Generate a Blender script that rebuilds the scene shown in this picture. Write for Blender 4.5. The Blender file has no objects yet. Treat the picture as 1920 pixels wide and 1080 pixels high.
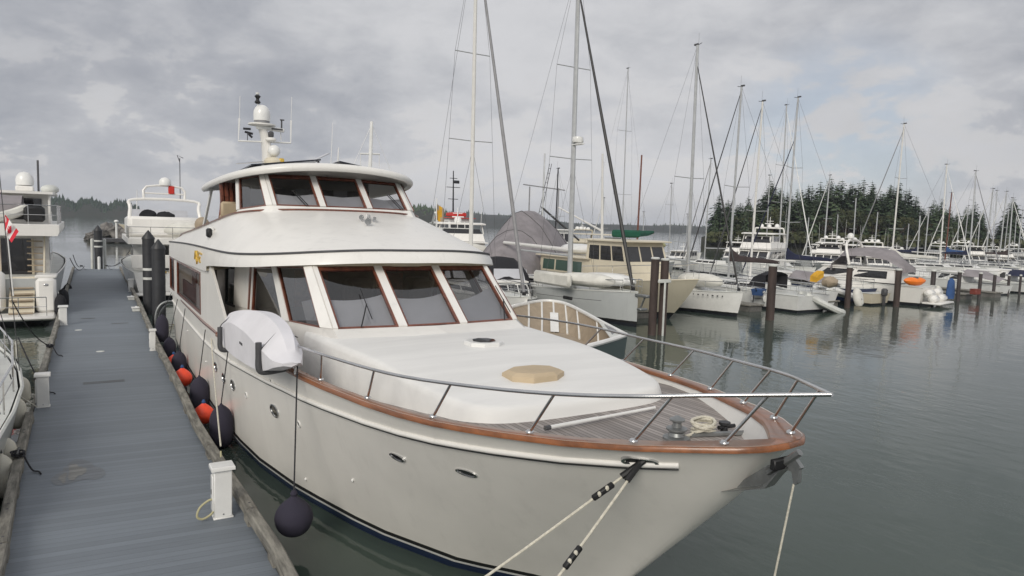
import bpy, math, random
from mathutils import Vector, Matrix
random.seed(7)
R = math.radians
scene = bpy.context.scene
COL = scene.collection

# ------------------------------------------------------------------ camera
CAM = Vector((-1.952, 0.0, 4.93))
YAW, PITCH, ROLL, FPX = R(31.6), R(5.21), R(1.76), 1300.0
_cy, _sy, _cp, _sp = math.cos(YAW), math.sin(YAW), math.cos(PITCH), math.sin(PITCH)
_f = Vector((_sy * _cp, _cy * _cp, -_sp)); _r = Vector((_cy, -_sy, 0)); _d = _f.cross(_r)
RIGHT = math.cos(ROLL) * _r - math.sin(ROLL) * _d
DOWN = math.sin(ROLL) * _r + math.cos(ROLL) * _d
FWD = _f
cd = bpy.data.cameras.new("camera"); cam = bpy.data.objects.new("camera", cd); COL.objects.link(cam)
cd.sensor_width = 36.0; cd.lens = 36.0 * FPX / 1920.0; cd.clip_start = 0.1; cd.clip_end = 20000
cam.matrix_world = Matrix(((RIGHT.x, -DOWN.x, -FWD.x, CAM.x), (RIGHT.y, -DOWN.y, -FWD.y, CAM.y),
                           (RIGHT.z, -DOWN.z, -FWD.z, CAM.z), (0, 0, 0, 1)))
scene.camera = cam
# surveyed points: a sight line from the camera met with a level, a cross plane or a distance
def ray(p): return ((p[0] - 960) / FPX) * RIGHT + ((p[1] - 540) / FPX) * DOWN + FWD
def onz(px, py, z): d = ray((px, py)); return CAM + d * ((z - CAM.z) / d.z)
def onx(px, py, x): d = ray((px, py)); return CAM + d * ((x - CAM.x) / d.x)
def ony(px, py, y): d = ray((px, py)); return CAM + d * ((y - CAM.y) / d.y)
def dep(px, py, t): return CAM + ray((px, py)) * t

# ------------------------------------------------------------------ world, sun, exposure
SUN_EL, SUN_AZ = R(30), R(226)      # azimuth clockwise from +Y
world = bpy.data.worlds.new("World"); scene.world = world; world.use_nodes = True
nt = world.node_tree; nt.nodes.clear()
def N(t, typ, **kw):
    n = t.nodes.new(typ)
    for k, v in kw.items():
        if k in ('operation', 'blend_type', 'data_type', 'sky_type', 'sun_disc', 'noise_dimensions', 'wave_type', 'bands_direction', 'rings_direction', 'feature', 'interpolation_type', 'clamp', 'vector_type', 'distance', 'mode', 'clamp_factor', 'offset', 'invert'): setattr(n, k, v)
        else: n.inputs[k].default_value = v
    return n
def LK(t, a, b): t.links.new(a, b)
def math_(t, op, a, b=None, c=None, clamp=False):
    n = t.nodes.new('ShaderNodeMath'); n.operation = op; n.use_clamp = clamp
    for i, v in enumerate((a, b, c)):
        if v is None: continue
        if isinstance(v, (int, float)): n.inputs[i].default_value = v
        else: t.links.new(v, n.inputs[i])
    return n.outputs[0]
def sstep(t, v, a, b):
    n = t.nodes.new('ShaderNodeMapRange'); n.interpolation_type = 'SMOOTHSTEP'
    t.links.new(v, n.inputs[0]); n.inputs[1].default_value = a; n.inputs[2].default_value = b
    return n.outputs[0]
def mixc(t, f, a, b, blend='MIX'):
    n = t.nodes.new('ShaderNodeMix'); n.data_type = 'RGBA'; n.blend_type = blend
    for s, v in ((0, f), (6, a), (7, b)):
        if isinstance(v, (int, float)): n.inputs[s].default_value = v
        elif isinstance(v, (tuple, list)): n.inputs[s].default_value = (*v[:3], 1)
        else: t.links.new(v, n.inputs[s])
    return n.outputs[2]
sky = N(nt, 'ShaderNodeTexSky', sky_type='NISHITA', sun_disc=False)
sky.sun_elevation = SUN_EL; sky.sun_rotation = SUN_AZ; sky.air_density = 1.0; sky.dust_density = 1.5
tc = nt.nodes.new('ShaderNodeTexCoord'); sep = nt.nodes.new('ShaderNodeSeparateXYZ'); LK(nt, tc.outputs['Generated'], sep.inputs[0])
X, Y, Z = sep.outputs
def noise(t, vec, scale, detail, rough, seed=0.0, dist=0.0, st=(1, 1, 1)):
    n = N(t, 'ShaderNodeTexNoise', Scale=scale, Detail=detail, Roughness=rough, Distortion=dist)
    mp = t.nodes.new('ShaderNodeMapping'); mp.inputs['Location'].default_value = (seed, seed * 1.7, seed * .6); mp.inputs['Scale'].default_value = st; LK(t, vec, mp.inputs[0]); LK(t, mp.outputs[0], n.inputs['Vector'])
    return n.outputs[0]
G = tc.outputs['Generated']
n_big = noise(nt, G, 2.6, 3, .5, 4.3, .2, (1, 1, 2.6))
n_mid = noise(nt, G, 5.2, 9, .55, 8.2, .35, (1, 1, 2.2))
n_fin = noise(nt, G, 15, 8, .6, 1.4, .3, (1, 1, 1.9))
# how far a view direction lies to the left bank of cloud and to the clearer patch on the right
def lobe(az, el, wid, sq=1.):
    v = (math.sin(R(az)) * math.cos(R(el)), math.cos(R(az)) * math.cos(R(el)), math.sin(R(el)))
    d = nt.nodes.new('ShaderNodeVectorMath'); d.operation = 'DOT_PRODUCT'; LK(nt, G, d.inputs[0]); d.inputs[1].default_value = v
    return sstep(nt, d.outputs['Value'], math.cos(R(wid)), 1.0)
dark_l = lobe(4, 9.5, 22); dark_r = lobe(64, 13, 16); clear_r = lobe(56, 6.0, 10); low_l = lobe(4, 2.0, 11); up_l = lobe(20, 26, 26)
cov = math_(nt, 'ADD', math_(nt, 'MULTIPLY', n_mid, .64), math_(nt, 'MULTIPLY', n_fin, .36))
shade = math_(nt, 'ADD', math_(nt, 'MULTIPLY', n_big, .35), math_(nt, 'MULTIPLY', cov, .65))
shade = math_(nt, 'ADD', shade, math_(nt, 'MULTIPLY', math_(nt, 'MULTIPLY', dark_l, math_(nt, 'MULTIPLY_ADD', n_big, 1.2, .3)), -.17)); shade = math_(nt, 'ADD', shade, math_(nt, 'MULTIPLY', dark_r, -.10)); shade = math_(nt, 'ADD', shade, math_(nt, 'MULTIPLY', up_l, .07)); shade = math_(nt, 'ADD', shade, math_(nt, 'MULTIPLY', low_l, .07))
light = sstep(nt, shade, .235, .60)
dark_c, light_c = (2.05, 2.16, 2.42), (3.95, 3.97, 4.10)
ccol = mixc(nt, light, dark_c, light_c)
edge = math_(nt, 'MULTIPLY', sstep(nt, cov, .50, .535), sstep(nt, cov, .66, .54))
low = sstep(nt, Z, .26, .06)
ccol = mixc(nt, math_(nt, 'MULTIPLY', math_(nt, 'MULTIPLY', edge, low), .45), ccol, (4.3, 4.2, 4.12))
holes = math_(nt, 'MULTIPLY', clear_r, sstep(nt, cov, .56, .49))
blue = mixc(nt, .75, sky.outputs[0], (2.75, 2.98, 3.4))
fin = mixc(nt, math_(nt, 'MULTIPLY', holes, .6), ccol, blue)
hz = sstep(nt, Z, .075, .0)
fin = mixc(nt, math_(nt, 'MULTIPLY', hz, .6), fin, (3.6, 3.55, 3.55))
bg = N(nt, 'ShaderNodeBackground', Strength=.1); LK(nt, fin, bg.inputs[0])
wo = nt.nodes.new('ShaderNodeOutputWorld'); LK(nt, bg.outputs[0], wo.inputs[0])
sl = bpy.data.lights.new("sun", 'SUN'); sl.energy = 1.25; sl.angle = R(26); sl.color = (1, .94, .84)
so = bpy.data.objects.new("sun", sl); COL.objects.link(so)
sd = Vector((math.sin(SUN_AZ) * math.cos(SUN_EL), math.cos(SUN_AZ) * math.cos(SUN_EL), math.sin(SUN_EL)))
so.rotation_euler = sd.to_track_quat('Z', 'Y').to_euler(); so.location = (0, -30, 60)
vs = scene.view_settings; vs.view_transform = 'Standard'; vs.look = 'None'; vs.exposure = 0.70; vs.gamma = 1.0
scene.cycles.max_bounces = 6; scene.cycles.transparent_max_bounces = 10; scene.cycles.sample_clamp_indirect = 4
scene.cycles.use_denoising = True

# ------------------------------------------------------------------ materials
def mat(name, col, rough=.5, metal=0., var=.08, scale=2.5, bump=0., bscale=40., coat=0., vec='Object', stretch=(1, 1, 1), detail=5, col2=None):
    m = bpy.data.materials.new(name); m.use_nodes = True; t = m.node_tree; b = t.nodes['Principled BSDF']
    b.inputs['Roughness'].default_value = rough; b.inputs['Metallic'].default_value = metal; b.inputs['Coat Weight'].default_value = coat
    b.inputs['Coat Roughness'].default_value = .08
    c = t.nodes.new('ShaderNodeTexCoord'); mp = t.nodes.new('ShaderNodeMapping'); mp.inputs['Scale'].default_value = stretch
    LK(t, c.outputs[vec], mp.inputs[0])
    n = N(t, 'ShaderNodeTexNoise', Scale=scale, Detail=detail, Roughness=.6); LK(t, mp.outputs[0], n.inputs['Vector'])
    f = sstep(t, n.outputs[0], .3, .7)
    lo = tuple(x * (1 - var) for x in col); hi = tuple(min(1, x * (1 + var)) for x in col)
    if col2: lo, hi = col, col2
    LK(t, mixc(t, f, lo, hi), b.inputs['Base Color'])
    rr = math_(t, 'MULTIPLY_ADD', n.outputs[0], .14, rough - .07, clamp=True); LK(t, rr, b.inputs['Roughness'])
    if bump:
        n2 = N(t, 'ShaderNodeTexNoise', Scale=bscale, Detail=4); LK(t, mp.outputs[0], n2.inputs['Vector'])
        bp = N(t, 'ShaderNodeBump', Strength=bump, Distance=.01); LK(t, n2.outputs[0], bp.inputs['Height']); LK(t, bp.outputs[0], b.inputs['Normal'])
    return m
def planks(name, col, seam, width, axis, rough=.7, seamw=.06, streak=.35, bump=.3, rot=0.):
    m = bpy.data.materials.new(name); m.use_nodes = True; t = m.node_tree; b = t.nodes['Principled BSDF']
    c = t.nodes.new('ShaderNodeTexCoord'); s = t.nodes.new('ShaderNodeSeparateXYZ'); mr = t.nodes.new('ShaderNodeMapping'); mr.inputs['Rotation'].default_value = (0, 0, rot); LK(t, c.outputs['Object'], mr.inputs[0]); LK(t, mr.outputs[0], s.inputs[0])
    u = s.outputs[axis]; q = math_(t, 'DIVIDE', u, width); fr = math_(t, 'FRACT', q); ix = math_(t, 'FLOOR', q)
    wn = t.nodes.new('ShaderNodeTexWhiteNoise'); wn.noise_dimensions = '1D'; LK(t, ix, wn.inputs['W'])
    mp = t.nodes.new('ShaderNodeMapping'); LK(t, mr.outputs[0], mp.inputs[0])
    sc = [1.2, 1.2, 1.2]; sc[axis] = 22; mp.inputs['Scale'].default_value = sc
    n = N(t, 'ShaderNodeTexNoise', Scale=1.0, Detail=7, Roughness=.65); LK(t, mp.outputs[0], n.inputs['Vector'])
    n3 = N(t, 'ShaderNodeTexNoise', Scale=.55, Detail=4); LK(t, c.outputs['Object'], n3.inputs['Vector'])
    v = math_(t, 'ADD', math_(t, 'MULTIPLY', wn.outputs[0], .22), math_(t, 'ADD', math_(t, 'MULTIPLY', n.outputs[0], .6), math_(t, 'MULTIPLY', n3.outputs[0], .5)))
    f = sstep(t, v, .45, 1.0)
    base = mixc(t, f, tuple(x * (1 - streak) for x in col), tuple(x * (1 + streak) for x in col))
    g = math_(t, 'MINIMUM', fr, math_(t, 'SUBTRACT', 1, fr)); sm = sstep(t, g, seamw, seamw * .4)
    LK(t, mixc(t, math_(t, 'MULTIPLY', sm, .85), base, seam), b.inputs['Base Color'])
    LK(t, math_(t, 'MULTIPLY_ADD', n.outputs[0], .3, rough - .15), b.inputs['Roughness'])
    h = math_(t, 'SUBTRACT', math_(t, 'MULTIPLY', n.outputs[0], .5), math_(t, 'MULTIPLY', sm, 1.0))
    bp = N(t, 'ShaderNodeBump', Strength=bump, Distance=.01); LK(t, h, bp.inputs['Height']); LK(t, bp.outputs[0], b.inputs['Normal'])
    return m
def glassmat(name, tint, refl=.9, base=.06, fk=1.):
    m = bpy.data.materials.new(name); m.use_nodes = True; t = m.node_tree; t.nodes.clear()
    o = t.nodes.new('ShaderNodeOutputMaterial'); tr = N(t, 'ShaderNodeBsdfTransparent', Color=(*tint, 1)); g = N(t, 'ShaderNodeBsdfGlossy', Color=(refl, refl, refl, 1), Roughness=.02)
    lw = N(t, 'ShaderNodeFresnel', IOR=1.5); mx = t.nodes.new('ShaderNodeMixShader')
    fa = math_(t, 'ADD', math_(t, 'MULTIPLY', lw.outputs[0], fk), base, clamp=True)
    LK(t, fa, mx.inputs[0]); LK(t, tr.outputs[0], mx.inputs[1]); LK(t, g.outputs[0], mx.inputs[2]); LK(t, mx.outputs[0], o.inputs[0])
    return m
def clothmat(name, col, var=.18): return mat(name, col, .9, var=var, scale=1.6, bump=.5, bscale=5)
def mat_gel(name, col, dirt=.10):
    """gelcoat with faint run-off streaks, as wide as a rain run and stretched down the side"""
    m = mat(name, col, .36, var=.03, scale=1.2, coat=.12); t = m.node_tree; b = t.nodes['Principled BSDF']
    c = t.nodes.new('ShaderNodeTexCoord'); mp = t.nodes.new('ShaderNodeMapping'); mp.inputs['Scale'].default_value = (5, 5, .35); LK(t, c.outputs['Object'], mp.inputs[0])
    n = N(t, 'ShaderNodeTexNoise', Scale=1.0, Detail=6, Roughness=.6); LK(t, mp.outputs[0], n.inputs['Vector'])
    f = math_(t, 'MULTIPLY', sstep(t, n.outputs[0], .52, .75), dirt * 3)
    old = b.inputs['Base Color'].links[0].from_socket
    LK(t, mixc(t, f, old, tuple(x * .72 for x in col)), b.inputs['Base Color'])
    return m
W = dict(
    gel=mat_gel('gelcoat', (.80, .785, .75)), hull=mat_gel('hull_gelcoat', (.765, .745, .70), .07), nonskid=mat('nonskid', (.765, .76, .74), .55, var=.05, scale=2.6, bump=.15, bscale=120, stretch=(.16, 1, 1)),
    cream=mat_gel('cream_gelcoat', (.66, .60, .47)), white=mat('white_paint', (.78, .78, .76), .3, var=.05, coat=.2), dirtywhite=mat('aged_white', (.62, .63, .60), .45, var=.12, scale=1.5),
    ghull=mat_gel('pale_grey_hull', (.48, .50, .50)), beige=mat('beige', (.50, .40, .27), .75, var=.08), tan=mat('tan_vinyl', (.36, .29, .21), .7, var=.1),
    black=mat('black_rubber', (.012, .012, .013), .5, var=.2), bottom=mat('bottom_paint', (.012, .014, .02), .5, var=.2), blue=mat('blue_paint', (.012, .024, .075), .35, var=.1), navy=clothmat('navy_canvas', (.016, .02, .05)),
    teakcap=mat('varnished_teak', (.235, .085, .030), .3, var=.3, scale=1.5, coat=.3, stretch=(6, .8, 6)), wood=mat('mahogany', (.16, .05, .028), .3, var=.3, scale=2, coat=.4, stretch=(5, 1, 5)),
    steel=mat('stainless', (.62, .62, .62), .22, 1., var=.1), alu=mat('mast_aluminium', (.55, .56, .56), .42, .6, var=.08), whitemast=mat('white_mast', (.72, .71, .68), .4, var=.05), darkmetal=mat('dark_metal', (.04, .04, .045), .4, .5),
    rope=mat('white_rope', (.60, .57, .48), .9, var=.15, scale=30, bump=.6, bscale=60), drope=mat('dark_rope', (.03, .03, .035), .9, var=.2, scale=20), yrope=mat('yellowish_hose', (.45, .42, .25), .6),
    fender=clothmat('navy_fender', (.030, .027, .045), .12), orange=mat('orange_buoy', (.95, .085, .035), .42, var=.1, scale=5), offw=mat('off_white_fender', (.62, .60, .52), .5, var=.12),
    galv=mat('galvanised', (.27, .28, .28), .45, .7, var=.15, scale=8), solar=mat('solar_panel', (.012, .014, .022), .15, var=.2), grey=mat('mid_grey', (.25, .25, .26), .6, var=.12), dgrey=mat('dark_grey', (.07, .07, .075), .6, var=.15),
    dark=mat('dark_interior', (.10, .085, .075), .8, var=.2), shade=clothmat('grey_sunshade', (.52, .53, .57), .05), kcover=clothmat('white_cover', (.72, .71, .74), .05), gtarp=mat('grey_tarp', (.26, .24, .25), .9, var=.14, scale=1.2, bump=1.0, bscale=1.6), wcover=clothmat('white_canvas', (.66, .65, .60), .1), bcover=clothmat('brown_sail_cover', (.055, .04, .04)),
    blackc=clothmat('black_canvas', (.016, .016, .02)), green=clothmat('green_canvas', (.012, .10, .06)), olive=clothmat('olive_cover', (.28, .28, .15)), blueC=clothmat('blue_canvas', (.035, .085, .22)), yellow=clothmat('yellow_cover', (.66, .36, .03)), red=mat('red_paint', (.55, .03, .02), .4), orangeK=mat('orange_plastic', (.85, .20, .015), .4),
    glass=glassmat('clear_glass', (.80, .80, .80), .95, .06, .85), sideglass=glassmat('side_glass', (.42, .42, .42), .85, .03, .22), tglass=mat('tinted_glass', (.016, .016, .018), .04, var=.2, coat=.6), gglass=mat('green_glass', (.05, .10, .08), .06, coat=.5), clearv=glassmat('clear_vinyl', (.75, .76, .78), base=.12),
    pile=mat('pile_steel', (.055, .045, .045), .6, var=.35, scale=1.5, bump=.4, bscale=12, stretch=(1, 1, .4)), pilew=mat('pile_rust', (.060, .042, .037), .75, var=.4, scale=1.2, bump=.4, bscale=10, stretch=(1, 1, .3)), pileD=mat('pile_sleeve', (.032, .033, .037), .5, var=.2),
    timber=mat('weathered_timber', (.20, .19, .165), .85, var=.45, scale=3, bump=.8, bscale=14, stretch=(4, .7, 4)), concrete=mat('wet_concrete', (.14, .135, .125), .8, var=.3), 
    gold=mat('gold_leaf', (.75, .50, .10), .3, .6), flagred=clothmat('flag_red', (.62, .03, .05), .1), flagwhite=clothmat('flag_white', (.75, .73, .72), .06), beigeh=mat_gel('beige_hull', (.52, .48, .38)), bar=mat('lamp_red', (.5, .04, .03), .4),
    teak=planks('teak_deck', (.37, .335, .315), (.05, .04, .035), .07, 0, .7, .09, .4), deck=planks('dock_planks', (.175, .200, .228), (.115, .128, .147), .145, 1, .62, .05, .15, rot=R(5)),
    bark=mat('bark', (.075, .05, .038), .9, var=.3, scale=6), rock=mat('rock', (.16, .15, .14), .85, var=.5, scale=.8, bump=1, bscale=3), hill=mat('wooded_ground', (.018, .024, .014), .95, var=.4, scale=.08, col2=(.032, .03, .02)),
)
def foliage(name, lo, hi):
    m = bpy.data.materials.new(name); m.use_nodes = True; t = m.node_tree; b = t.nodes['Principled BSDF']; b.inputs['Roughness'].default_value = .75; b.inputs['Specular IOR Level'].default_value = .25
    c = t.nodes.new('ShaderNodeTexCoord'); n = N(t, 'ShaderNodeTexNoise', Scale=.8, Detail=5); LK(t, c.outputs['Object'], n.inputs['Vector'])
    oi = t.nodes.new('ShaderNodeObjectInfo'); v = math_(t, 'ADD', math_(t, 'MULTIPLY', n.outputs[0], .9), math_(t, 'MULTIPLY', oi.outputs['Random'], .35))
    LK(t, mixc(t, sstep(t, v, .3, .95), lo, hi), b.inputs['Base Color']); return m
W['fir'] = foliage('fir_needles', (.022, .040, .023), (.088, .125, .064)); W['broad'] = foliage('broadleaf', (.03, .042, .02), (.085, .09, .04)); W['rusty'] = foliage('autumn_brush', (.035, .026, .017), (.075, .05, .03))

# ------------------------------------------------------------------ mesh kit
class MB:
    def __init__(s): s.v = []; s.f = []; s.m = []; s.cur = 0
    def add(s, vs, fs, mi=None):
        o = len(s.v); s.v += [tuple(p) for p in vs]; k = s.cur if mi is None else mi
        for f in fs: s.f.append([i + o for i in f]); s.m.append(k)
    def box(s, c, size, bev=0., rot=None, mi=None):
        hx, hy, hz = (q / 2 for q in size); b = min(bev, hx * .9, hy * .9, hz * .9); vs = []; fs = []
        if b <= 0:
            vs = [Vector((x * hx, y * hy, z * hz)) for z in (-1, 1) for y in (-1, 1) for x in (-1, 1)]
            fs = [(0, 2, 3, 1), (4, 5, 7, 6), (0, 1, 5, 4), (2, 6, 7, 3), (0, 4, 6, 2), (1, 3, 7, 5)]
        else:
            ix = {}
            for z in (-1, 1):
                for y in (-1, 1):
                    for x in (-1, 1):
                        for a in range(3):
                            p = [x * hx, y * hy, z * hz]
                            for k in range(3):
                                if k != a: p[k] -= (x, y, z)[k] * b
                            ix[x, y, z, a] = len(vs); vs.append(Vector(p))
            for a in range(3):
                o1, o2 = [k for k in range(3) if k != a]
                for sg in (-1, 1):
                    q = []
                    for u, w in ((-1, -1), (1, -1), (1, 1), (-1, 1)):
                        k = [0, 0, 0]; k[a] = sg; k[o1] = u; k[o2] = w; q.append(ix[k[0], k[1], k[2], a])
                    fs.append(q if (sg > 0) == (a != 1) else q[::-1])
                for u in (-1, 1):
                    for w in (-1, 1):
                        k1 = [0, 0, 0]; k1[a] = -1; k1[o1] = u; k1[o2] = w; k2 = list(k1); k2[a] = 1
                        q = [ix[(*k1, o1)], ix[(*k1, o2)], ix[(*k2, o2)], ix[(*k2, o1)]]
                        fs.append(q if (u * w > 0) != (a == 1) else q[::-1])
            for x in (-1, 1):
                for y in (-1, 1):
                    for z in (-1, 1):
                        q = [ix[x, y, z, 0], ix[x, y, z, 1], ix[x, y, z, 2]]; fs.append(q if x * y * z > 0 else q[::-1])
        if rot is not None: vs = [rot @ v for v in vs]
        s.add([v + Vector(c) for v in vs], fs, mi); return s
    def tube(s, pts, r, n=8, cap=True, closed=False, mi=None, flat=1.):
        pts = [Vector(p) for p in pts]; L = len(pts); rr = r if isinstance(r, (list, tuple)) else [r] * L; vs = []; up = None
        for i, p in enumerate(pts):
            if closed: t = pts[(i + 1) % L] - pts[i - 1]
            else: t = pts[min(i + 1, L - 1)] - pts[max(i - 1, 0)]
            t = t.normalized() if t.length > 1e-9 else Vector((0, 0, 1))
            if up is None: up = Vector((0, 0, 1)) if abs(t.z) < .9 else Vector((1, 0, 0))
            u = (up - t * up.dot(t)); u = u.normalized() if u.length > 1e-6 else t.orthogonal().normalized(); w = t.cross(u); up = u
            for k in range(n):
                a = 2 * math.pi * k / n; vs.append(p + u * (math.cos(a) * rr[i] * flat) + w * (math.sin(a) * rr[i]))
        fs = []
        for i in range(L if closed else L - 1):
            j = (i + 1) % L
            for k in range(n): fs.append((i * n + k, i * n + (k + 1) % n, j * n + (k + 1) % n, j * n + k))
        if cap and not closed: fs.append(tuple(range(n))[::-1]); fs.append(tuple((L - 1) * n + k for k in range(n)))
        s.add(vs, fs, mi); return s
    def lathe(s, prof, c=(0, 0, 0), n=20, axis=None, mi=None, arc=None):
        """profile of (radius, height) turned about z, or about `axis`"""
        q = Vector((0, 0, 1)).rotation_difference(Vector(axis)) if axis is not None else None; vs = []
        for r, z in prof:
            for k in range(n):
                a = 2 * math.pi * k / n; p = Vector((r * math.cos(a), r * math.sin(a), z)); p = q @ p if q else p; vs.append(p + Vector(c))
        fs = []
        for i in range(len(prof) - 1):
            for k in range(n): fs.append((i * n + k, i * n + (k + 1) % n, (i + 1) * n + (k + 1) % n, (i + 1) * n + k))
        fs.append(tuple(range(n))[::-1]); fs.append(tuple((len(prof) - 1) * n + k for k in range(n)))
        s.add(vs, fs, mi); return s
    def loft(s, rings, closed=True, cap=True, mi=None, flip=False):
        n = len(rings[0]); vs = [p for r in rings for p in r]; fs = []
        for i in range(len(rings) - 1):
            for k in range(n if closed else n - 1):
                q = (i * n + k, i * n + (k + 1) % n, (i + 1) * n + (k + 1) % n, (i + 1) * n + k); fs.append(q[::-1] if flip else q)
        if cap and closed:
            a = tuple(range(n)); b = tuple((len(rings) - 1) * n + k for k in range(n)); fs.append(a if flip else a[::-1]); fs.append(b[::-1] if flip else b)
        s.add(vs, fs, mi); return s
    def prism(s, poly, vec, mi=None):
        n = len(poly); p = [Vector(q) for q in poly]; v = Vector(vec); nn = sum(((p[i] - p[0]).cross(p[(i + 1) % n] - p[0]) for i in range(1, n)), Vector())
        fs = [tuple(range(n))[::-1], tuple(range(n, 2 * n))] + [(i, (i + 1) % n, n + (i + 1) % n, n + i) for i in range(n)]
        if nn.dot(v) < 0: fs = [f[::-1] for f in fs]
        s.add(p + [q + v for q in p], fs, mi); return s
    def sheet(s, poly, mi=None): s.add(poly, [tuple(range(len(poly)))], mi); return s
    def ell(s, c, r, nu=16, nv=10, mi=None, lump=0., cut=-1.):
        vs = []; fs = []; rnd = random.Random(int(abs(c[0] * 97 + c[1] * 31 + c[2] * 7)) + nu)
        for j in range(nv + 1):
            a = -math.pi / 2 + math.pi * j / nv
            for i in range(nu):
                b = 2 * math.pi * i / nu; k = 1 + lump * (rnd.random() - .5)
                z = max(math.sin(a), cut); vs.append((c[0] + r[0] * math.cos(a) * math.cos(b) * k, c[1] + r[1] * math.cos(a) * math.sin(b) * k, c[2] + r[2] * z * k))
        for j in range(nv):
            for i in range(nu): fs.append((j * nu + i, j * nu + (i + 1) % nu, (j + 1) * nu + (i + 1) % nu, (j + 1) * nu + i))
        s.add(vs, fs, mi); return s
    def obj(s, name, mats, parent=None, smooth=True, ang=38, loc=None):
        me = bpy.data.meshes.new(name); me.from_pydata(s.v, [], s.f)
        for m in (mats if isinstance(mats, (list, tuple)) else [mats]): me.materials.append(W[m] if isinstance(m, str) else m)
        if any(s.m): me.polygons.foreach_set('material_index', s.m)
        me.validate(); 
        if smooth: me.shade_smooth(); me.set_sharp_from_angle(angle=R(ang))
        o = bpy.data.objects.new(name, me); COL.objects.link(o)
        if parent: o.parent = parent
        if loc is not None: o.location = loc
        return o
def tag(o, label=None, cat=None, group=None, kind=None):
    for k, v in (('label', label), ('category', cat), ('group', group), ('kind', kind)):
        if v: o[k] = v
    return o
def thing(name, label, cat, loc=(0, 0, 0), rz=0., group=None):
    o = bpy.data.objects.new(name, None); COL.objects.link(o); o.location = loc; o.rotation_euler = (0, 0, rz); o.empty_display_size = .3
    return tag(o, label, cat, group)
def dup(root, loc, rz, label=None, group=None, scale=None):
    r = root.copy(); COL.objects.link(r); r.location = loc; r.rotation_euler = (0, 0, rz)
    if label: r['label'] = label
    if group: r['group'] = group
    if scale: r.scale = scale if isinstance(scale, tuple) else (scale,) * 3
    for ch in list(root.children):
        c = ch.copy(); COL.objects.link(c); c.parent = r
        for g in list(ch.children):
            d = g.copy(); COL.objects.link(d); d.parent = c
    return r
def interp(x, tab):
    if x <= tab[0][0]: return tab[0][1]
    for (a, b), (c, d) in zip(tab, tab[1:]):
        if x <= c: return b + (d - b) * (x - a) / (c - a)
    return tab[-1][1]
def smooth(pts, n=4, closed=False):
    """Catmull-Rom through points"""
    P = [Vector(p) for p in pts]; L = len(P); out = []
    for i in range(L if closed else L - 1):
        a, b, c, d = (P[(i - 1) % L], P[i], P[(i + 1) % L], P[(i + 2) % L]) if closed else (P[max(i - 1, 0)], P[i], P[i + 1], P[min(i + 2, L - 1)])
        for k in range(n):
            t = k / n; out.append(.5 * ((2 * b) + (c - a) * t + (2 * a - 5 * b + 4 * c - d) * t * t + (3 * b - a - 3 * c + d) * t ** 3))
    if not closed: out.append(P[-1])
    return out
def sag(a, b, drop, n=10):
    a, b = Vector(a), Vector(b); return [a.lerp(b, i / n) - Vector((0, 0, drop * 4 * (i / n) * (1 - i / n))) for i in range(n + 1)]
def ribbon(a, b, mb, mi=None, flip=False):
    n = len(a); mb.add(list(a) + list(b), [((i, i + 1, n + i + 1, n + i) if not flip else (i, n + i, n + i + 1, i + 1)) for i in range(n - 1)], mi)
from mathutils.bvhtree import BVHTree
def wpos(o):
    p = Vector()
    while o is not None: p += o.location; o = o.parent
    return p
def part(mb, name, mats, parent, label=None, **k):
    """a part whose shape was laid out in world metres, hung under a thing that is not turned"""
    q = wpos(parent); mb.v = [(x - q.x, y - q.y, z - q.z) for x, y, z in mb.v]
    o = mb.obj(name, mats, parent, **k)
    if label: o['label'] = label
    return o
def each(mb, n, name, mats, parent, **k):
    """every run of n corners becomes a part of its own"""
    for i in range(0, len(mb.v), n):
        q = MB(); q.v = mb.v[i:i + n]; q.f = [[j - i for j in f] for f in mb.f if i <= f[0] < i + n]; q.m = [0] * len(q.f); part(q, name, mats, parent, **k)
class Surf:
    def __init__(s, mb): s.b = BVHTree.FromPolygons([Vector(v) for v in mb.v], mb.f)
    def hit(s, px, py):
        l, n, i, d = s.b.ray_cast(CAM, ray((px, py)).normalized()); return (l, n if n.dot(CAM - l) > 0 else -n) if l else (None, None)
    def along(s, o, d): 
        l, n, i, dd = s.b.ray_cast(Vector(o), Vector(d).normalized()); return l

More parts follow.
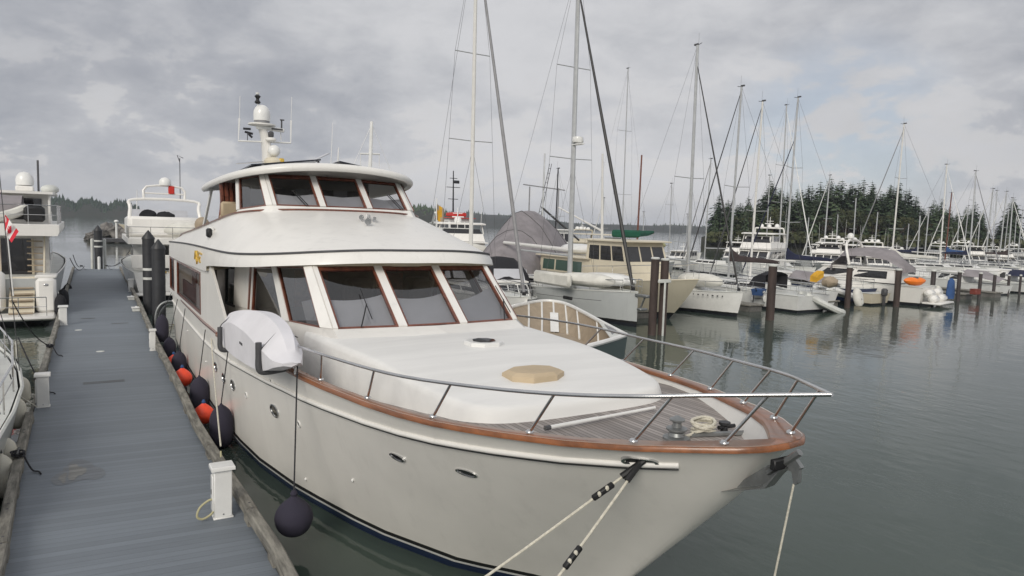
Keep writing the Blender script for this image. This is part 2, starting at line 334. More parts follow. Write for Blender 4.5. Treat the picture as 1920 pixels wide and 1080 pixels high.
# ------------------------------------------------------------------ water
def build_water():
    m = bpy.data.materials.new('sea_water'); m.use_nodes = True; t = m.node_tree; b = t.nodes['Principled BSDF']
    b.inputs['Base Color'].default_value = (.058, .078, .066, 1); b.inputs['Roughness'].default_value = .035; b.inputs['IOR'].default_value = 1.333
    c = t.nodes.new('ShaderNodeTexCoord'); mp = t.nodes.new('ShaderNodeMapping'); mp.inputs['Scale'].default_value = (1, 1, 1); mp.inputs['Rotation'].default_value = (0, 0, R(25)); LK(t, c.outputs['Object'], mp.inputs[0])
    n1 = N(t, 'ShaderNodeTexNoise', Scale=.55, Detail=2.5, Roughness=.5); LK(t, mp.outputs[0], n1.inputs['Vector'])
    mp2 = t.nodes.new('ShaderNodeMapping'); mp2.inputs['Scale'].default_value = (2.2, 1.0, 1); mp2.inputs['Rotation'].default_value = (0, 0, R(58)); LK(t, c.outputs['Object'], mp2.inputs[0])
    n2 = N(t, 'ShaderNodeTexNoise', Scale=1.3, Detail=3, Roughness=.55); LK(t, mp2.outputs[0], n2.inputs['Vector'])
    n0 = N(t, 'ShaderNodeTexNoise', Scale=.06, Detail=2); LK(t, c.outputs['Object'], n0.inputs['Vector'])
    patch = sstep(t, n0.outputs[0], .38, .62)
    h = math_(t, 'ADD', math_(t, 'MULTIPLY', n1.outputs[0], .8), math_(t, 'MULTIPLY', n2.outputs[0], math_(t, 'MULTIPLY_ADD', patch, .5, .25)))
    bp = N(t, 'ShaderNodeBump', Strength=.42, Distance=.06); LK(t, h, bp.inputs['Height']); LK(t, bp.outputs[0], b.inputs['Normal'])
    mb = MB(); mb.sheet([(-9000, -300, 0), (9000, -300, 0), (9000, 9000, 0), (-9000, 9000, 0)])
    tag(mb.obj('water', m, smooth=False), kind='structure')
build_water()

# ------------------------------------------------------------------ dock
DZ = .45
ER = [(530, 1090), (515.5, 1051), (449, 955.5), (361, 818), (327, 731), (290, 653), (263, 573), (229, 504)]
EL = [(6, 1090), (14, 1000), (31, 893), (48, 807), (82, 698), (107, 620), (128, 544), (141, 505.5)]
ER = [onz(*p, DZ) for p in ER]; EL = [onz(*p, DZ) for p in EL]
def edge_x(tab, y): return interp(y, [(p.y, p.x) for p in tab])
def dxr(y): return edge_x(ER, y) * .6 + .4 * 0.03
def dxl(y): return edge_x(EL, y) * .6 + .4 * (-2.97)
YS = [-3, 3, 6, 8, 10, 12, 15, 18, 22, 26, 30, 36, 42, 48, 54, 60, 63.7]
dock = thing('floating_dock', 'long grey planked floating dock with weathered timber rails, the white yacht alongside', 'dock', (-1.5, 30, 0))
mb = MB(); rings = [[(dxl(y), y, DZ), (dxr(y), y, DZ), (dxr(y), y, DZ - .12), (dxl(y), y, DZ - .12)] for y in YS]
mb.loft(rings, flip=True); part(mb, 'deck_boards', 'deck', dock, smooth=False)
mb = MB(); mb.loft([[(dxl(y) + .08, y, DZ - .12), (dxr(y) - .08, y, DZ - .12), (dxr(y) - .08, y, -.5), (dxl(y) + .08, y, -.5)] for y in YS], flip=True); part(mb, 'float', 'concrete', dock, smooth=False)
# bull rails: squared timbers on blocks, butted end to end
def bull_rail(side, y0, y1):
    f = dxr if side > 0 else dxl; mb = MB(); n = max(2, int((y1 - y0) / 1.2)); h = .15; rnd = random.Random(int(y0 * 10))
    ys = [y0 + .02 + (y1 - y0 - .04) * i / n for i in range(n + 1)]
    rr = []
    for y in ys:
        x = f(y) + side * .02; j = (rnd.random() - .5) * .012; z0 = DZ + .09
        rr.append([(x - .075 + j, y, z0), (x + .075 + j, y, z0), (x + .075 + j, y, z0 + h - .02), (x + .055 + j, y, z0 + h), (x - .055 + j, y, z0 + h), (x - .075 + j, y, z0 + h - .02)])
    mb.loft(rr)
    for y in ys[::2]: mb.box((f(y) + side * .02, y + .02, DZ + .046), (.15, .3, .088))
    mb.cur = 1
    for y in ys[1::2]:
        for dy in (0, .22): mb.lathe([(.018, 0), (.018, .004)], (f(y) + side * .02, y + dy, DZ + .09 + h), 8)
    part(mb, 'bull_rail', ['timber', 'dgrey'], dock, ang=30)
for y0, y1 in ((1, 6.2), (6.2, 10.3), (10.3, 13.6), (13.6, 17), (17, 20.5), (20.5, 24), (24, 28), (28, 33), (33, 38), (38, 46), (46, 54), (54, 63)): bull_rail(1, y0, y1)
for y0, y1 in ((6, 10.6), (10.6, 14.2), (14.2, 17.5), (20.6, 24.5), (24.5, 29), (29, 36), (36, 45), (45, 54), (54, 63)): bull_rail(-1, y0, y1)
mb = MB()   # dark waler boards under the rail, seen where the rail blocks leave gaps
for f, s in ((dxr, 1), (dxl, -1)):
    mb.loft([[(f(y) + s * .02, y, DZ - .02), (f(y) + s * .09, y, DZ - .02), (f(y) + s * .09, y, .12), (f(y) + s * .02, y, .12)] for y in YS])
part(mb, 'waler', 'timber', dock, smooth=False)
# pale dried stain and a few patched boards lying on the deck
def blot(name, px, py, rx, ry, m, seed, z=DZ + .004, n=26):
    rnd = random.Random(seed); c = onz(px, py, z); mb = MB(); vs = []
    for k in range(n):
        a = 2 * math.pi * k / n; q = 1 + .28 * math.sin(3 * a + seed) + .16 * rnd.random(); vs.append((c.x + rx * q * math.cos(a), c.y + ry * q * math.sin(a), z))
    mb.sheet(vs); return part(mb, name, m, dock, smooth=False)
W['stain'] = planks('stained_planks', (.25, .25, .24), (.12, .12, .125), .145, 1, .8, .07, .4); W['damp'] = planks('damp_planks', (.125, .14, .155), (.06, .065, .075), .145, 1, .4, .07, .35); W['patch'] = planks('patched_planks', (.12, .13, .14), (.05, .05, .055), .145, 1, .6, .09, .3)
blot('stain', 148, 885, .33, .55, 'damp', 3); blot('stain', 142, 884, .12, .36, 'stain', 8, DZ + .008); blot('stain', 118, 896, .05, .22, 'stain', 5, DZ + .008)
for px, py, w in ((195, 716, .95), (165, 597, .5), (225, 606, .6)):
    c = onz(px, py, DZ + .004); mb = MB(); mb.sheet([(c.x - w / 2, c.y - .14, c.z), (c.x + w / 2, c.y - .14, c.z), (c.x + w / 2, c.y + .14, c.z), (c.x - w / 2, c.y + .14, c.z)]); part(mb, 'patched_board', 'patch', dock, smooth=False)
for px, py in ((147, 619), (188, 659)):
    c = onz(px, py, DZ + .004); mb = MB(); mb.lathe([(.12, 0), (.12, .006), (.09, .012)], c, 20); part(mb, 'drain_cap', 'dirtywhite', dock)

# power posts
def power_post(c, h, w, label, hose=None, lean=0.):
    r = thing('power_post', label, 'power post', c, 0, 'white power posts along the dock')
    mb = MB(); mb.box((0, 0, h / 2 + .01), (w, w * .8, h - .02), .012); mb.box((0, 0, .012), (w + .03, w * .8 + .03, .024), .006); mb.obj('post_body', 'white', r)
    mb = MB(); mb.box((-w * .5 - .012, .0, h * .52), (.026, w * .62, h * .72), .008); mb.cur = 1; mb.box((-w * .5 - .028, 0, h * .55), (.006, .02, .07)); mb.obj('cover_panel', ['white', 'black'], r)
    mb = MB(); k = w * .66; mb.loft([[(-k, -k * .85, h), (k, -k * .85, h), (k, k * .85, h), (-k, k * .85, h)], [(-k, -k * .85, h + .045), (k, -k * .85, h + .045), (k, k * .85, h + .045), (-k, k * .85, h + .045)], [(-k * .92, -k * .8, h + .06), (k * .92, -k * .8, h + .06), (k * .92, k * .8, h + .06), (-k * .92, k * .8, h + .06)]]); mb.obj('post_cap', 'white', r)
    mb = MB(); mb.box((0, -w * .4 - .004, .07), (.018, .008, .018), 0); mb.obj('bolt', 'galv', r)
    return r
c = onz(419, 972, DZ); pp = power_post((c.x, c.y + .09, DZ), .74, .25, 'white power post nearest on the dock, with a yellowish hose loop at its side')
hp = [(-.13, -.05, .30), (-.2, -.06, .30), (-.32, -.08, .22), (-.36, -.1, .10), (-.28, -.1, .05), (-.16, -.08, .10), (-.12, -.03, .16)]
mb = MB(); mb.tube(smooth(hp, 5), .017, 8); mb.cur = 1; mb.tube([(-.115, -.07, .33), (-.115, -.03, .13)], .02, 6); mb.obj('hose_loop', ['yrope', 'white'], pp)
c = onz(81, 764, DZ); power_post((c.x, c.y + .08, DZ), .72, .24, 'white power post on the left edge beside the black mooring cleat and hanging white fenders')
c = onz(119, 610, DZ); power_post((c.x, c.y + .08, DZ), .72, .26, 'white power post on the left edge just off the flagged yacht stern')
c = onz(287, 658, DZ); power_post((c.x, c.y + .08, DZ), .66, .16, 'thin white power post standing beside the red buoys and navy fenders')
c = onz(246, 547, DZ); power_post((c.x, c.y + .08, DZ), .68, .24, 'white power post standing in front of the pair of dark piles')
for px, py, lab in ((247, 562, 'flat white lid box lying on the dock edge, farther of two near dark piles'), (256, 583, 'flat white lid box on the dock edge by the curved steel hoop')):
    c = onz(px, py, DZ); r = thing('junction_box', lab, 'utility box', (c.x, c.y, DZ)); mb = MB(); mb.box((0, 0, .07), (.34, .4, .14), .015); mb.obj('box_body', 'dirtywhite', r); mb = MB(); mb.box((0, 0, .162), (.42, .48, .035), .012); mb.box((0, .12, .19), (.1, .08, .03), .01); mb.obj('lid', 'white', r)
# cleats with dark mooring lines
def cleat(x, y, label, lines=(), matl='drope', coil=True):
    r = thing('mooring_cleat', label, 'cleat', (x, y, DZ)); mb = MB()
    z0 = .24; mb.tube([(0, -.2, z0 + .1), (0, -.12, z0 + .085), (0, .12, z0 + .085), (0, .2, z0 + .1)], [.014, .022, .022, .014], 8); [mb.tube([(0, s * .07, z0), (0, s * .06, z0 + .085)], .022, 8) for s in (-1, 1)]; mb.obj('horn', 'darkmetal', r)
    if coil:
        mb = MB(); pts = []
        for k in range(40): a = k * .75; pts.append((.075 * math.cos(a) + .03 * math.sin(a * .37), .13 * math.sin(a) * (.7 + .3 * math.sin(k)), z0 + .015 + .0022 * k))
        mb.tube(smooth(pts, 2), .014, 6); mb.tube(smooth([(.07, -.05, z0 + .06), (.2, -.2, .05), (.3, -.3, .03), (.34, -.42, .02)], 4), .014, 6); mb.obj('line_turns', matl, r)
    return Vector((x, y, DZ + z0 + .06))
K1 = cleat(dxl(20.4) - .0, 20.4, 'black cleat wound with dark line just beyond the nearer left power post')
K2 = cleat(dxl(25.6), 25.6, 'black cleat wound with dark line nearest the flagged yacht swim platform')
K3 = cleat(dxl(14.3) - .02, 14.3, 'black cleat with dark line at the left edge beyond the pale stain')
K4 = cleat(dxl(62.8) + .5, 63, 'black cleat at the far dock end, left of the lone pile'); K5 = cleat(dxr(62.8) - .9, 63, 'black cleat at the far dock end, right of the lone pile')
def line_thing(name, pts, r, m, label, cat='rope', n=6, group=None):
    c = Vector(pts[-1]); mb = MB(); mb.tube([Vector(p) - c for p in pts], r, n); o = mb.obj(name, m, loc=c); tag(o, label, cat, group); return o

# piles
def pile(c, rad, h, label, m='pile', cone=True, group=None, bands=False, low=-1.5, n=20):
    r = thing('mooring_pile', label, 'pile', c, 0, group); mb = MB(); mb.lathe([(rad, low), (rad, h)], n=n); mb.obj('pile_shaft', m, r, ang=50)
    mb = MB()
    if cone: mb.lathe([(rad * 1.08, h - .04), (rad * 1.08, h + .03), (.02, h + rad * 1.5)], n=n); mb.obj('pile_cap', m, r)
    else: mb.lathe([(rad * 1.1, h - .06), (rad * 1.12, h + .03), (rad * .8, h + .06)], n=n); mb.obj('pile_cap', 'dirtywhite', r)
    if bands:
        [MB().lathe([(rad * 1.03, h * bands + dz), (rad * 1.03, h * bands + dz + .12)], n=n).obj('reflective_band', 'dirtywhite', r) for dz in (0, .45)]
    return r
c = onz(183, 502, .0); c = Vector((c.x, 64.3, 0)); P1 = pile(c, .29, 3.45, 'lone dark pile with pointed cap standing at the far end of the dock', 'pileD', bands=.62)
for dx, lab in ((-.42, 'slim white pole left of the lone pile at the dock end'), (.45, 'slim white pole right of the lone pile at the dock end')):
    mb = MB(); mb.lathe([(.11, -.5), (.11, 2.75), (.05, 2.8)], n=12); tag(mb.obj('white_pole', 'dirtywhite', loc=(c.x + dx, 64.9, 0)), lab, 'pole')
mb = MB(); mb.lathe([(.11, 0), (.11, .95), (.04, 1.0)], n=12); tag(mb.obj('white_post', 'white', loc=(c.x + .02, 63.4, DZ)), 'short white post in front of the lone pile at the dock end', 'post')
pile((.72, 34.0, 0), .27, 3.42, 'nearer of two dark cone-capped piles rising beside the yacht stern', 'pileD')
pile((.62, 38.2, 0), .27, 3.72, 'farther of two dark cone-capped piles, with two pale bands', 'pileD', bands=.46)
# marina piles out on the channel, from their waterline marks
for px, py, top, w, lab, m in ((1443, 600, 497, 31, 'thick brown pile next to the blue dock cart', 'pilew'), (1588, 577, 500, 21, 'brown pile between the white dinghy and the hanging white fender boat', 'pilew'),
        (1680, 575, 505, 22, 'brown pile at the stern of the grey-covered cabin cruiser', 'pilew'), (1746, 569, 507, 17, 'brown pile right of the orange kayak, beside the blue tarp', 'pile'), (1795, 565, 509, 14, 'brown pile right of the blue tarp', 'pile'),
        (1835, 560, 512, 12, 'brown pile beside the small red box on the float', 'pile'), (1862, 556, 514, 11, 'slim brown pile second from the right edge group, by white hulls', 'pile'), (1889, 553, 516, 9, 'slim brown pile close to the right edge', 'pile'), (1911, 551, 516, 8, 'slim brown pile farthest right of the row', 'pile')):
    b = onz(px, py, 0); d = (b - CAM).dot(FWD); pile((b.x, b.y, 0), w / 4 * d / FPX, (py - top) * d / FPX, lab, m, cone=False, group='brown piles along the channel', n=14)
b = onz(1222, 628, 0); dbl = thing('twin_pile', 'pair of tall brown steel piles bracketed together at the grey sailboat bow', 'pile', b)
for dx, h in ((0, 3.55), (.48, 3.5)):
    mb = MB(); mb.lathe([(.19, -1.5), (.19, h)], (dx, -dx * .3, 0), 18); mb.obj('pile_shaft', 'pilew', dbl, ang=50); mb = MB(); mb.lathe([(.2, h), (.21, h + .06), (.15, h + .09)], (dx, -dx * .3, 0), 18); mb.obj('pile_cap', 'dirtywhite', dbl)
mb = MB(); mb.box((.3, -.36, 2.55), (.75, .12, .16), .02); mb.box((.3, -.4, 1.2), (.11, .04, 2.6), .01); mb.obj('bracket', 'dirtywhite', dbl)
# ------------------------------------------------------------------ the white yacht
X0 = 3.55; YAFT = 28.8
yacht = thing('motor_yacht', 'large white motor yacht with raised pilothouse and teak-capped bow, moored along the grey dock', 'yacht', (X0, 16, 0))
CAPT = [(0, .0), (.03, .22), (.12, .42), (.35, .66), (.76, 1.07), (1.3, 1.47), (2, 1.83), (2.7, 2.15), (3.45, 2.36), (4.2, 2.5), (5.4, 2.67), (6.2, 2.76), (8, 2.86), (11, 2.94), (15, 2.97), (20, 2.93), (24.9, 2.8)]
WLT = [(0, 0), (.3, .10), (.9, .42), (1.93, 1.15), (3.65, 1.85), (6.05, 2.43), (7.3, 2.62), (8.5, 2.80), (11, 2.9), (15, 2.92), (20, 2.88), (24.9, 2.7)]
STEM = [(-.6, 7.7), (.2, 6.55), (.81, 5.93), (1.6, 5.18), (2.37, 4.47), (2.75, 4.2), (3.0, 3.98)]
def sm01(x, a, b): t = max(0, min(1, (x - a) / (b - a))); return t * t * (3 - 2 * t)
def zcap(y): return 2.5 + .5 * math.exp(-(y - 4) / 3) - .34 * sm01(y, 10.5, 18.5)
def hullp(side, d, z):
    ys = interp(z, STEM); y = ys + d * (YAFT - ys) / 24.9; zt = zcap(y)
    w = max(0, min(1.05, (z - .2) / (zt - .2))) ** 1.3; hb = interp(d, WLT) * (1 - w) + interp(d, CAPT) * w
    if z < .2: hb *= 1 - .12 * (.2 - z)
    return Vector((X0 + side * hb, y, z))
def capp(side, d, dx=0., dz=0.):
    z = 2.6
    for _ in range(30): y = interp(z, STEM) + d * (YAFT - interp(z, STEM)) / 24.9; z = zcap(y)
    p = hullp(side, d, z); nx = X0 + side * max(0, abs(p.x - X0) + dx); return Vector((nx, p.y, z + dz))
DL = [0, .03, .08, .16, .3, .5, .76, 1.0, 1.3, 1.65, 2, 2.4, 2.8, 3.4, 4.2, 5.4, 6.2, 7, 8, 9.5, 11, 13, 15, 17, 20, 22.5, 24.9]
def bandrow(z): return [hullp(-1, d, z) for d in DL[::-1]] + [hullp(1, d, z) for d in DL[1:]]
mb = MB(); rows = [bandrow(z) for z in (.29, .5, .75, 1.0, 1.3, 1.6, 1.85)]
for k in (.25, .5, .75, 1.0):
    rows.append([a.lerp(capp(s, d), k) if True else 0 for s, d, a in [(-1, d, hullp(-1, d, 1.85)) for d in DL[::-1]] + [(1, d, hullp(1, d, 1.85)) for d in DL[1:]]])
# re-seat the upper rows on the flared side rather than on a straight chord
for k, r in zip((.25, .5, .75, 1.0), rows[-4:]):
    for i, (s, d) in enumerate([(-1, d) for d in DL[::-1]] + [(1, d) for d in DL[1:]]): z = 1.85 + (capp(s, d).z - 1.85) * k; r[i] = hullp(s, d, z)
mb.loft(rows, closed=False, flip=True); mb.sheet([r[0] for r in rows] + [r[-1] for r in rows[::-1]]); hull_s = Surf(mb)
part(mb, 'hull', 'hull', yacht, ang=50)
for nm, zs, m in (('boot_stripe', (.215, .291), 'black'), ('waterline_stripe', (.165, .216), 'white'), ('bottom', (-.6, -.2, .166), 'blue')):
    mb = MB(); mb.loft([bandrow(z) for z in zs], closed=False, flip=True); part(mb, nm, m, yacht, ang=50)
def rubz(d): return capp(-1, d).z - (.27 + .2 * sm01(d, 0, 9))
for s, nm in ((-1, 'rub_rail'), (1, 'rub_rail')):
    ds = [.42] + [d for d in DL if d >= .5]; pts = [hullp(s, d, rubz(d)) for d in ds]
    mb = MB(); mb.tube([p + Vector((s * .012, -.006, .012)) for p in pts], .034, 8); mb.cur = 1; mb.tube([p + Vector((s * .012, -.006, -.026)) for p in pts], .014, 6); part(mb, nm, ['gel', 'black'], yacht, ang=60)
# teak cap rail, wide at the bow
for s in (-1, 1):
    ds = [d for d in DL if d <= 13]; mb = MB(); rings = []
    for d in ds:
        w = .14 + .28 * math.exp(-d / 1.3); o = capp(s, d, .03, -.06); i = capp(s, d, -w, -.06); o.y -= .02 * math.exp(-d / .3); o.x = X0 + s * .0005 if d == 0 else o.x; i.x = X0 + s * max(.0005, (i.x - X0) * s); i.y += .12 * math.exp(-d / .5); b = .015
        up = Vector((0, 0, .055)); e = (i - o); e = e.normalized() * b if e.length > .03 else Vector()
        q = [o, o + up - Vector((0, 0, b)), o + up + e, i + up - e, i + up - Vector((0, 0, b)), i]; rings.append(q if s < 0 else q[::-1])
    mb.loft(rings, flip=True); part(mb, 'cap_rail', 'teakcap', yacht, ang=50)
mb = MB(); rings = []
for d in [d for d in DL if d >= 12.9]: o = capp(-1, d, .02, -.02); rings.append([o, o + Vector((.12, 0, 0)), o + Vector((.12, 0, .045)), o + Vector((0, 0, .045))])
mb.loft(rings); part(mb, 'cap_rail', 'wood', yacht, ang=50)
def deckz(y): return min(2.53, zcap(y) - .14) - .42 * sm01(y, 7.5, 13)
# inner bulwark, teak foredeck and side decks
def dk(s, d):
    q = hullp(s, d, 2.5); q = hullp(s, d, deckz(q.y)); return Vector((X0 + s * max(0, abs(q.x - X0) - .07), q.y + .05, deckz(q.y)))
for s in (-1, 1):
    ds = [d for d in DL if .12 <= d <= 13]
    a = [capp(s, d, -(.10 + .27 * math.exp(-d / 1.3)), -.03) for d in ds]; a = [Vector((X0 + s * max(.0, (q.x - X0) * s), q.y + .12 * math.exp(-d / .5), q.z)) for q, d in zip(a, ds)]; b = [dk(s, d) + Vector((0, .02, -.004)) for d in ds]
    mb = MB(); ribbon(a, b, mb, flip=s < 0); part(mb, 'bulwark', 'gel', yacht, ang=60)
mb = MB(); ds = [d for d in DL if .05 <= d <= 15]; ribbon([dk(-1, d) for d in ds], [dk(1, d) for d in ds], mb, flip=True); part(mb, 'foredeck', 'teak', yacht, smooth=False)
# raised trunk on the foredeck
TH = [(6.96, 0), (6.965, .5), (6.99, .9), (7.05, 1.2), (7.16, 1.42), (7.4, 1.62), (7.9, 1.77), (8.6, 1.88), (9.6, 1.95), (10.6, 2.03), (11.6, 2.1), (12.6, 2.15)]
def tz(y): return 2.71 + .19 * sm01(y, 6.4, 10)
ths = [Vector((h, y, 0)) for y, h in TH]; ths = smooth(ths, 4); loop = [Vector((X0 - p.x, p.y, 0)) for p in ths[::-1]] + [Vector((X0 + p.x, p.y, 0)) for p in ths[1:]]
def tring(ins, dz, base=None):
    out = []
    for i, p in enumerate(loop):
        t = (loop[min(i + 1, len(loop) - 1)] - loop[max(i - 1, 0)]).normalized(); n = Vector((-t.y, t.x, 0)); q = p + n * ins; q = q if ins > 0 else p + n * ins
        out.append(Vector((q.x, max(q.y, 6.0), (deckz(max(6.4, p.y)) - .04) if base else tz(p.y) + dz)))
    return out
n0 = (loop[len(loop) // 2 + 1] - loop[len(loop) // 2 - 1]); sg = 1 if Vector((-n0.y, n0.x, 0)).y > 0 else -1
mb = MB(); rows = [tring(-.05 * sg, 0, True), tring(-.01 * sg, -.10), tring(0, -.075), tring(.02 * sg, -.035), tring(.055 * sg, -.01), tring(.10 * sg, 0)]; last = rows[-1]; cy_ = 12.6
for k in (.75, .5, .25, 0.): rows.append([Vector((X0 + (p.x - X0) * k, p.y + (1 - k) * .12 * max(0, 1 - (p.y - 6.6) / 2), tz(p.y) + .032 * (1 - k * k) * sm01(p.y, 6.5, 8.0) + .02 * (1 - k))) for p in last])
mb.loft(rows, closed=False, flip=sg > 0); trunk_s = Surf(mb); part(mb, 'foredeck_trunk', 'nonskid', yacht, ang=60)
# wheelhouse: sill, pillars, header
SB = [(0, 11.62, 3.02), (1.87, 11.80, 3.02), (2.02, 12.05, 3.02), (2.22, 13.4, 2.96), (2.26, 13.75, 2.94), (2.33, 16.4, 2.82), (2.35, 18.6, 2.70), (2.35, 21.0, 2.6)]
ST = [(0, 13.0, 4.03), (1.87, 13.12, 4.02), (1.98, 13.3, 4.01), (2.18, 14.6, 3.93), (2.21, 14.9, 3.91), (2.33, 16.1, 3.83), (2.35, 18.4, 3.70), (2.35, 21.0, 3.58)]
def hp(t, s): return Vector((X0 + s * t[0], t[1], t[2]))
mb = MB()
for s in (-1, 1):
    sill = [hp(t, s) for t in SB]; out = []
    for t, p in zip(SB, sill): out.append(Vector((p.x + s * .03 * (t[0] > 1), p.y - (.9 if t[0] < 1.9 else .35 if t[0] < 2.1 else 0), deckz(12) if t[1] > 13 else (2.90 if t[0] < 1 else 2.70 if t[0] < 1.9 else 2.2))))
    ribbon(out, sill, mb, flip=s < 0)
part(mb, 'wheelhouse_sill', 'gel', yacht, ang=30)
mb = MB()
for s in (-1, 1):
    t = [hp(q, s) for q in ST]; ribbon(t, [p + Vector((0, .1 if q[0] < 1.9 else 0, .22)) for p, q in zip(t, ST)], mb, flip=s < 0)
part(mb, 'wheelhouse_header', 'cream', yacht, ang=30)
def lerpseg(A, B, u): return A.lerp(B, u)
def quad_open(bl, br, tr, tl, parent, kind='window', fm='wood', gm='glass', fw=.04, topw=None, depth=.05, lab=None):
    """a window: a framed quad opening, frame ring standing 12 mm proud, pane set back"""
    n = (br - bl).cross(tl - bl).normalized()
    if n.dot(CAM - bl) < 0: n = -n
    def P(u, v): return bl.lerp(br, u).lerp(tl.lerp(tr, u), v)
    w = (br - bl).length; h = (tl - bl).length; a = fw / w; b = fw / h; c = (topw or fw) / h
    o = [P(0, 0), P(1, 0), P(1, 1), P(0, 1)]; i = [P(a, b), P(1 - a, b), P(1 - a, 1 - c), P(a, 1 - c)]; mb = MB()
    up, dn = n * .012, n * -depth
    for k in range(4):
        j = (k + 1) % 4; mb.add([o[k] + up, o[j] + up, i[j] + up, i[k] + up, i[k] + dn, i[j] + dn, o[k] + dn, o[j] + dn], [(0, 1, 2, 3), (3, 2, 5, 4), (1, 0, 6, 7)])
    f = part(mb, kind, fm, parent, smooth=False)
    if lab: f['label'] = lab
    mb = MB(); mb.sheet([p - n * .02 for p in i]); part(mb, 'pane', gm, f, smooth=False); return f
def pillar(b0, b1, t0, t1, mb, th=.08, proud=.03):
    n = (b1 - b0).cross(t0 - b0).normalized(); n = n if n.dot(CAM - b0) > 0 else -n
    mb.prism([p + n * proud for p in (b0, b1, t1, t0)], n * -th)
def fr(u): # front wall point pair at half-breadth u
    a, b = (SB[0], SB[1]), (ST[0], ST[1]); k = abs(u) / 1.87; s = 1 if u > 0 else -1
    return hp([q + (w - q) * k for q, w in zip(*a)], s), hp([q + (w - q) * k for q, w in zip(*b)], s)
pm = MB(); fe = [-1.87, -1.79, -.70, -.54, .54, .70, 1.79, 1.87]
for a, b in ((0, 1), (2, 3), (4, 5), (6, 7)): (b0, t0), (b1, t1) = fr(fe[a]), fr(fe[b]); pillar(b0, b1, t0, t1, pm)
for a, b in ((1, 2), (3, 4), (5, 6)): (b0, t0), (b1, t1) = fr(fe[a]), fr(fe[b]); quad_open(b0, b1, t1, t0, yacht, 'windshield', topw=.09)
for s in (-1, 1):
    B = [hp(t, s) for t in SB]; T = [hp(t, s) for t in ST]
    pillar(B[1], B[2], T[1], T[2], pm); pillar(B[3], B[4], T[3], T[4], pm)
    quad_open(B[2], B[3], T[3], T[2], yacht, 'side_window', gm='sideglass'); quad_open(B[4], B[5], T[5], T[4], yacht, 'side_window', gm='sideglass', topw=.06)
    a = B[5].lerp(B[6], .05); pillar(B[5], a, T[5], T[5].lerp(T[6], .05), pm)
    c = B[5].lerp(B[6], .93)
    mbw = MB(); pillar(a, B[5].lerp(B[6], .18), T[5].lerp(T[6], .05), T[5].lerp(T[6], .18), mbw, proud=.02); part(mbw, 'door_jamb', 'wood', yacht, smooth=False)
    pillar(B[5].lerp(B[6], .18), c, T[5].lerp(T[6], .18), T[5].lerp(T[6], .93), pm)
    z = Vector((0, 0, 1)); lo = Vector((0, 0, -.35))
    quad_open(c + lo * .2, B[6] + (B[7] - B[6]) * .5 + lo * .2, T[6] + (T[7] - T[6]) * .5, T[5].lerp(T[6], .93), yacht, 'side_door', 'dgrey', 'gglass', .07)
    pillar(B[6] + (B[7] - B[6]) * .5, B[7], T[6] + (T[7] - T[6]) * .5, T[7], pm)
each(pm, 8, 'pillar', 'gel', yacht, smooth=False)
# inside of the wheelhouse, seen through the glass
mb = MB(); mb.prism([(X0 - 1.85, 12.2, 2.94), (X0 + 1.85, 12.2, 2.94), (X0 + 2.2, 17.5, 2.8), (X0 - 2.2, 17.5, 2.8)], (0, 0, -.08)); part(mb, 'helm_floor', 'dgrey', yacht, smooth=False)
mb = MB(); mb.box((X0, 16.8, 3.4), (4.4, .1, 1.3)); mb.cur = 1; mb.box((X0 - .9, 16.72, 3.25), (.8, .06, .9)); mb.box((X0 + 1.1, 16.72, 3.2), (.7, .06, .8)); part(mb, 'cabin_bulkhead', ['dark', 'wood'], yacht, smooth=False)
mb = MB()
for a, b, sg in ((-1.79, -.7, .03), (-.54, .54, -.05), (.7, 1.79, .12)):
    top = []; bot = []
    for k in range(13):
        u = a + (b - a) * k / 12; q = k / 12; p, t = fr(u); v = .47 + .05 * (2 * q - 1) ** 2 + sg * (q - .5) * 2 * (1 if sg != -.05 else -.4); inn = Vector((0, .12, -.05)); bot.append(p.lerp(t, .03) + inn); top.append(p.lerp(t, v) + inn)
    ribbon(bot, top, mb)
part(mb, 'sunshade', 'shade', yacht)
B = [hp(t, -1) for t in SB]; T = [hp(t, -1) for t in ST]; inn = Vector((.12, .05, 0)); mb = MB(); mb.add([B[2].lerp(B[3], .05).lerp(T[2], .0) + inn, B[2].lerp(B[3], .62) + inn, B[2].lerp(B[3], .62).lerp(T[2].lerp(T[3], .62), .36) + inn, B[2].lerp(B[3], .05).lerp(T[2], .46) + inn], [(0, 1, 2, 3)]); part(mb, 'sunshade', 'shade', yacht, smooth=False)
mb = MB(); mb.box((X0 + .3, 12.05, 3.02), (1.0, .3, .1), .04); mb.box((X0 - 1.0, 12.15, 3.0), (.9, .25, .06), .02); part(mb, 'dash_tray', 'white', yacht)
mb = MB(); mb.box((X0 - .6, 14.2, 3.25), (.55, .5, .9), .08); mb.box((X0 + .8, 14.3, 3.25), (.55, .5, .9), .08); part(mb, 'helm_seat', 'dark', yacht)
for u in (-1.4, 1.55): mb = MB(); p, t = fr(u); p2, t2 = fr(u + .25); n = Vector((0, -.06, .03)); mb.tube([p + n, p2.lerp(t2, .35) + n], .012, 6); mb.tube([p2.lerp(t2, .12) + n * .8, p2.lerp(t2, .6) + n * .8], .009, 5); part(mb, 'wiper', 'black', yacht)

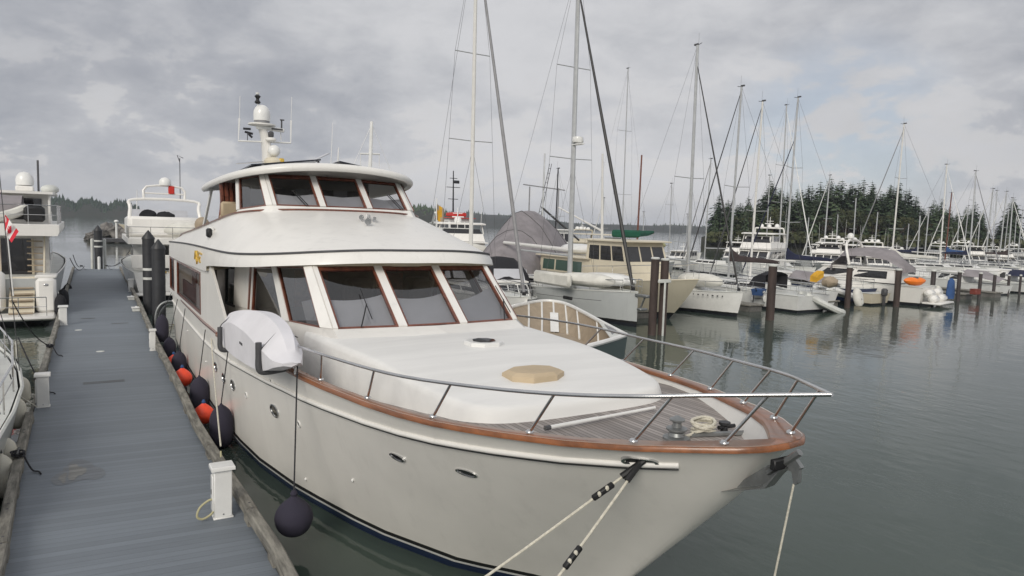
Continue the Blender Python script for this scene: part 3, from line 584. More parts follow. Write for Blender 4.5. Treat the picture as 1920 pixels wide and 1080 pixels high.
# upper deck: white belt, sloping hood up to the pilothouse, soffit below
LB = [(0, 12.75, 4.36), (.9, 12.83, 4.355), (1.7, 13.1, 4.31), (2.3, 13.75, 4.24), (2.7, 14.7, 4.18), (2.9, 16, 4.14), (2.95, 18.4, 4.12), (2.95, 18.65, 4.12), (2.95, 21, 4.10), (2.95, 23.5, 4.06), (2.92, 27, 3.97), (2.9, 28.3, 3.93)]
BM = [(0, 12.60, 4.12), (.92, 12.68, 4.115), (1.78, 12.98, 4.07), (2.40, 13.7, 4.0), (2.78, 14.65, 3.92), (2.97, 16, 3.84), (3.0, 18.4, 3.69), (3.0, 18.65, 3.55), (2.99, 21, 3.50), (2.98, 23.5, 3.45), (2.95, 27, 3.42), (2.92, 28.3, 3.42)]
UP = [(0, 16.6, 5.13), (.8, 16.65, 5.125), (1.55, 16.9, 5.10), (2.05, 17.3, 5.06), (2.35, 18.0, 5.0), (2.48, 18.8, 4.91), (2.58, 19.7, 4.79), (2.6, 20.0, 4.76), (2.68, 21.3, 4.62), (2.76, 23.3, 4.43), (2.8, 25.3, 4.27), (2.8, 25.9, 4.10)]
def both(tab): return [hp(t, -1) for t in tab[::-1]] + [hp(t, 1) for t in tab[1:]]
def dens(tab, n=4):
    v = smooth([Vector(t) for t in tab], n); return [tuple(p) for p in v]
LBs, BMs, UPs = dens(LB), dens(BM), dens(UP)
mb = MB(); a, b = both(BMs), both(LBs); mid = [p.lerp(q, .5) + Vector(((1 if p.x > X0 else -1) * .02, -.02, 0)) for p, q in zip(a, b)]
mb.loft([a, mid, b], closed=False, flip=True); part(mb, 'upper_deck_belt', 'gel', yacht, ang=60); belt_s = Surf(MB().loft([a, mid, b], closed=False))
mb = MB(); mb.tube([p + Vector(((1 if p.x > X0 + .5 else -1 if p.x < X0 - .5 else 0) * .012, -.012, 0)) for p in both(LBs)], .024, 6); part(mb, 'rubber_strip', 'dgrey', yacht)
mb = MB(); u = both(UPs); l = both(LBs); rows = []
for k in range(7):
    q = k / 6; rows.append([p.lerp(w, q) + Vector((0, 0, .14 * q * (1 - q) * max(0, 1 - abs(p.x - X0) / 3.2))) for p, w in zip(l, u)])
mb.loft(rows, closed=False, flip=True); hood_s = Surf(mb); part(mb, 'flybridge_hood', 'gel', yacht, ang=60)
mb = MB(); mb.tube([p + Vector((.02 * (1 if p.x > X0 else -1), -.02, .02)) for p in u], .022, 6); part(mb, 'coaming_trim', 'wood', yacht)
mb = MB(); ribbon(both(BMs), [Vector((X0 + max(-2.3, min(2.3, (p.x - X0) * .8)), max(p.y + .5, 13.0), p.z + .02)) for p in both(BMs)], mb); part(mb, 'soffit', 'cream', yacht)
mb = MB(); mb.sheet([Vector((p.x + (.1 if p.x < X0 else -.1), p.y + .1, 4.2)) for p in both(UPs)]); part(mb, 'flybridge_floor', 'dgrey', yacht, smooth=False)
mb = MB(); mb.sheet([Vector((p.x, p.y, p.z - .02)) for p in both(LBs)][:]); part(mb, 'upper_deck', 'nonskid', yacht, smooth=False)
# pilothouse
PB = [(0, 16.78, 5.22), (1.74, 16.98, 5.21), (1.86, 17.1, 5.20), (2.28, 18.05, 5.10), (2.32, 18.2, 5.08)]
PT = [(0, 17.75, 6.02), (1.74, 17.92, 5.97), (1.84, 18.02, 5.96), (2.18, 18.7, 5.90), (2.22, 18.85, 5.89)]
def pf(u):
    k = abs(u) / 1.74; s = 1 if u > 0 else -1
    return hp([q + (w - q) * k for q, w in zip(PB[0], PB[1])], s), hp([q + (w - q) * k for q, w in zip(PT[0], PT[1])], s)
pm = MB(); fe = [-1.74, -1.66, -.66, -.52, .52, .66, 1.66, 1.74]
for a, b in ((0, 1), (2, 3), (4, 5), (6, 7)): (b0, t0), (b1, t1) = pf(fe[a]), pf(fe[b]); pillar(b0, b1, t0, t1, pm)
for a, b in ((1, 2), (3, 4), (5, 6)): (b0, t0), (b1, t1) = pf(fe[a]), pf(fe[b]); quad_open(b0, b1, t1, t0, yacht, 'pilothouse_window', topw=.1, fw=.04)
for s in (-1, 1):
    B = [hp(t, s) for t in PB]; T = [hp(t, s) for t in PT]; pillar(B[1], B[2], T[1], T[2], pm); pillar(B[3], B[4], T[3], T[4], pm); quad_open(B[2], B[3], T[3], T[2], yacht, 'pilothouse_window', gm='sideglass', fw=.04)
each(pm, 8, 'pilothouse_pillar', 'gel', yacht, smooth=False)
mb = MB(); a = both(PB); ribbon([Vector((X0 + (p.x - X0) * 1.03, p.y - .16, 5.0)) for p in a], a, mb); part(mb, 'pilothouse_sill', 'gel', yacht, ang=30)
RF = [(0, 17.0), (.9, 17.06), (1.65, 17.3), (2.15, 17.8), (2.42, 18.6), (2.55, 19.6), (2.6, 21.0), (2.55, 22.6), (2.2, 22.9), (0, 23.0)]
def rz(w, y): return 6.13 - .035 * w * w - .045 * (y - 17)
rs = [tuple(p) for p in smooth([(w, y, 0) for w, y in RF], 4)]; mb = MB()
def roofring(k, dz): return [Vector((X0 + s * w * k, 19.8 + (y - 19.8) * k, rz(w * k, 19.8 + (y - 19.8) * k) + dz)) for s, w, y in [(-1, w, y) for w, y, _ in rs[::-1]] + [(1, w, y) for w, y, _ in rs[1:-1]]]
mb.loft([roofring(.94, .0), roofring(.985, -.02), roofring(1, .03), roofring(1, .10), roofring(.975, .165), roofring(.9, .2), roofring(.6, .25), roofring(.02, .28)], flip=True)
mb.add(roofring(.94, .0), [tuple(range(len(roofring(.94, 0))))]); part(mb, 'roof', 'gel', yacht, ang=50)
mb = MB(); mb.box((X0, 20.6, 5.1), (3.8, .08, 1.5)); part(mb, 'pilothouse_bulkhead', 'dgrey', yacht, smooth=False)
mb = MB()
for x in (-1.35, -.1, 1.0): mb.box((X0 + x, 20.54, 5.55), (.42, .05, .5), .01)
part(mb, 'rear_window', 'shade', yacht)
mb = MB(); [ribbon([p.lerp(t, .03) + Vector((0, .1, 0)) for p, t in map(pf, (a, (a + b) / 2, b))], [p.lerp(t, v) + Vector((0, .1, 0)) for (p, t), v in zip(map(pf, (a, (a + b) / 2, b)), (.38, .32, .4))], mb) for a, b in ((-1.66, -.66), (-.52, .52), (.66, 1.66))]; part(mb, 'sunshade', 'shade', yacht)
mb = MB(); mb.box((X0 - 2.32, 19.3, 5.08), (.42, .16, .44), .05); mb.box((X0 - 2.3, 19.5, 4.9), (.4, .5, .14), .04); part(mb, 'bench_seat', 'beige', yacht)
mb = MB(); mb.box((X0 + 2.1, 18.8, 5.18), (.6, .4, .22), .06); part(mb, 'bench_seat', 'beige', yacht)
mb = MB(); [mb.tube(smooth([(X0 - 2.45 + .06 * k, 19.75 + .05 * (k % 2), 5.82), (X0 - 2.42 + .06 * k, 19.75 + .05 * (k % 2), 5.3), (X0 - 2.48 + .06 * k, 19.75, 4.75)], 3), .055, 6) for k in range(6)]; part(mb, 'curtain', 'wood', yacht)
mb = MB()
for s in (-1, 1): mb.prism([(X0 + s * 2.5, 22.9, 4.45), (X0 + s * 2.5, 23.15, 4.45), (X0 + s * 2.38, 22.0, 5.8), (X0 + s * 2.38, 21.8, 5.8)], (-s * .06, 0, 0))
part(mb, 'roof_post', 'gel', yacht, smooth=False)
for u in (-1.0, 1.45):
    mb = MB(); p, t = pf(u); p2, t2 = pf(u - .22); n = Vector((0, -.05, .02))
    for o in (0, .06): mb.tube([p + n + Vector((o, 0, 0)), p2.lerp(t2, .48) + n + Vector((o, 0, 0))], .012, 5)
    part(mb, 'wiper', 'black', yacht)
# roof gear: solar panels, satellite plate, whips
for k, (xa, xb) in enumerate(((-1.95, -.2), (.3, 1.95))):
    y0, y1 = 18.4, 20.6; mb = MB(); q = [Vector((X0 + x, y, rz(x, y) + .25 + .07 * (1.7 - abs(x)) + .04)) for x, y in ((xa, y0), (xb, y0), (xb, y1), (xa, y1))]; mb.prism(q, (0, 0, .035)); f = part(mb, 'solar_panel', 'solar', yacht, smooth=False)
    mb = MB(); [mb.box((X0 + x, y0 + .1, rz(x, y0) + .24), (.07, .07, .12), .01) for x in (xa + .3, xb - .3)]; part(mb, 'bracket', 'white', f)
a = ony(597, 313, 19.8); mb = MB(); mb.tube([a + Vector((0, 0, -.08)), a + Vector((0, 0, .2))], .03, 8); f = part(mb, 'antenna_post', 'darkmetal', yacht)
mb = MB(); mb.box(a + Vector((0, 0, .25)), (.6, .34, .035), .012, Matrix.Rotation(R(-28), 3, 'Y')); part(mb, 'flat_antenna', 'shade', f)
for px, py, top, r in ((620, 312, 230, .012), (633, 311, 277, .03)): a = ony(px, py, 19.5); b = ony(px + (4 if r < .02 else 2), top, 19.5); mb = MB(); mb.tube([a - Vector((0, 0, .1)), b], [r, r * .5], 6); part(mb, 'whip_antenna', 'white', yacht)
# mast with radar, dome, lights
YM = 23.4
def mp(px, py, dy=0): return ony(px, py, YM + dy)
mb = MB(); rings = []
for px, py, w, d in ((505, 322, .34, .5), (502, 285, .28, .42), (497, 255, .24, .32), (492, 238, .24, .28)):
    c = mp(px, py); rings.append([c + Vector((x * w / 2, y * d / 2, 0)) for x, y in ((-1, -.4), (-.5, -1), (.5, -1), (1, -.4), (1, 1), (-1, 1))])
rings[0] = [Vector((p.x, p.y, 5.9)) for p in rings[0]]
mb.loft(rings); mast = part(mb, 'radar_mast', 'gel', yacht)
c = mp(491, 234); mb = MB(); mb.lathe([(.15, -.06), (.42, -.02), (.42, .02), (.15, .05)], c, 20); part(mb, 'dome_platform', 'gel', mast)
mb = MB(); mb.lathe([(.2, .03), (.235, .05), (.235, .12)], c, 20); part(mb, 'dome_base', 'grey', mast)
mb = MB(); mb.lathe([(.25, .12), (.26, .3), (.25, .42), (.2, .53), (.12, .6), (.02, .625)], c, 20); part(mb, 'satellite_dome', 'white', mast)
mb = MB(); a, b = mp(480, 238, -.1), mp(533, 245, -.1); mb.box((a + b) / 2, ((b - a).length, .12, .12), .03, Matrix.Rotation(R(2.5), 3, 'Y')); mb.cur = 1; mb.box((a + b) / 2 + Vector((.2, -.07, 0)), (.35, .02, .05), .005); part(mb, 'radar_bar', ['white', 'dgrey'], mast)
mb = MB(); pts = [mp(449, 222), mp(447, 264), mp(545, 268), mp(546, 226)]; mb.tube(pts, .03, 6); mb.tube([mp(449, 222), mp(450, 180)], .008, 4); mb.tube([mp(546, 226), mp(547, 182)], .008, 4); mb.tube([mp(527, 264), mp(526, 245)], .015, 5); part(mb, 'antenna_yard', 'white', mast)
mb = MB(); 
for x0, y0, x1, y1 in ((456, 241, 470, 242), (459, 247, 474, 251), (466, 251, 473, 258)): mb.tube([mp(x0, y0), mp(x1, y1)], .035, 6)
mb.tube([mp(464, 246), mp(464, 264)], .012, 5); part(mb, 'trumpet_horn', 'darkmetal', mast)
mb = MB(); mb.tube([mp(528, 242), mp(528, 226)], .025, 6); mb.box(mp(529, 225), (.14, .05, .04), .01); part(mb, 'anemometer', 'dgrey', mast)
mb = MB(); a = mp(508, 263, -.3); mb.lathe([(.1, -.04), (.17, 0), (.17, .04), (.12, .08)], a, 14); mb.cur = 1; mb.box(a + Vector((0, 0, .18)), (.16, .16, .2), .04); part(mb, 'mast_light', ['gel', 'dgrey'], mast)
mb = MB(); a = mp(514, 283, -.35); mb.ell(a, (.19, .19, .19)); part(mb, 'small_dome', 'white', mast)
mb = MB(); a = mp(513, 302, -.4); mb.lathe([(.14, -.2), (.28, -.14), (.3, 0), (.24, .08), (.1, .12)], a, 16); mb.cur = 1; mb.box(a + Vector((.2, -.2, .02)), (.16, .1, .14), .03); part(mb, 'search_light', ['cream', 'gold'], mast)
mb = MB(); a = mp(483, 186); mb.tube([mp(485, 205), mp(485, 196)], .012, 5); mb.cur = 1; mb.lathe([(.06, -.14), (.1, -.1), (.05, -.02), (.05, .02), (.1, .09), (.05, .13)], a, 10); mb.cur = 0; mb.lathe([(.05, .15), (.06, .2)], a, 8); mb.tube([a + Vector((0, 0, -.3)), a + Vector((0, 0, .16))], .015, 5); part(mb, 'masthead_light', ['white', 'black'], mast)
mb = MB(); mb.tube([mp(443, 307), mp(500, 303)], .02, 5); part(mb, 'rail_bar', 'steel', mast)
# details on the hood and belt
p, n = hood_s.hit(397, 438); 
if p: mb = MB(); mb.box(p + Vector((-.02, 0, 0)), (.14, .30, .34), .03); mb.cur = 1; mb.box(p + Vector((-.07, -.05, .02)), (.12, .30, .24), .04); part(mb, 'side_light', ['white', 'black'], yacht)
mb = MB()
for px, py, r in ((676, 414, .06), (688, 422, .075), (689, 412, .05), (700, 416, .04)):
    p, n = hood_s.hit(px, py)
    if p: q = p + n * .09; mb.tube([q + Vector((.1, .25, 0)), q + Vector((0, -.05, 0)), q + Vector((-.03, -.14, -.01))], [.02, .03, r], 10); mb.lathe([(.02, -.09), (.02, 0)], q, 6)
part(mb, 'trumpet_horn', 'steel', yacht)
p, n = belt_s.hit(373, 482)
if p:
    mb = MB(); e = Vector((0, 1, 0)); zz = Vector((0, 0, 1)); o = p + n * .012
    for pts in ([(.75, -.12), (.6, .16), (.42, -.02), (.25, .18), (.12, -.14)], [(.1, .16), (.1, -.16)], [(.1, .16), (-.55, .13)], [(.1, .02), (-.35, .0)], [(.45, -.02), (.3, -.24), (.15, -.1)], [(-.2, -.02), (-.35, -.16)]):
        mb.tube([o + e * a * .95 + zz * b * .8 for a, b in pts], .03, 6, flat=.6)
    part(mb, 'gilt_emblem', 'gold', yacht)
# full-beam saloon aft with wing panel
XS = X0 - 2.93
mb = MB()
def sidepoly(pts, th=.06, m=mb): m.prism([(XS, y, z) for y, z in pts], (th, 0, 0))
sidepoly([(18.3, 3.7), (20.05, 3.6), (20.05, 2.12), (15.6, 2.16), (15.6, 2.3)])
sidepoly([(20.05, 2.12), (20.05, 2.26), (28.3, 2.26), (28.3, 2.12)]); sidepoly([(20.05, 3.42), (20.05, 3.6), (28.3, 3.5), (28.3, 3.36)])
sidepoly([(25.7, 2.26), (25.7, 3.4), (26.6, 3.4), (26.6, 2.26)]); sidepoly([(28.0, 2.26), (28.0, 3.4), (28.3, 3.4), (28.3, 2.26)])
mb.prism([(X0 + 2.93, y, z) for y, z in [(18.3, 3.7), (28.3, 3.6), (28.3, 2.12), (15.6, 2.16), (15.6, 2.3)]], (-.06, 0, 0)); mb.prism([(XS + .06, 28.24, 2.1), (X0 + 2.87, 28.24, 2.1), (X0 + 2.87, 28.24, 3.5), (XS + .06, 28.24, 3.5)], (0, .06, 0))
part(mb, 'saloon_side', 'gel', yacht, smooth=False)
W['sglass'] = glassmat('saloon_glass', (.62, .58, .55), .7, .02, .22)
for y0, y1, t0, t1 in ((20.1, 25.7, 20.1, 25.2), (26.6, 28.0, 26.6, 28.0)):
    quad_open(Vector((XS, y0, 2.27)), Vector((XS, y1, 2.27)), Vector((XS, y1, 3.41)), Vector((XS, y0, 3.42)), yacht, 'saloon_window', 'wood', 'sglass', .06)
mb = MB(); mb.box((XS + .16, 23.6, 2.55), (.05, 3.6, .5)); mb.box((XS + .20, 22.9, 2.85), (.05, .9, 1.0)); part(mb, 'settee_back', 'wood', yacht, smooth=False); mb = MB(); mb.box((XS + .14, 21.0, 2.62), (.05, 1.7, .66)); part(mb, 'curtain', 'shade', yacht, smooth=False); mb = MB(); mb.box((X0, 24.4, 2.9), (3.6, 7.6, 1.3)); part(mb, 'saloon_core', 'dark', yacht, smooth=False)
# hull lights, ports, vents
def porthole(px, py, w, h, nm='porthole', rim='steel', gl='tglass'):
    p, n = hull_s.hit(px, py)
    if not p: return
    t = Vector((0, 0, 1)).cross(n).normalized(); v = n.cross(t); rings = []; mb = MB(); c = p + n * .004; K = 20
    def rr(k, o): return [c + n * o + t * (math.cos(2 * math.pi * i / K) * w * k) + v * (math.sin(2 * math.pi * i / K) * h * k) for i in range(K)]
    mb.loft([rr(1.22, -.02), rr(1.2, .012), rr(1.0, .014), rr(.96, -.004)], cap=False); f = part(mb, nm, rim, yacht)
    mb = MB(); mb.sheet(rr(1.0, .002)); part(mb, 'pane', gl, f, smooth=False)
for px, py in ((745, 857), (875, 886)): porthole(px, py, .135, .045)
for px, py in ((515, 770), (420, 709), (437, 722), (405, 688)): porthole(px, py, .17, .10)
for px, py in ((462, 741), (561, 795), (509, 716)): porthole(px, py, .05, .05, 'thru_hull_fitting', 'white', 'black')
mb = MB()
for px, py in ((574, 898), (662, 900), (387, 678), (352, 620)):
    p, n = hull_s.hit(px, py)
    if p: mb.ell(p + n * .01, (.022, .022, .028), 8, 6)
part(mb, 'drain_fitting', 'white', yacht)
p, n = hull_s.hit(1200, 864); t = Vector((0, 0, 1)).cross(n).normalized(); v = n.cross(t); HAW = p + n * .03
mb = MB(); mb.loft([[p + n * o + t * (math.cos(a) * .115 * k + .05 * (1 if math.cos(a) > 0 else -1)) + v * (math.sin(a) * .055 * k) for a in [2 * math.pi * i / 20 for i in range(20)]] for k, o in ((1.2, -.02), (1.15, .025), (.85, .025), (.75, .0))], cap=False); hw = part(mb, 'hawsehole', 'steel', yacht)
mb = MB(); mb.sheet([p + n * .006 + t * (math.cos(a) * .1 + .05 * (1 if math.cos(a) > 0 else -1)) + v * math.sin(a) * .046 for a in [2 * math.pi * i / 20 for i in range(20)]]); part(mb, 'opening', 'black', hw, smooth=False)
# stainless bow rail, leaning forward along the sheer
def fwd(s, d):
    q = capp(s, max(0, d - .25)) - capp(s, d + .05); q.z = 0; return q.normalized()
TIP = Vector((X0 + .05, 3.62, 3.53))
for s in (-1, 1):
    base_d = [.30, .86, 1.75, 2.95, 4.3, 5.75] if s < 0 else [.22, .8, 1.6, 2.5, 3.6, 5.0, 6.4]
    def railp(d): p = capp(s, d, .0); return p + fwd(s, d) * .36 + Vector((s * .05, 0, .45 + .09 * math.exp(-d / 3)))
    tops = [TIP] + [railp(d) for d in [.55, 1.0, 1.6, 2.4, 3.6, 5.0, 6.6] + ([8.0, 9.5, 11] if s > 0 else [])]; pts = smooth(tops, 4)
    if s < 0: e = tops[-1]; pts = pts + smooth([e, e + Vector((-.02, .12, -.02)), e + Vector((0, .17, -.12)), Vector((e.x, e.y + .17, capp(s, 6.9).z))], 3)[1:]
    mb = MB(); mb.tube(pts, .021, 10); rail = part(mb, 'bow_rail', 'steel', yacht, ang=70)
    for d in base_d:
        b = capp(s, d, -.10 - .06 * math.exp(-d), .01); want = b + fwd(s, d) * .40 + Vector((s * .06, 0, 0)); tp = min([pts[i].lerp(pts[i + 1], k / 6) for i in range(len(pts) - 1) for k in range(6)], key=lambda q: (Vector((q.x, q.y)) - Vector((want.x, want.y))).length)
        mb = MB(); mb.tube([b, tp], .016, 8); mb.lathe([(.045, 0), (.045, .012), (.025, .03)], b, 12); part(mb, 'stanchion', 'steel', rail, ang=60)
# deck hatch, covered hatch, windlass
def octo(px, py, rx, ry, h0, h1, k=.88, zoff=0):
    p, n = trunk_s.hit(px, py); p = p if p else onz(px, py, 2.85); mb = MB()
    o = [(-1, -.45), (-.45, -1), (.45, -1), (1, -.45), (1, .45), (.45, 1), (-.45, 1), (-1, .45)]
    mb.loft([[Vector((p.x + a * rx * q, p.y + b * ry * q, p.z + z)) for a, b in o] for q, z in ((1, -.04), (1, h0), (k, h1))]); return p, mb
p, mb = octo(1000, 704, .43, .31, .05, .09, .82); part(mb, 'hatch_cover', 'beige', yacht, smooth=False)
p, mb = octo(907, 645, .30, .28, .05, .06, .95); f = part(mb, 'deck_hatch', 'white', yacht, smooth=False); mb = MB(); mb.lathe([(.2, 0), (.2, .012)], p + Vector((0, 0, .058)), 8); part(mb, 'pane', 'tglass', f)
wl = onz(1268, 824, 2.525); mb = MB(); mb.lathe([(a * .82, b * .62) for a, b in [(.19, 0), (.19, .05), (.12, .08), (.10, .14), (.15, .19), (.15, .22), (.07, .24), (.06, .33), (.11, .36), (.11, .39), (.06, .42), (.03, .45)]], wl, 20); part(mb, 'windlass', 'galv', yacht)
mb = MB(); w2 = wl + Vector((.33, .0, 0)); mb.lathe([(.05, 0), (.04, .1), (.07, .12), (.07, .15)], w2 + Vector((.35, -.1, 0)), 12); mb.tube([w2 + Vector((.25, -.1, .09)), w2 + Vector((.5, -.12, .09))], .025, 8); part(mb, 'samson_post', 'darkmetal', yacht)
mb = MB(); mb.tube([wl + Vector((.2, -.02, .03)), wl + Vector((.9, -.28, .04))], .03, 6); part(mb, 'chain_stopper', 'galv', yacht)
# anchor on the stem
XA = X0 - .10
def ap(px, py, x=XA): return onx(px, py, x)
mb = MB(); mb.prism([ap(1369, 915), ap(1440, 872), ap(1478, 876), ap(1444, 908)], (.05, 0, 0)); mb.prism([ap(1369, 916), ap(1444, 908), ap(1478, 878), ap(1452, 910)], (-.14, 0, -.01)); anc = part(mb, 'anchor', 'galv', yacht, smooth=False)
mb = MB(); mb.tube([ap(1440, 885), ap(1478, 862), ap(1500, 848)], .035, 6); part(mb, 'shank', 'galv', anc)
mb = MB(); mb.prism([ap(1478, 857), ap(1490, 860), ap(1502, 878), ap(1497, 882), ap(1496, 906), ap(1488, 910), ap(1484, 885), ap(1474, 880)], (.05, 0, 0)); part(mb, 'roll_bar', 'galv', anc, smooth=False)
mb = MB(); mb.box(ap(1468, 868), (.3, .06, .1), .01); part(mb, 'bow_roller', 'black', yacht)
# rack arms carrying the covered board
def arm(px, py, px2, py2, x):
    mb = MB(); a = onx(px, py, x); b = onx(px2, py2, x); pts = smooth([a, a.lerp(b, .8), b + Vector((.03, 0, -.02)), b + Vector((.14, 0, -.06)), b + Vector((.62, 0, -.03))], 3); mb.tube(pts, .055, 8); part(mb, 'padded_arm', 'dgrey', yacht)
# stern: swim platform, transom gear
mb = MB(); mb.box((X0, YAFT + .7, .45), (4.6, 1.5, .12), .03); part(mb, 'swim_platform', 'teak', yacht)

# things on and beside the yacht
bk = thing('covered_kayak', 'kayak under a tight white cover, slung in padded arms on the yacht side', 'kayak', (.42, 12, 2.6)); mb = MB(); rings = []
for y, zc1, zb, zr, xo, xr, xi in ((15.0, 2.66, 2.40, 2.84, .34, .46, .60), (14.64, 2.76, 2.36, 3.0, .31, .46, .74), (13.56, 2.97, 2.38, 3.19, .27, .50, .86), (12.15, 3.01, 2.46, 3.33, .26, .52, .90), (11.09, 2.96, 2.56, 3.30, .25, .52, .88), (10.55, 2.92, 2.66, 3.17, .26, .52, .82), (10.22, 2.87, 2.76, 2.93, .30, .54, .72), (10.08, 2.84, 2.80, 2.85, .42, .56, .66)):
    q = [Vector((xo, y, zc1)), Vector((xo + .005, y, (zc1 + zb) / 2)), Vector((xo + .02, y, zb)), Vector(((xo + xi) / 2, y, zb - .02)), Vector((xi, y, zb + .03)), Vector((xi, y, (zr + zb) / 2)), Vector((xr + (xi - xr) * .55, y, zr - .02)), Vector((xr, y, zr))]
    rings.append(q)
yy = len(rings); fine = [smooth([rings[i][k] for i in range(yy)], 5) for k in range(8)]; mb.loft([[fine[k][i] for k in range(8)] for i in range(len(fine[0]))]); kay = Surf(mb); part(mb, 'fitted_cover', 'kcover', bk, ang=28)
for (ax, ay), (bx, by), (cx, cy2), yv in (((441, 612), (436, 652), (452, 661), 14.3), ((491, 642), (484, 694), (548, 694), 10.75)):
    A_, B_, C_ = ony(ax, ay, yv), ony(bx, by, yv), ony(cx, cy2, yv); A_.x = B_.x = min(A_.x, .22); C_ = Vector((.62, yv, B_.z - .01)); mb = MB(); mb.tube(smooth([A_, A_.lerp(B_, .5), A_.lerp(B_, .9), B_ + Vector((.05, 0, -.03)), B_.lerp(C_, .5) + Vector((0, 0, -.03)), C_], 4), .048, 8); part(mb, 'padded_arm', 'dgrey', yacht)
    t_ = interp(yv, [(9.7, 2.83), (10.35, 3.12), (11.1, 3.30), (12.15, 3.33), (13.6, 3.19), (14.64, 3.0)]); c_ = interp(yv, [(9.9, 2.85), (10.35, 2.91), (11.1, 2.96), (13.56, 2.97), (14.64, 2.76)]); mb = MB(); mb.tube([A_, Vector((.255, yv, c_ + .01)), Vector((.52, yv, t_ + .012)), Vector((.8, yv, t_ - .12))], .010, 5); part(mb, 'strap', 'dgrey', bk)
p, n = kay.hit(452, 644)
if p: mb = MB(); mb.box(p + n * .004, (.01, .24, .04)); part(mb, 'badge', 'dgrey', bk, smooth=False)
# fenders and buoys between hull and dock
def fender(c, r, h, label, m='fender', hang=None, group=None, ball=False):
    t = thing('ball_fender' if ball else 'fender', label, 'fender', c, 0, group); mb = MB()
    if ball: prof = [(.02, -1), (.5, -.88), (.8, -.62), (.97, -.25), (1, .05), (.9, .42), (.66, .74), (.34, 1.0), (.16, 1.16), (.12, 1.3)]
    else: prof = [(.05, -1), (.6, -.93), (.9, -.72), (1, -.4), (1, .2), (.93, .5), (.72, .76), (.4, .94), (.16, 1.03), (.1, 1.1)]
    pr = smooth([(a * r, 0, b * h / 2) for a, b in prof], 3); mb.lathe([(max(p.x, .004), p.z) for p in pr], n=22); mb.obj('fender_body', m, t)
    mb = MB(); zt = prof[-1][1] * h / 2
    if ball: mb.lathe([(r * .14, zt - .05), (r * .2, zt), (r * .1, zt + .05)], n=12); mb.obj('eye_collar', 'fender' if m == 'fender' else 'blueC', t)
    if hang is not None: mb = MB(); mb.tube([Vector((0, 0, zt)), Vector(hang) - Vector(c)], .012, 5); mb.obj('lanyard', 'drope', t)
    return t
G1, G2 = 'navy fenders between yacht and dock', 'red buoys between yacht and dock'
def hang_at(y): return Vector((capp(-1, 7).x * 0 + X0 - 2.96, y, 2.2))
for px, py, x, r, h, lab in ((415, 800, .42, .24, .92, 'navy fender nearest the bow of the row, just past the nearest red buoy'), (374, 740, .40, .23, .90, 'navy fender between the two big red buoys'), (336, 686, .40, .22, .88, 'navy fender just beyond the middle red buoy, overlapping it'),
        (318, 655, .38, .2, .8, 'navy fender beyond the farthest red buoy'), (304, 616, .36, .22, 1.0, 'navy fender farthest aft, close to the curved steel hoop')):
    c = onx(px, py, x); hz = capp(-1, min(24, (c.y - 3.9))).x; fender(c, r, h, lab, 'fender', Vector((hz - .03, c.y, zcap(c.y) - .1)), G1)
for px, py, x, r, lab in ((382, 777, .30, .21, 'red-orange buoy nearest the camera, wedged at the dock timber'), (342, 709, .28, .23, 'red-orange buoy with a dark rope slung across it, middle of three'), (326, 681, .33, .22, 'red-orange buoy half hidden behind navy fenders, farthest of three')):
    c = onx(px, py, x); fender(c, r * 1.12, r * 2.2, lab, 'orange', None, G2, True)
c = onz(551, 970, .53); bigf = fender(c, .275, .56, 'big dark purple ball fender hanging free at the bow, clear of the others', 'fender', Vector((capp(-1, 6.55).x - .06, 10.4, 2.95)), None, True)
# lines
def dock_line(px0, py0, px1, py1, z, x): 
    best = None
    for k in range(400):
        s = 1 + k * .01; q = onz(px0 + (px1 - px0) * s, py0 + (py1 - py0) * s, z)
        if best is None or abs(q.x - x) < abs(best.x - x): best = q
    return best
def snubber(a, b, f0, f1):
    mb = MB(); A, B = a.lerp(b, f0), a.lerp(b, f1); return A, B
for (px0, py0, px1, py1, f0, f1, lab) in ((1190, 872, 897, 1080, .17, .30, 'white bow line running left from the hawsehole with black rubber snubber'), (1188, 876, 1037, 1080, .72, .9, 'white bow line running steeply down from the hawsehole with black snubber low down')):
    q = dock_line(px0, py0, px1, py1, .62, -.2 if px1 < 950 else .1)
    # where the snubber sits along the part in view
    t = thing('bow_line', lab, 'mooring line', q); a, b = HAW, q; pts = sag(a, b, .05, 16)
    mb = MB(); mb.tube(pts, .014, 8); part(mb, 'rope_run', 'rope', t); ln = (b - a).length; mb = MB(); mb.tube([a + (b - a) * (-.05 / ln), a + (b - a) * (.22 / ln)], .032, 8); part(mb, 'chafe_sleeve', 'black', t)
    vis = []
    for k in range(200):
        p = a.lerp(b, k / 199); d = p - CAM; yy = 540 + FPX * d.dot(DOWN) / d.dot(FWD)
        if yy <= py1: vis.append(k / 199)
    vmax = max(vis); A, B = a.lerp(b, vmax * f0), a.lerp(b, vmax * f1); dn = (B - A).normalized(); sg = Vector((0, 0, -.05)); 
    off = lambda u: Vector((0, 0, -.05 * 4 * u * (1 - u)))
    A += off(vmax * f0); B += off(vmax * f1); mb = MB(); mb.box((A + B) / 2, (.055, .055, (B - A).length), .012, dn.to_track_quat('Z', 'Y').to_matrix()); f = part(mb, 'snubber', 'black', t)
    mb = MB(); sd_ = (CAM - A).normalized()
    for u in (.3, .68): mb.ell(A.lerp(B, u) + sd_ * .018, (.022, .022, .028), 8, 6)
    part(mb, 'rope_turn', 'rope', f)
a = ap(1488, 908); b = onz(1446, 1105, 0.); b = onx(1452, 1082, a.x - .0); line_thing('anchor_line', [a, Vector((b.x, b.y, b.z)), Vector((b.x, b.y, b.z)) + (b - a) * 1.2], .010, 'rope', 'thin pale line hanging straight down from the anchor into the water', 'line')
rc = onz(1318, 815, deckz(5.3)); mb = MB(); pts = []
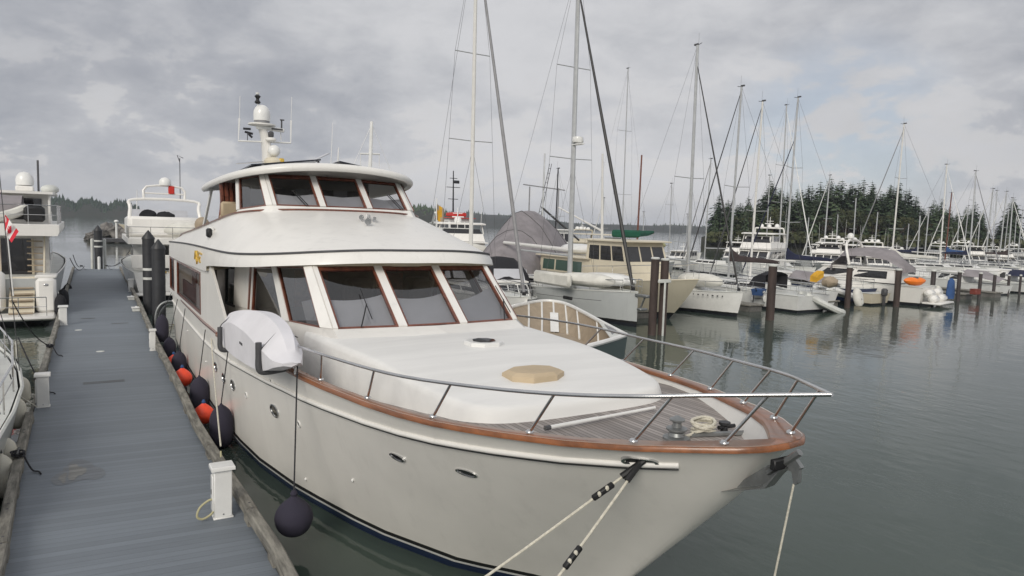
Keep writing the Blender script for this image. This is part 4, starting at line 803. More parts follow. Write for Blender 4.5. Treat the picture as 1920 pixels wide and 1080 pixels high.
for k in range(60): a_ = k * .55; rr_ = .15 + .02 * math.sin(k * .9); pts.append((rr_ * math.cos(a_), .10 * math.sin(a_) + .02 * math.sin(k), .07 + .06 * math.sin(a_ * .5 + 1) + .0012 * k))
mb.tube(smooth(pts, 2), .018, 6); mb.tube(smooth([(-.1, 0, .05), (-.3, -.02, .03), (-.42, .04, .03), (-.5, 0, .05)], 4), .018, 6); tag(mb.obj('rope_coil', 'rope', loc=rc), 'loose coil of white rope on the teak foredeck beside the windlass', 'rope')
a, b = onz(1022, 803, 2.59), onz(1228, 764, 2.59); c = (a + b) / 2; mb = MB(); mb.tube([a - c, a.lerp(b, .45) - c], .025, 8); mb.tube([a.lerp(b, .45) - c, b - c], .02, 8); mb.cur = 1; mb.tube([a - c, a.lerp(b, .04) - c], .03, 8); tag(mb.obj('boat_hook', ['white', 'dgrey'], loc=c), 'long white boat hook lying on the teak foredeck', 'boat hook')
line_thing('spring_line', [Vector((X0 - 2.97, 18.0, 1.95)), *sag((X0 - 2.97, 18.0, 1.95), (.08, 13.4, .7), .1, 6)[1:]], .016, 'rope', 'pale spring line from the yacht side down to the dock timber past the red buoys')
line_thing('shore_hose', smooth([(.02, 13.0, .72), (-.06, 12.4, .60), (-.12, 11.8, .47), (-.2, 11.3, .47), (-.22, 10.95, .5)], 4), .016, 'yrope', 'yellowish hose running along the dock timber to the nearest power post', 'hose')
hp_c = onz(292, 590, DZ); mb = MB(); mb.tube(smooth([(.0, 0, -.4), (.02, 0, .35), (.15, 0, .75), (.42, 0, .93), (.75, 0, .9), (1.0, 0, .7)], 5), .05, 10); mb.tube(smooth([(.12, .15, -.2), (.15, .15, .3), (.3, .15, .65), (.55, .15, .8), (.95, .15, .65)], 5), .03, 8); tag(mb.obj('boarding_hoop', 'galv', loc=(.35, 31.2, DZ)), 'curved grey steel boarding hoop behind the yacht stern, beside the dark piles', 'handrail')
# ------------------------------------------------------------------ far shores and the wooded point
def ridge(name, pts, depth_back, m, kind='structure'):
    """hill body: crest points (px,py,dist) with a front foot at the water and a back slope"""
    crest = [dep(*p) for p in pts]; mb = MB(); rnd = random.Random(4); rows = []
    for k, (fz, push) in enumerate(((0, -.05), (.0, 0), (.55, .3), (.85, .6), (1, 1), (.7, 1.8), (0, 2.6))):
        row = []
        for p in crest:
            d = Vector((p.x - CAM.x, p.y - CAM.y, 0)); u = d.normalized(); q = Vector((p.x, p.y, 0)) + u * (push - 1) * depth_back; row.append(Vector((q.x, q.y, max(-1, (p.z * fz - (1 if k in (0, 6) else 0)))) ))
        rows.append(row)
    mb.loft(rows, closed=False); o = mb.obj(name, m, ang=180); tag(o, kind=kind); return crest
def conifer_mesh(h, seed, tiers=26, spread=.22, bare=.12, ragged=.5):
    """crown of drooping sprays, many small faces in whorls with gaps between"""
    rnd = random.Random(seed); vs = []; fs = []
    for i in range(tiers):
        u = i / (tiers - 1); z = h * (bare + (1 - bare) * u); rad = h * spread * ((1 - u) ** .62) * (.75 + ragged * rnd.random()) + .06 * h * (1 - u) * .3 + .05
        nb = max(4, int(8 - 4 * u + rnd.random() * 2)); a0 = rnd.random() * 6.28
        for b in range(nb):
            if rnd.random() < .12 * ragged * 2: continue
            a = a0 + 6.28 * b / nb + (rnd.random() - .5) * .5; L = rad * (.6 + .55 * rnd.random()); dr = L * (.25 + .35 * rnd.random()) * (1 - .6 * u); ca, sa = math.cos(a), math.sin(a)
            seg = 3
            for k in range(seg):
                f0, f1 = k / seg, (k + 1.15) / seg; wd = L * .34 * (1 - .55 * f0) * (.7 + .6 * rnd.random()); j = (rnd.random() - .5) * .25 * L
                def P(f, w, dz): return (ca * L * f - sa * w, sa * L * f + ca * w, z - dr * f * f + dz)
                o = len(vs); tl = (rnd.random() - .35) * h * .018
                vs += [P(f0, -wd * .5 + j * f0, 0), P((f0 + f1) / 2, -wd + j * f0, -wd * .35 + tl), P(f1, j * f1, -wd * .15), P((f0 + f1) / 2, wd + j * f0, -wd * .35 - tl), P(f0, wd * .5 + j * f0, .0)]
                fs.append((o, o + 1, o + 2, o + 3, o + 4))
    o = len(vs); vs += [(.04, 0, h * .96), (-.03, .04, h * .96), (-.03, -.04, h * .96), (0, 0, h * 1.03)]; fs += [(o, o + 1, o + 3), (o + 1, o + 2, o + 3), (o + 2, o, o + 3)]
    return vs, fs
def tree_proto(name, label, h, seed, kind, group):
    r = thing(name, label, 'tree', (0, 0, 0), 0, group); rnd = random.Random(seed)
    mb = MB(); 
    if kind == 'fir':
        mb.tube([(0, 0, -.6), (.05, 0, h * .3), (0, .05, h * .7), (0, 0, h * .97)], [h * .018, h * .014, h * .008, .02], 6); mb.obj('trunk', 'bark', r); mb = MB(); mb.add(*conifer_mesh(h, seed, tiers=int(20 + h * .6), spread=.21 + .07 * rnd.random(), bare=.05 + .10 * rnd.random(), ragged=.35 + .4 * rnd.random())); mb.obj('crown', 'fir', r, smooth=False)
    else:
        limbs = [[(0, 0, -.6), (.1, 0, h * .3), (.3, .1, h * .6)], [(.1, 0, h * .25), (-h * .12, .1, h * .5), (-h * .2, 0, h * .68)], [(.1, 0, h * .3), (h * .14, -.1, h * .5), (h * .24, 0, h * .62)]]
        for l in limbs: mb.tube(l, [h * .02, h * .013, h * .006], 6)
        mb.obj('trunk', 'bark', r); mb = MB(); vs = []; fs = []
        for c in range(26):
            a = rnd.random() * 6.28; q = rnd.random() ** .5; cx, cy, cz = h * .3 * q * math.cos(a), h * .3 * q * math.sin(a), h * (.38 + .52 * rnd.random() * (1.1 - .5 * q)); rr = h * (.07 + .06 * rnd.random())
            for k in range(34):
                v = Vector((rnd.gauss(0, 1), rnd.gauss(0, 1), rnd.gauss(0, .8))).normalized() * rr * (.5 + .6 * rnd.random()); t = v.orthogonal().normalized(); w = v.cross(t).normalized(); s = h * .022 * (.7 + .7 * rnd.random()); c0 = Vector((cx, cy, cz)) + v; o = len(vs); vs += [c0 + t * s, c0 + w * s * .8, c0 - t * s, c0 - w * s * .8 + v * .2]; fs.append((o, o + 1, o + 2, o + 3))
        mb.add(vs, fs); mb.obj('crown', 'broad' if kind == 'broad' else 'rusty', r, smooth=False)
    return r
# terrain of the point: seen heights of the tree line, then ground well below the crowns
PT_LINE = [(1315, 452), (1335, 448), (1360, 446), (1420, 446), (1500, 448), (1600, 450), (1700, 454), (1780, 458), (1860, 462), (1960, 466)]
DPT = 185.
ridge('wooded_point', [(px, py - 8, DPT + 12) for px, py in PT_LINE], 18, 'hill')
TOPS = [(1330, 412), (1345, 362), (1362, 372), (1385, 378), (1400, 365), (1418, 372), (1440, 336), (1458, 350), (1472, 358), (1490, 352), (1510, 345), (1532, 338), (1552, 332), (1572, 336), (1592, 342), (1612, 334), (1628, 338), (1645, 355), (1662, 344), (1680, 340), (1698, 352), (1712, 366), (1728, 388), (1745, 372), (1760, 370), (1776, 384), (1790, 396), (1806, 385), (1822, 376), (1838, 392), (1852, 430), (1872, 415), (1893, 370)]
protos = [tree_proto('fir_tree', 'tall dark fir in the dense wood on the point', 20, 11 + k, 'fir', 'dark firs on the wooded point') for k in range(6)]
bro = [tree_proto('broadleaf_tree', 'rounded dull green tree low in the wood on the point', 11, 40 + k, 'broad', 'rounded trees among the firs') for k in range(3)]
rus = tree_proto('bare_tree', 'reddish brown leafless-looking tree at the foot of the wood', 9, 60, 'rusty', 'reddish trees at the foot of the wood')
used = set(); rnd = random.Random(99)
def place(proto, pos, h, base_h):
    k = h / base_h; kx = k * (.95 + .5 * rnd.random())
    if proto.name not in used: used.add(proto.name); proto.location = pos; proto.rotation_euler = (0, 0, rnd.random() * 6.28); proto.scale = (kx, kx, k); return proto
    o = dup(proto, pos, rnd.random() * 6.28, scale=(kx, kx, k)); return o
def gz(px): return interp(px, PT_LINE)
def seen_h(px, top, d): return (gz(px) - top) * d / FPX
for i, (px, py) in enumerate(TOPS):
    d = DPT + 14 + rnd.random() * 14; b = dep(px, gz(px) - 6, d); h = max(3, (gz(px) - 6 - py) * d / FPX); o = place(protos[i % 6], (b.x, b.y, b.z - .3), h, 20)
    if px == 1893: o['label'] = 'single narrow fir standing apart at the right end of the wood'; o['group'] = 'lone firs of the shore'
for row, (dd, lo, hi, n) in enumerate(((8, .66, .97, 66), (24, .80, .99, 52), (0, .35, .72, 48))):
    for k in range(n):
        px = 1338 + (1900 - 1338) * (k + rnd.random() * .9) / n
        if 1842 < px < 1880 and row < 2: continue
        top = interp(px, TOPS); d = DPT + dd + rnd.random() * 9; q = lo + (hi - lo) * rnd.random(); base = gz(px) - (4 if row < 2 else 0); b = dep(px, base, d); h = max(2.5, (base - top) * q * d / FPX)
        p = protos[rnd.randrange(6)]; bh = 20
        if row == 2 and rnd.random() < .55: p, bh, h = (bro[rnd.randrange(3)], 11, min(h, 9 + 3 * rnd.random())) if rnd.random() < .62 else (rus, 9, min(h, 7 + 2 * rnd.random()))
        place(p, (b.x, b.y, max(-.2, b.z - .4)), h, bh)
# low brush along the waterline of the point
mb = MB(); vs = []; fs = []
for k in range(3800):
    px = 1325 + 600 * rnd.random(); c = dep(px, gz(px) + 5 - 16 * rnd.random() ** 1.6, DPT - 6 + 10 * rnd.random()); s = .35 + .5 * rnd.random(); v = Vector((rnd.gauss(0, 1), rnd.gauss(0, 1), rnd.gauss(0, 1))).normalized(); t = v.orthogonal().normalized(); w = v.cross(t); o = len(vs); vs += [c + t * s, c + w * s, c - t * s, c - w * s]; fs.append((o, o + 1, o + 2, o + 3))
mb.add(vs, fs); tag(mb.obj('undergrowth', 'broad', smooth=False), 'dull brown brush along the shore below the wood', 'brush', kind='stuff')
# far wooded hills across the water
def far_wood(name, pts, back, label, nrow, th):
    cr = ridge(name + '_hill', pts, back, 'hill'); mb = MB(); rn = random.Random(5); L = len(cr)
    for k in range(nrow):
        q = rn.random() * (L - 1.001); i = int(q); p = cr[i].lerp(cr[i + 1], q - i); d = Vector((p.x - CAM.x, p.y - CAM.y, 0)).normalized(); f = rn.random(); z = p.z * (.9 - .85 * f ** 2) if f > .1 else p.z
        c = Vector((p.x, p.y, z - th * .25)) - d * back * f * .8; h = th * (.45 + .75 * rn.random()); r = h * (.2 + .12 * rn.random()); n = 6
        ring = [(c.x + r * math.cos(6.28 * j / n) * (.7 + .6 * rn.random()), c.y + r * math.sin(6.28 * j / n), c.z + h * .12 * rn.random()) for j in range(n)]; r2 = [(c.x + (x - c.x) * .55 + r * .2 * (rn.random() - .5), c.y + (y - c.y) * .55, c.z + h * (.45 + .1 * rn.random())) for x, y, z_ in ring]; o = len(mb.v)
        mb.add(ring + r2 + [(c.x, c.y, c.z + h)], [(j, (j + 1) % n, n + (j + 1) % n, n + j) for j in range(n)] + [(n + j, n + (j + 1) % n, 2 * n) for j in range(n)])
    tag(mb.obj(name, 'fir', smooth=False), label, 'wood', kind='stuff')
far_wood('far_wood', [(60, 396, 900), (100, 378, 900), (118, 374, 900), (135, 385, 900), (143, 386, 900), (155, 376, 900), (170, 377, 900), (185, 381, 900), (196, 389, 900), (206, 389, 900), (218, 382, 900), (235, 383, 900), (250, 390, 900), (262, 397, 900)], 60, 'dark wooded island across the water at the far left', 700, 9)
far_wood('mid_wood', [(770, 396, 800), (785, 391, 800), (800, 390, 800), (815, 394, 800), (835, 400, 800), (850, 405, 800)], 50, 'small dark wooded rise seen right of the yacht pilothouse', 200, 8)
far_wood('far_shore_wood', [(850, 403, 1500), (880, 398, 1500), (905, 402, 1500), (960, 404, 1500), (1000, 405, 1500), (1030, 412, 1500), (1060, 417, 1500), (1100, 420, 1500), (1160, 421, 1500), (1220, 423, 1500), (1260, 422, 1500), (1300, 424, 1500), (1360, 428, 1500), (1500, 432, 1500)], 90, 'long low wooded shore on the horizon behind the moored boats', 500, 7)

# ------------------------------------------------------------------ boats of the marina, bow at local origin, stern towards +y
def hullset(r, L, B, fb, fs, hm='white', boot='black', rake=.12, tr=.04, full=.55, deckm='dirtywhite', tum=0., stripe=None):
    """hull, boot stripe, deck; returns sheer height and half beam as functions of u=y/L"""
    def hb(u): return B / 2 * (math.sin(min(1, u / full) * math.pi / 2) ** .8 if u < full else 1 - .16 * ((u - full) / (1 - full)) ** 2)
    def sh(u): return fb + (fs - fb) * (1 - (1 - u) ** 2) * 1.0
    us = [0, .02, .06, .12, .2, .3, .42, .55, .7, .85, 1]
    def P(s, u, k):   # k 0 at waterline .. 1 at sheer
        z = sh(u) * k; y0 = rake * L * (1 - k) ** 1.2; y1 = L - tr * L * (1 - k); w = hb(u) * (.62 + .38 * k ** .8 if u < .3 else .84 + .16 * k); w = w * (1 if u > .001 else 0)
        return Vector((s * w, y0 + (y1 - y0) * u, z))
    def row(k): return [P(-1, u, k) for u in us[::-1]] + [P(1, u, k) for u in us[1:]]
    mb = MB(); ks = [.16, .3, .5, .7, .85, 1]; rows = [row(k) for k in ks]; mb.loft(rows, closed=False, flip=True); mb.sheet([q[0] for q in rows] + [q[-1] for q in rows[::-1]]); mb.obj('hull', hm, r, ang=50)
    mb = MB(); rows = [row(.09), row(.165)]; mb.loft(rows, closed=False, flip=True); mb.sheet([rows[0][0], rows[1][0], rows[1][-1], rows[0][-1]]); mb.obj('boot_stripe', boot, r, ang=50)
    mb = MB(); lo = [Vector((p.x * .9, p.y, -.35)) for p in row(0)]; mb.loft([lo, row(.0), row(.092)], closed=False, flip=True); b_ = [lo, row(.092)]; mb.sheet([b_[0][0], b_[1][0], b_[1][-1], b_[0][-1]]); mb.obj('bottom', 'bottom', r, ang=50)
    mb = MB(); t = row(1); ribbon([Vector((p.x * .96, p.y, p.z - .02)) for p in t[:len(us)]], [Vector((p.x * .96, p.y, p.z - .02)) for p in t[len(us) - 1:][::-1]], mb); mb.obj('deck', deckm, r)
    mb = MB(); mb.tube([p + Vector((0, 0, .01)) for p in row(1)], .035, 5); mb.obj('toe_rail', 'dirtywhite' if stripe is None else stripe, r)
    return sh, hb
def house(r, name, y0, y1, w0, w1, z0, z1, m='gel', rakef=.5, rakeb=.1, nwin=3, winm='tglass', front=True, inset=.04, wz=(.35, .88), roofm=None, over=.12, frontn=3, lab=None):
    """deckhouse block with raked front, side and front windows each a part, and an overhanging roof"""
    h = z1 - z0; mb = MB(); b = [(-w0, y0), (w0, y0), (w1, y1), (-w1, y1)]; t = [(-w0 + inset, y0 + rakef * h), (w0 - inset, y0 + rakef * h), (w1 - inset, y1 - rakeb * h), (-w1 + inset, y1 - rakeb * h)]
    mb.loft([[Vector((x, y, z0)) for x, y in b], [Vector((x, y, z1)) for x, y in t]]); hs = mb.obj(name, m, r, smooth=False)
    def Wl(a, c, u, v): return Vector((*Vector(b[a]).lerp(Vector(b[c]), u), z0)).lerp(Vector((*Vector(t[a]).lerp(Vector(t[c]), u), z1)), v)
    def panes(a, c, n, u0, u1):
        for k in range(n):
            ua, ub = u0 + (u1 - u0) * (k + .06) / n, u0 + (u1 - u0) * (k + .94) / n; q = [Wl(a, c, ua, wz[0]), Wl(a, c, ub, wz[0]), Wl(a, c, ub, wz[1]), Wl(a, c, ua, wz[1])]; nn = (q[1] - q[0]).cross(q[3] - q[0]).normalized(); mid = sum(q, Vector()) / 4; nn = nn if nn.dot(Vector((mid.x, mid.y - (y0 + y1) / 2, 0))) > 0 else -nn
            m2 = MB(); m2.prism([p + nn * .004 for p in q], nn * .014); m2.obj('window', winm, hs, smooth=False)
    if nwin: panes(3, 0, nwin, .06, .94); panes(1, 2, nwin, .06, .94)
    if front: panes(0, 1, frontn, .03, .97)
    if roofm:
        mb = MB(); o = over; rr = [(-w0 + inset - o, y0 + rakef * h - o * 2.0), (w0 - inset + o, y0 + rakef * h - o * 2.0), (w1 - inset + o, y1 - rakeb * h + o), (-w1 + inset - o, y1 - rakeb * h + o)]; c0 = Vector((0, (rr[0][1] + rr[2][1]) / 2))
        mb.loft([[Vector((x, y, z1 + .003)) for x, y in rr], [Vector((x, y, z1 + .07)) for x, y in rr], [Vector((*(c0 + (Vector(q) - c0) * .82), z1 + .12)) for q in rr]]); mb.obj('roof', roofm, hs, smooth=False)
    return hs
def railing(r, pts, h, n, m='steel', mid=True, name='railing'):
    pts = [Vector(p) for p in pts]; mb = MB(); mb.tube([p + Vector((0, 0, h)) for p in pts], .022, 5)
    if mid: mb.tube([p + Vector((0, 0, h * .5)) for p in pts], .012, 4)
    tot = sum((b - a).length for a, b in zip(pts, pts[1:])); 
    for k in range(n + 1):
        d = tot * k / n
        for a, b in zip(pts, pts[1:]):
            l = (b - a).length
            if d <= l + 1e-6: p = a.lerp(b, d / l if l else 0); mb.tube([p, p + Vector((0, 0, h))], .016, 4); break
            d -= l
    return mb.obj(name, m, r)
def dome(r, x, y, z, s=.28, m='white'):
    mb = MB(); mb.lathe([(s * .5, 0), (s * .95, .04), (s, s * .7), (s * .9, s * 1.2), (s * .55, s * 1.65), (.03, s * 1.8)], (x, y, z), 14); return mb.obj('radar_dome', m, r)
def dinghy(r, c, L, W_, H, m, rz=0., name='covered_dinghy'):
    mb = MB(); rings = []
    for u, w, h in ((0, .1, .35), (.1, .5, .7), (.28, .88, .95), (.5, 1, 1), (.75, 1, .95), (.93, .9, .8), (1, .6, .5)):
        y = (u - .5) * L; rings.append([Vector((W_ / 2 * w * math.cos(a), y, H * .45 + H * .55 * h * (math.sin(a) if math.sin(a) > 0 else math.sin(a) * .8))) for a in [2 * math.pi * k / 14 for k in range(14)]])
    mt = Matrix.Translation(Vector(c)) @ Matrix.Rotation(rz, 4, 'Z'); mb.loft([[mt @ p for p in q] for q in rings]); return mb.obj(name, m, r)
def spar(r, a, b, r0, r1, m, name): mb = MB(); mb.tube([a, b], [r0, r1], 8); return mb.obj(name, m, r)
def wire(r, a, b, rad=.008, m='dgrey', name='shroud'): mb = MB(); mb.tube([a, b], rad, 4, cap=False); return mb.obj(name, m, r)
def sailboat(label, loc, rz, L, B, mast_h, hm='white', fb=1.35, furl='dgrey', furl_r=.07, cover=None, dodger=None, mastm='alu', spread=(.45, .72), mastat=.40, rake=.06, boot='black', lean=0., cabin=True, group='sailboats in the marina', nm='sailboat', furl_from=.97, mr=.085, stripe=None, boomz=1.75, detail=True):
    r = thing(nm, label, 'sailboat', loc, rz, group); sh, hb = hullset(r, L, B, fb, fb * .8, hm, boot, rake, .02, .6, stripe=stripe)
    ym = mastat * L; zd = sh(mastat)
    if cabin: house(r, 'coachroof', .26 * L, .68 * L, B * .2, B * .27, sh(.45) - .03, sh(.45) + .42, 'white', 1.6, .2, 3, 'tglass', False, .08, (.3, .75), None)
    top = Vector((lean, ym + .012 * mast_h, mast_h)); foot = Vector((0, ym, zd)); m = spar(r, foot, top, mr, mr * .8, mastm, 'mast')
    mb = MB(); mb.tube([top, top + Vector((0, -.35, .08))], .02, 4); mb.tube([top + Vector((.08, 0, 0)), top + Vector((.08, 0, .75))], .008, 4); mb.box(top + Vector((0, .1, .06)), (.1, .3, .1)); mb.obj('masthead_gear', 'dgrey', m)
    rad = .0085
    for k, f in enumerate(spread):
        p = foot.lerp(top, f); w = B * (.34 if k == 0 else .27)
        mb = MB(); mb.tube([p + Vector((-w, .2, .06)), p, p + Vector((w, .2, .06))], .028, 5); mb.obj('spreader', 'alu', m)
    for s in (-1, 1):
        mb = MB(); ch = Vector((s * B * .46, ym + .25, sh(.42))); pts = [ch] + [foot.lerp(top, f) + Vector((s * B * (.34 if k == 0 else .27), .2, .06)) for k, f in enumerate(spread)] + [top]; mb.tube(pts, rad, 4, cap=False); mb.obj('shroud', 'dgrey', r)
        wire(r, ch + Vector((-s * .06, -.3, 0)), foot.lerp(top, spread[0] - .02), rad)
    wire(r, Vector((0, L * .99, sh(1))), top, rad, name='backstay')
    ft = foot.lerp(top, furl_from); fbm = Vector((0, .02 * L + .1, sh(0) + .12))
    if furl: mb = MB(); mb.tube([fbm, fbm.lerp(ft, .06), fbm.lerp(ft, .4), fbm.lerp(ft, .93), ft], [furl_r * .7, furl_r, furl_r * .9, furl_r * .55, .02], 7); mb.obj('furled_sail', furl, r); mb = MB(); mb.lathe([(.1, 0), (.1, .16)], fbm + Vector((0, 0, -.05)), 10); mb.obj('furling_drum', 'darkmetal', r)
    else: wire(r, fbm, ft, rad, name='forestay')
    bz = zd + boomz * .8 + .35; be = Vector((0, ym + .36 * L, bz + .08)); spar(r, Vector((0, ym + .1, bz)), be, .07, .06, mastm, 'boom')
    if cover:
        mb = MB(); rings = []
        for u, hh, w in ((0, .95, .12), (.05, .75, .17), (.2, .40, .17), (.5, .30, .15), (.85, .22, .12), (1, .12, .08)):
            c = Vector((0, ym + .1, bz)).lerp(be, u); rings.append([c + Vector((w * math.cos(a), 0, -.10 + (hh if math.sin(a) > 0 else .06) * math.sin(a) + .05)) for a in [2 * math.pi * k / 10 for k in range(10)]])
        mb.loft(rings); mb.obj('sail_cover', cover, r)
    if dodger:
        y0 = .64 * L; mb = MB(); rings = []
        for u, h in ((0, .1), (.25, .75), (.6, 1.0), (1.0, .98)): rings.append([Vector((B * .3 * x, y0 + u * 1.3, sh(.65) + .35 + h * (.95 - .25 * x * x))) for x in (-1, -.8, -.4, 0, .4, .8, 1)])
        base = [Vector((B * .3 * x, y0 - .05, sh(.65) + .3)) for x in (-1, -.8, -.4, 0, .4, .8, 1)]; mb.loft([base] + rings, closed=False)
        for s in (0, 6): mb.add([rings[0][s], rings[1][s], rings[2][s], rings[3][s], rings[3][s] - Vector((0, 0, .9)), base[s]], [(0, 1, 2, 3, 4, 5)])
        d = mb.obj('dodger', dodger, r)
        mb = MB()
        for x0, x1 in ((-.75, -.08), (.08, .75)): mb.sheet([Vector((B * .3 * x, y0 + u * 1.3 - .02, sh(.65) + .35 + h * (.95 - .25 * x * x) + .012)) for x, u, h in ((x0, .05, .2), (x1, .05, .2), (x1, .22, .68), (x0, .22, .68))])
        mb.obj('clear_panel', 'shade', d, smooth=False)
    if detail:
        railing(r, [(0 - .25, .02 * L, sh(0)), (-.02, -.02 * L, sh(0)), (.25, .02 * L, sh(0))], .65, 2, name='pulpit')
        for s in (-1, 1): railing(r, [Vector((s * hb(u) * .94, u * L, sh(u))) for u in (.05, .12, .25, .4, .6, .8, .98)], .6, 7, name='lifeline')
        railing(r, [Vector((-hb(1) * .9, L * .985, sh(1))), Vector((hb(1) * .9, L * .985, sh(1)))], .65, 2, name='pushpit')
    return r, sh, hb
def cruiser(label, loc, rz, L, B, hm='white', fb=1.9, house_h=1.5, fly=True, hardtop=True, arch=True, domes=2, nm='motor_cruiser', group='motor cruisers in the marina', winm='tglass', gel='gel', rails=True, whip=2, seed=0, boot='black', dk=.20, hx=.78, hs=.74):
    r = thing(nm, label, 'motor boat', loc, rz, group); r.scale = (.9, .9, hs); sh, hb = hullset(r, L, B, fb, fb * .68, hm, boot, .13, .03, .5); rn = random.Random(seed + 3)
    z0 = sh(.5) - .06; z1 = z0 + house_h; y0 = dk * L; y1 = hx * L
    house(r, 'deckhouse', y0, y1, B * .34, B * .40, z0, z1, gel, 1.1, .05, 4, winm, True, .05, (.42, .86), gel, .22)
    if fly:
        fz = z1 + .13; mb = MB(); q = [(-B * .34, y0 + 1.0 * house_h + .3), (B * .34, y0 + 1.0 * house_h + .3), (B * .4, y1 - .1), (-B * .4, y1 - .1)]; mb.loft([[Vector((x, y, fz)) for x, y in q], [Vector((x * .93, y + (.35 if k < 2 else 0), fz + .62)) for k, (x, y) in enumerate(q)]]); mb.obj('flybridge', gel, r, smooth=False)
        mb = MB(); mb.add([Vector((-B * .3, q[0][1] + .33, fz + .63)), Vector((B * .3, q[0][1] + .33, fz + .63)), Vector((B * .27, q[0][1] + .6, fz + 1.0)), Vector((-B * .27, q[0][1] + .6, fz + 1.0))], [(0, 1, 2, 3)]); mb.obj('wind_screen', 'tglass', r, smooth=False)
        if hardtop and seed in (1, 5, 8, 1450, 7, 1885): house(r, 'upper_house', q[0][1] + .55, y1 - .5 - .08 * L, B * .29, B * .31, fz + .62, fz + 1.34, gel, .7, .05, 3, winm, True, .04, (.2, .9), None)
        if hardtop:
            hz = fz + (1.55 if seed % 3 else 1.35); ya, yb = q[0][1] + .8, y1 - .1; mb = MB()
            for x in (-B * .33, B * .33):
                for y in (ya + .3, yb - .3): mb = MB(); mb.tube([(x * 1.02, y - (.3 if y < (ya + yb) / 2 else -.3), fz + .6), (x * .95, y, hz)], .05, 6); mb.obj('roof_post', gel, r)
            mb = MB(); o = [(-B * .37, ya), (-B * .2, ya - .35), (B * .2, ya - .35), (B * .37, ya), (B * .37, yb), (-B * .37, yb)]; mb.loft([[Vector((x, y, hz)) for x, y in o], [Vector((x, y, hz + .1)) for x, y in o], [Vector((x * .85, ya + (y - ya) * .9 + .1, hz + .18)) for x, y in o]]); mb.obj('hard_top', gel, r, smooth=False)
    else: fz = z1; hz = z1 + .12
    tz_ = (hz if (hardtop or not fly) else fz + .6) + .15
    if arch:
        ya = y1 - .5; mb = MB(); pts = [(-B * .36, ya + .5, fz + .1), (-B * .33, ya, tz_ + .35), (-B * .24, ya - .15, tz_ + .6), (B * .24, ya - .15, tz_ + .6), (B * .33, ya, tz_ + .35), (B * .36, ya + .5, fz + .1)]; mb.tube(smooth(pts, 3), .09, 7); mb.obj('radar_arch', gel, r); tz_ = tz_ + .62; ym = ya - .15
    else: ym = (y0 + y1) / 2 + .4
    for k in range(domes): dome(r, (-.55 + 1.1 * k / max(1, domes - 1)) * B * .32 if domes > 1 else 0, ym, tz_, .24 + .1 * rn.random())
    mb = MB(); mb.tube([(0, ym + .1, tz_ - .1), (0, ym + .25, tz_ + 1.3)], [.05, .03], 6); mb.tube([(-.4, ym + .2, tz_ + .8), (.4, ym + .2, tz_ + .8)], .03, 5); mb.box((0, ym - .05, tz_ + .5), (1.0, .1, .1), .02); mb.obj('light_mast', 'white', r)
    for k in range(whip): mb = MB(); x = (-1) ** k * B * .36; mb.tube([(x, ym - .6 * k, tz_ - .6), (x * 1.05, ym - .3, tz_ + 2.4 + rn.random())], [.018, .008], 4); mb.obj('whip_antenna', 'white', r)
    if rails:
        railing(r, [Vector((-hb(u) * .93, u * L, sh(u))) for u in (.45, .3, .15, .05)] + [Vector((0, .0, sh(0)))] + [Vector((hb(u) * .93, u * L, sh(u))) for u in (.05, .15, .3, .45)], .75, 12)
    mb = MB(); mb.box((0, L + .35, .32), (B * .75, .9, .1), .03); mb.obj('swim_platform', 'dirtywhite', r)
    return r, sh, hb
def at(px, y, z=0.): p = ony(px, 460, y); return Vector((p.x, y, z))
PI = math.pi
# grey-hulled sailboat bow-out beside the twin pile
GX = onz(1186, 612, 0); r, sh, hb = sailboat('pale grey sloop with plumb bow, covered tenders on deck and thick black furled headsail', (GX.x, GX.y - .3, 0), 0, 14.5, 4.3, 19.5, 'ghull', 1.75, 'black', .10, None, None, 'alu', (.40, .68), .40, .0, boot='black', nm='sailboat', furl_from=.92, mr=.15, group='sailboats in the marina')
dinghy(r, (-.9, 2.9, 1.78), 3.2, 1.35, .75, 'wcover', .35); dinghy(r, (1.0, 3.4, 1.78), 3.4, 1.4, .7, 'white', .2)
mb = MB(); mb.box((-2.05, 4.6, 2.1), (.3, 3.4, .72), .12); mb.obj('liferaft_case', 'wcover', r)
mb = MB()
for y in (3.2, 7.5): mb.box((-1.99, y, 1.2), (.1, .75, .17), .02)
mb.obj('hull_port', 'black', r); mb = MB(); mb.tube([(-1.35, 1.2, 1.25), (-1.95, 3.5, 1.2), (-2.1, 6, 1.15)], .012, 4); mb.obj('cove_line', 'dgrey', r)
spar(r, Vector((0, 5.9, 3.6)), Vector((0, 13.2, 3.75)), .12, .1, 'whitemast', 'boom'); mb = MB(); mb.lathe([(.3, 0), (.34, .1), (.3, .3), (.1, .36)], (.05, 5.6, 9.6), 14); mb.box((0, 5.5, 9.5), (.3, .8, .06)); mb.obj('mast_radar', 'white', r)
mb = MB(); mb.box((0, -.35, 1.62), (.3, .9, .14), .03); mb.tube([(0, -.5, 1.55), (0, -.15, .85)], .05, 6); mb.box((0, -.35, .95), (.5, .3, .12), .03); mb.obj('bow_anchor', 'galv', r)
# white sloop with black dodger behind the yacht shoulder
b0 = ony(992, 560, 27.5); sailboat('white sloop with black dodger and grey furled headsail, half hidden by the white yacht', (b0.x, 27.6, 0), 0, 12.5, 3.9, 20.5, 'white', 1.5, 'grey', .10, None, 'blackc', 'whitemast', (.42, .66), .47, .06, furl_from=.98, mr=.12)
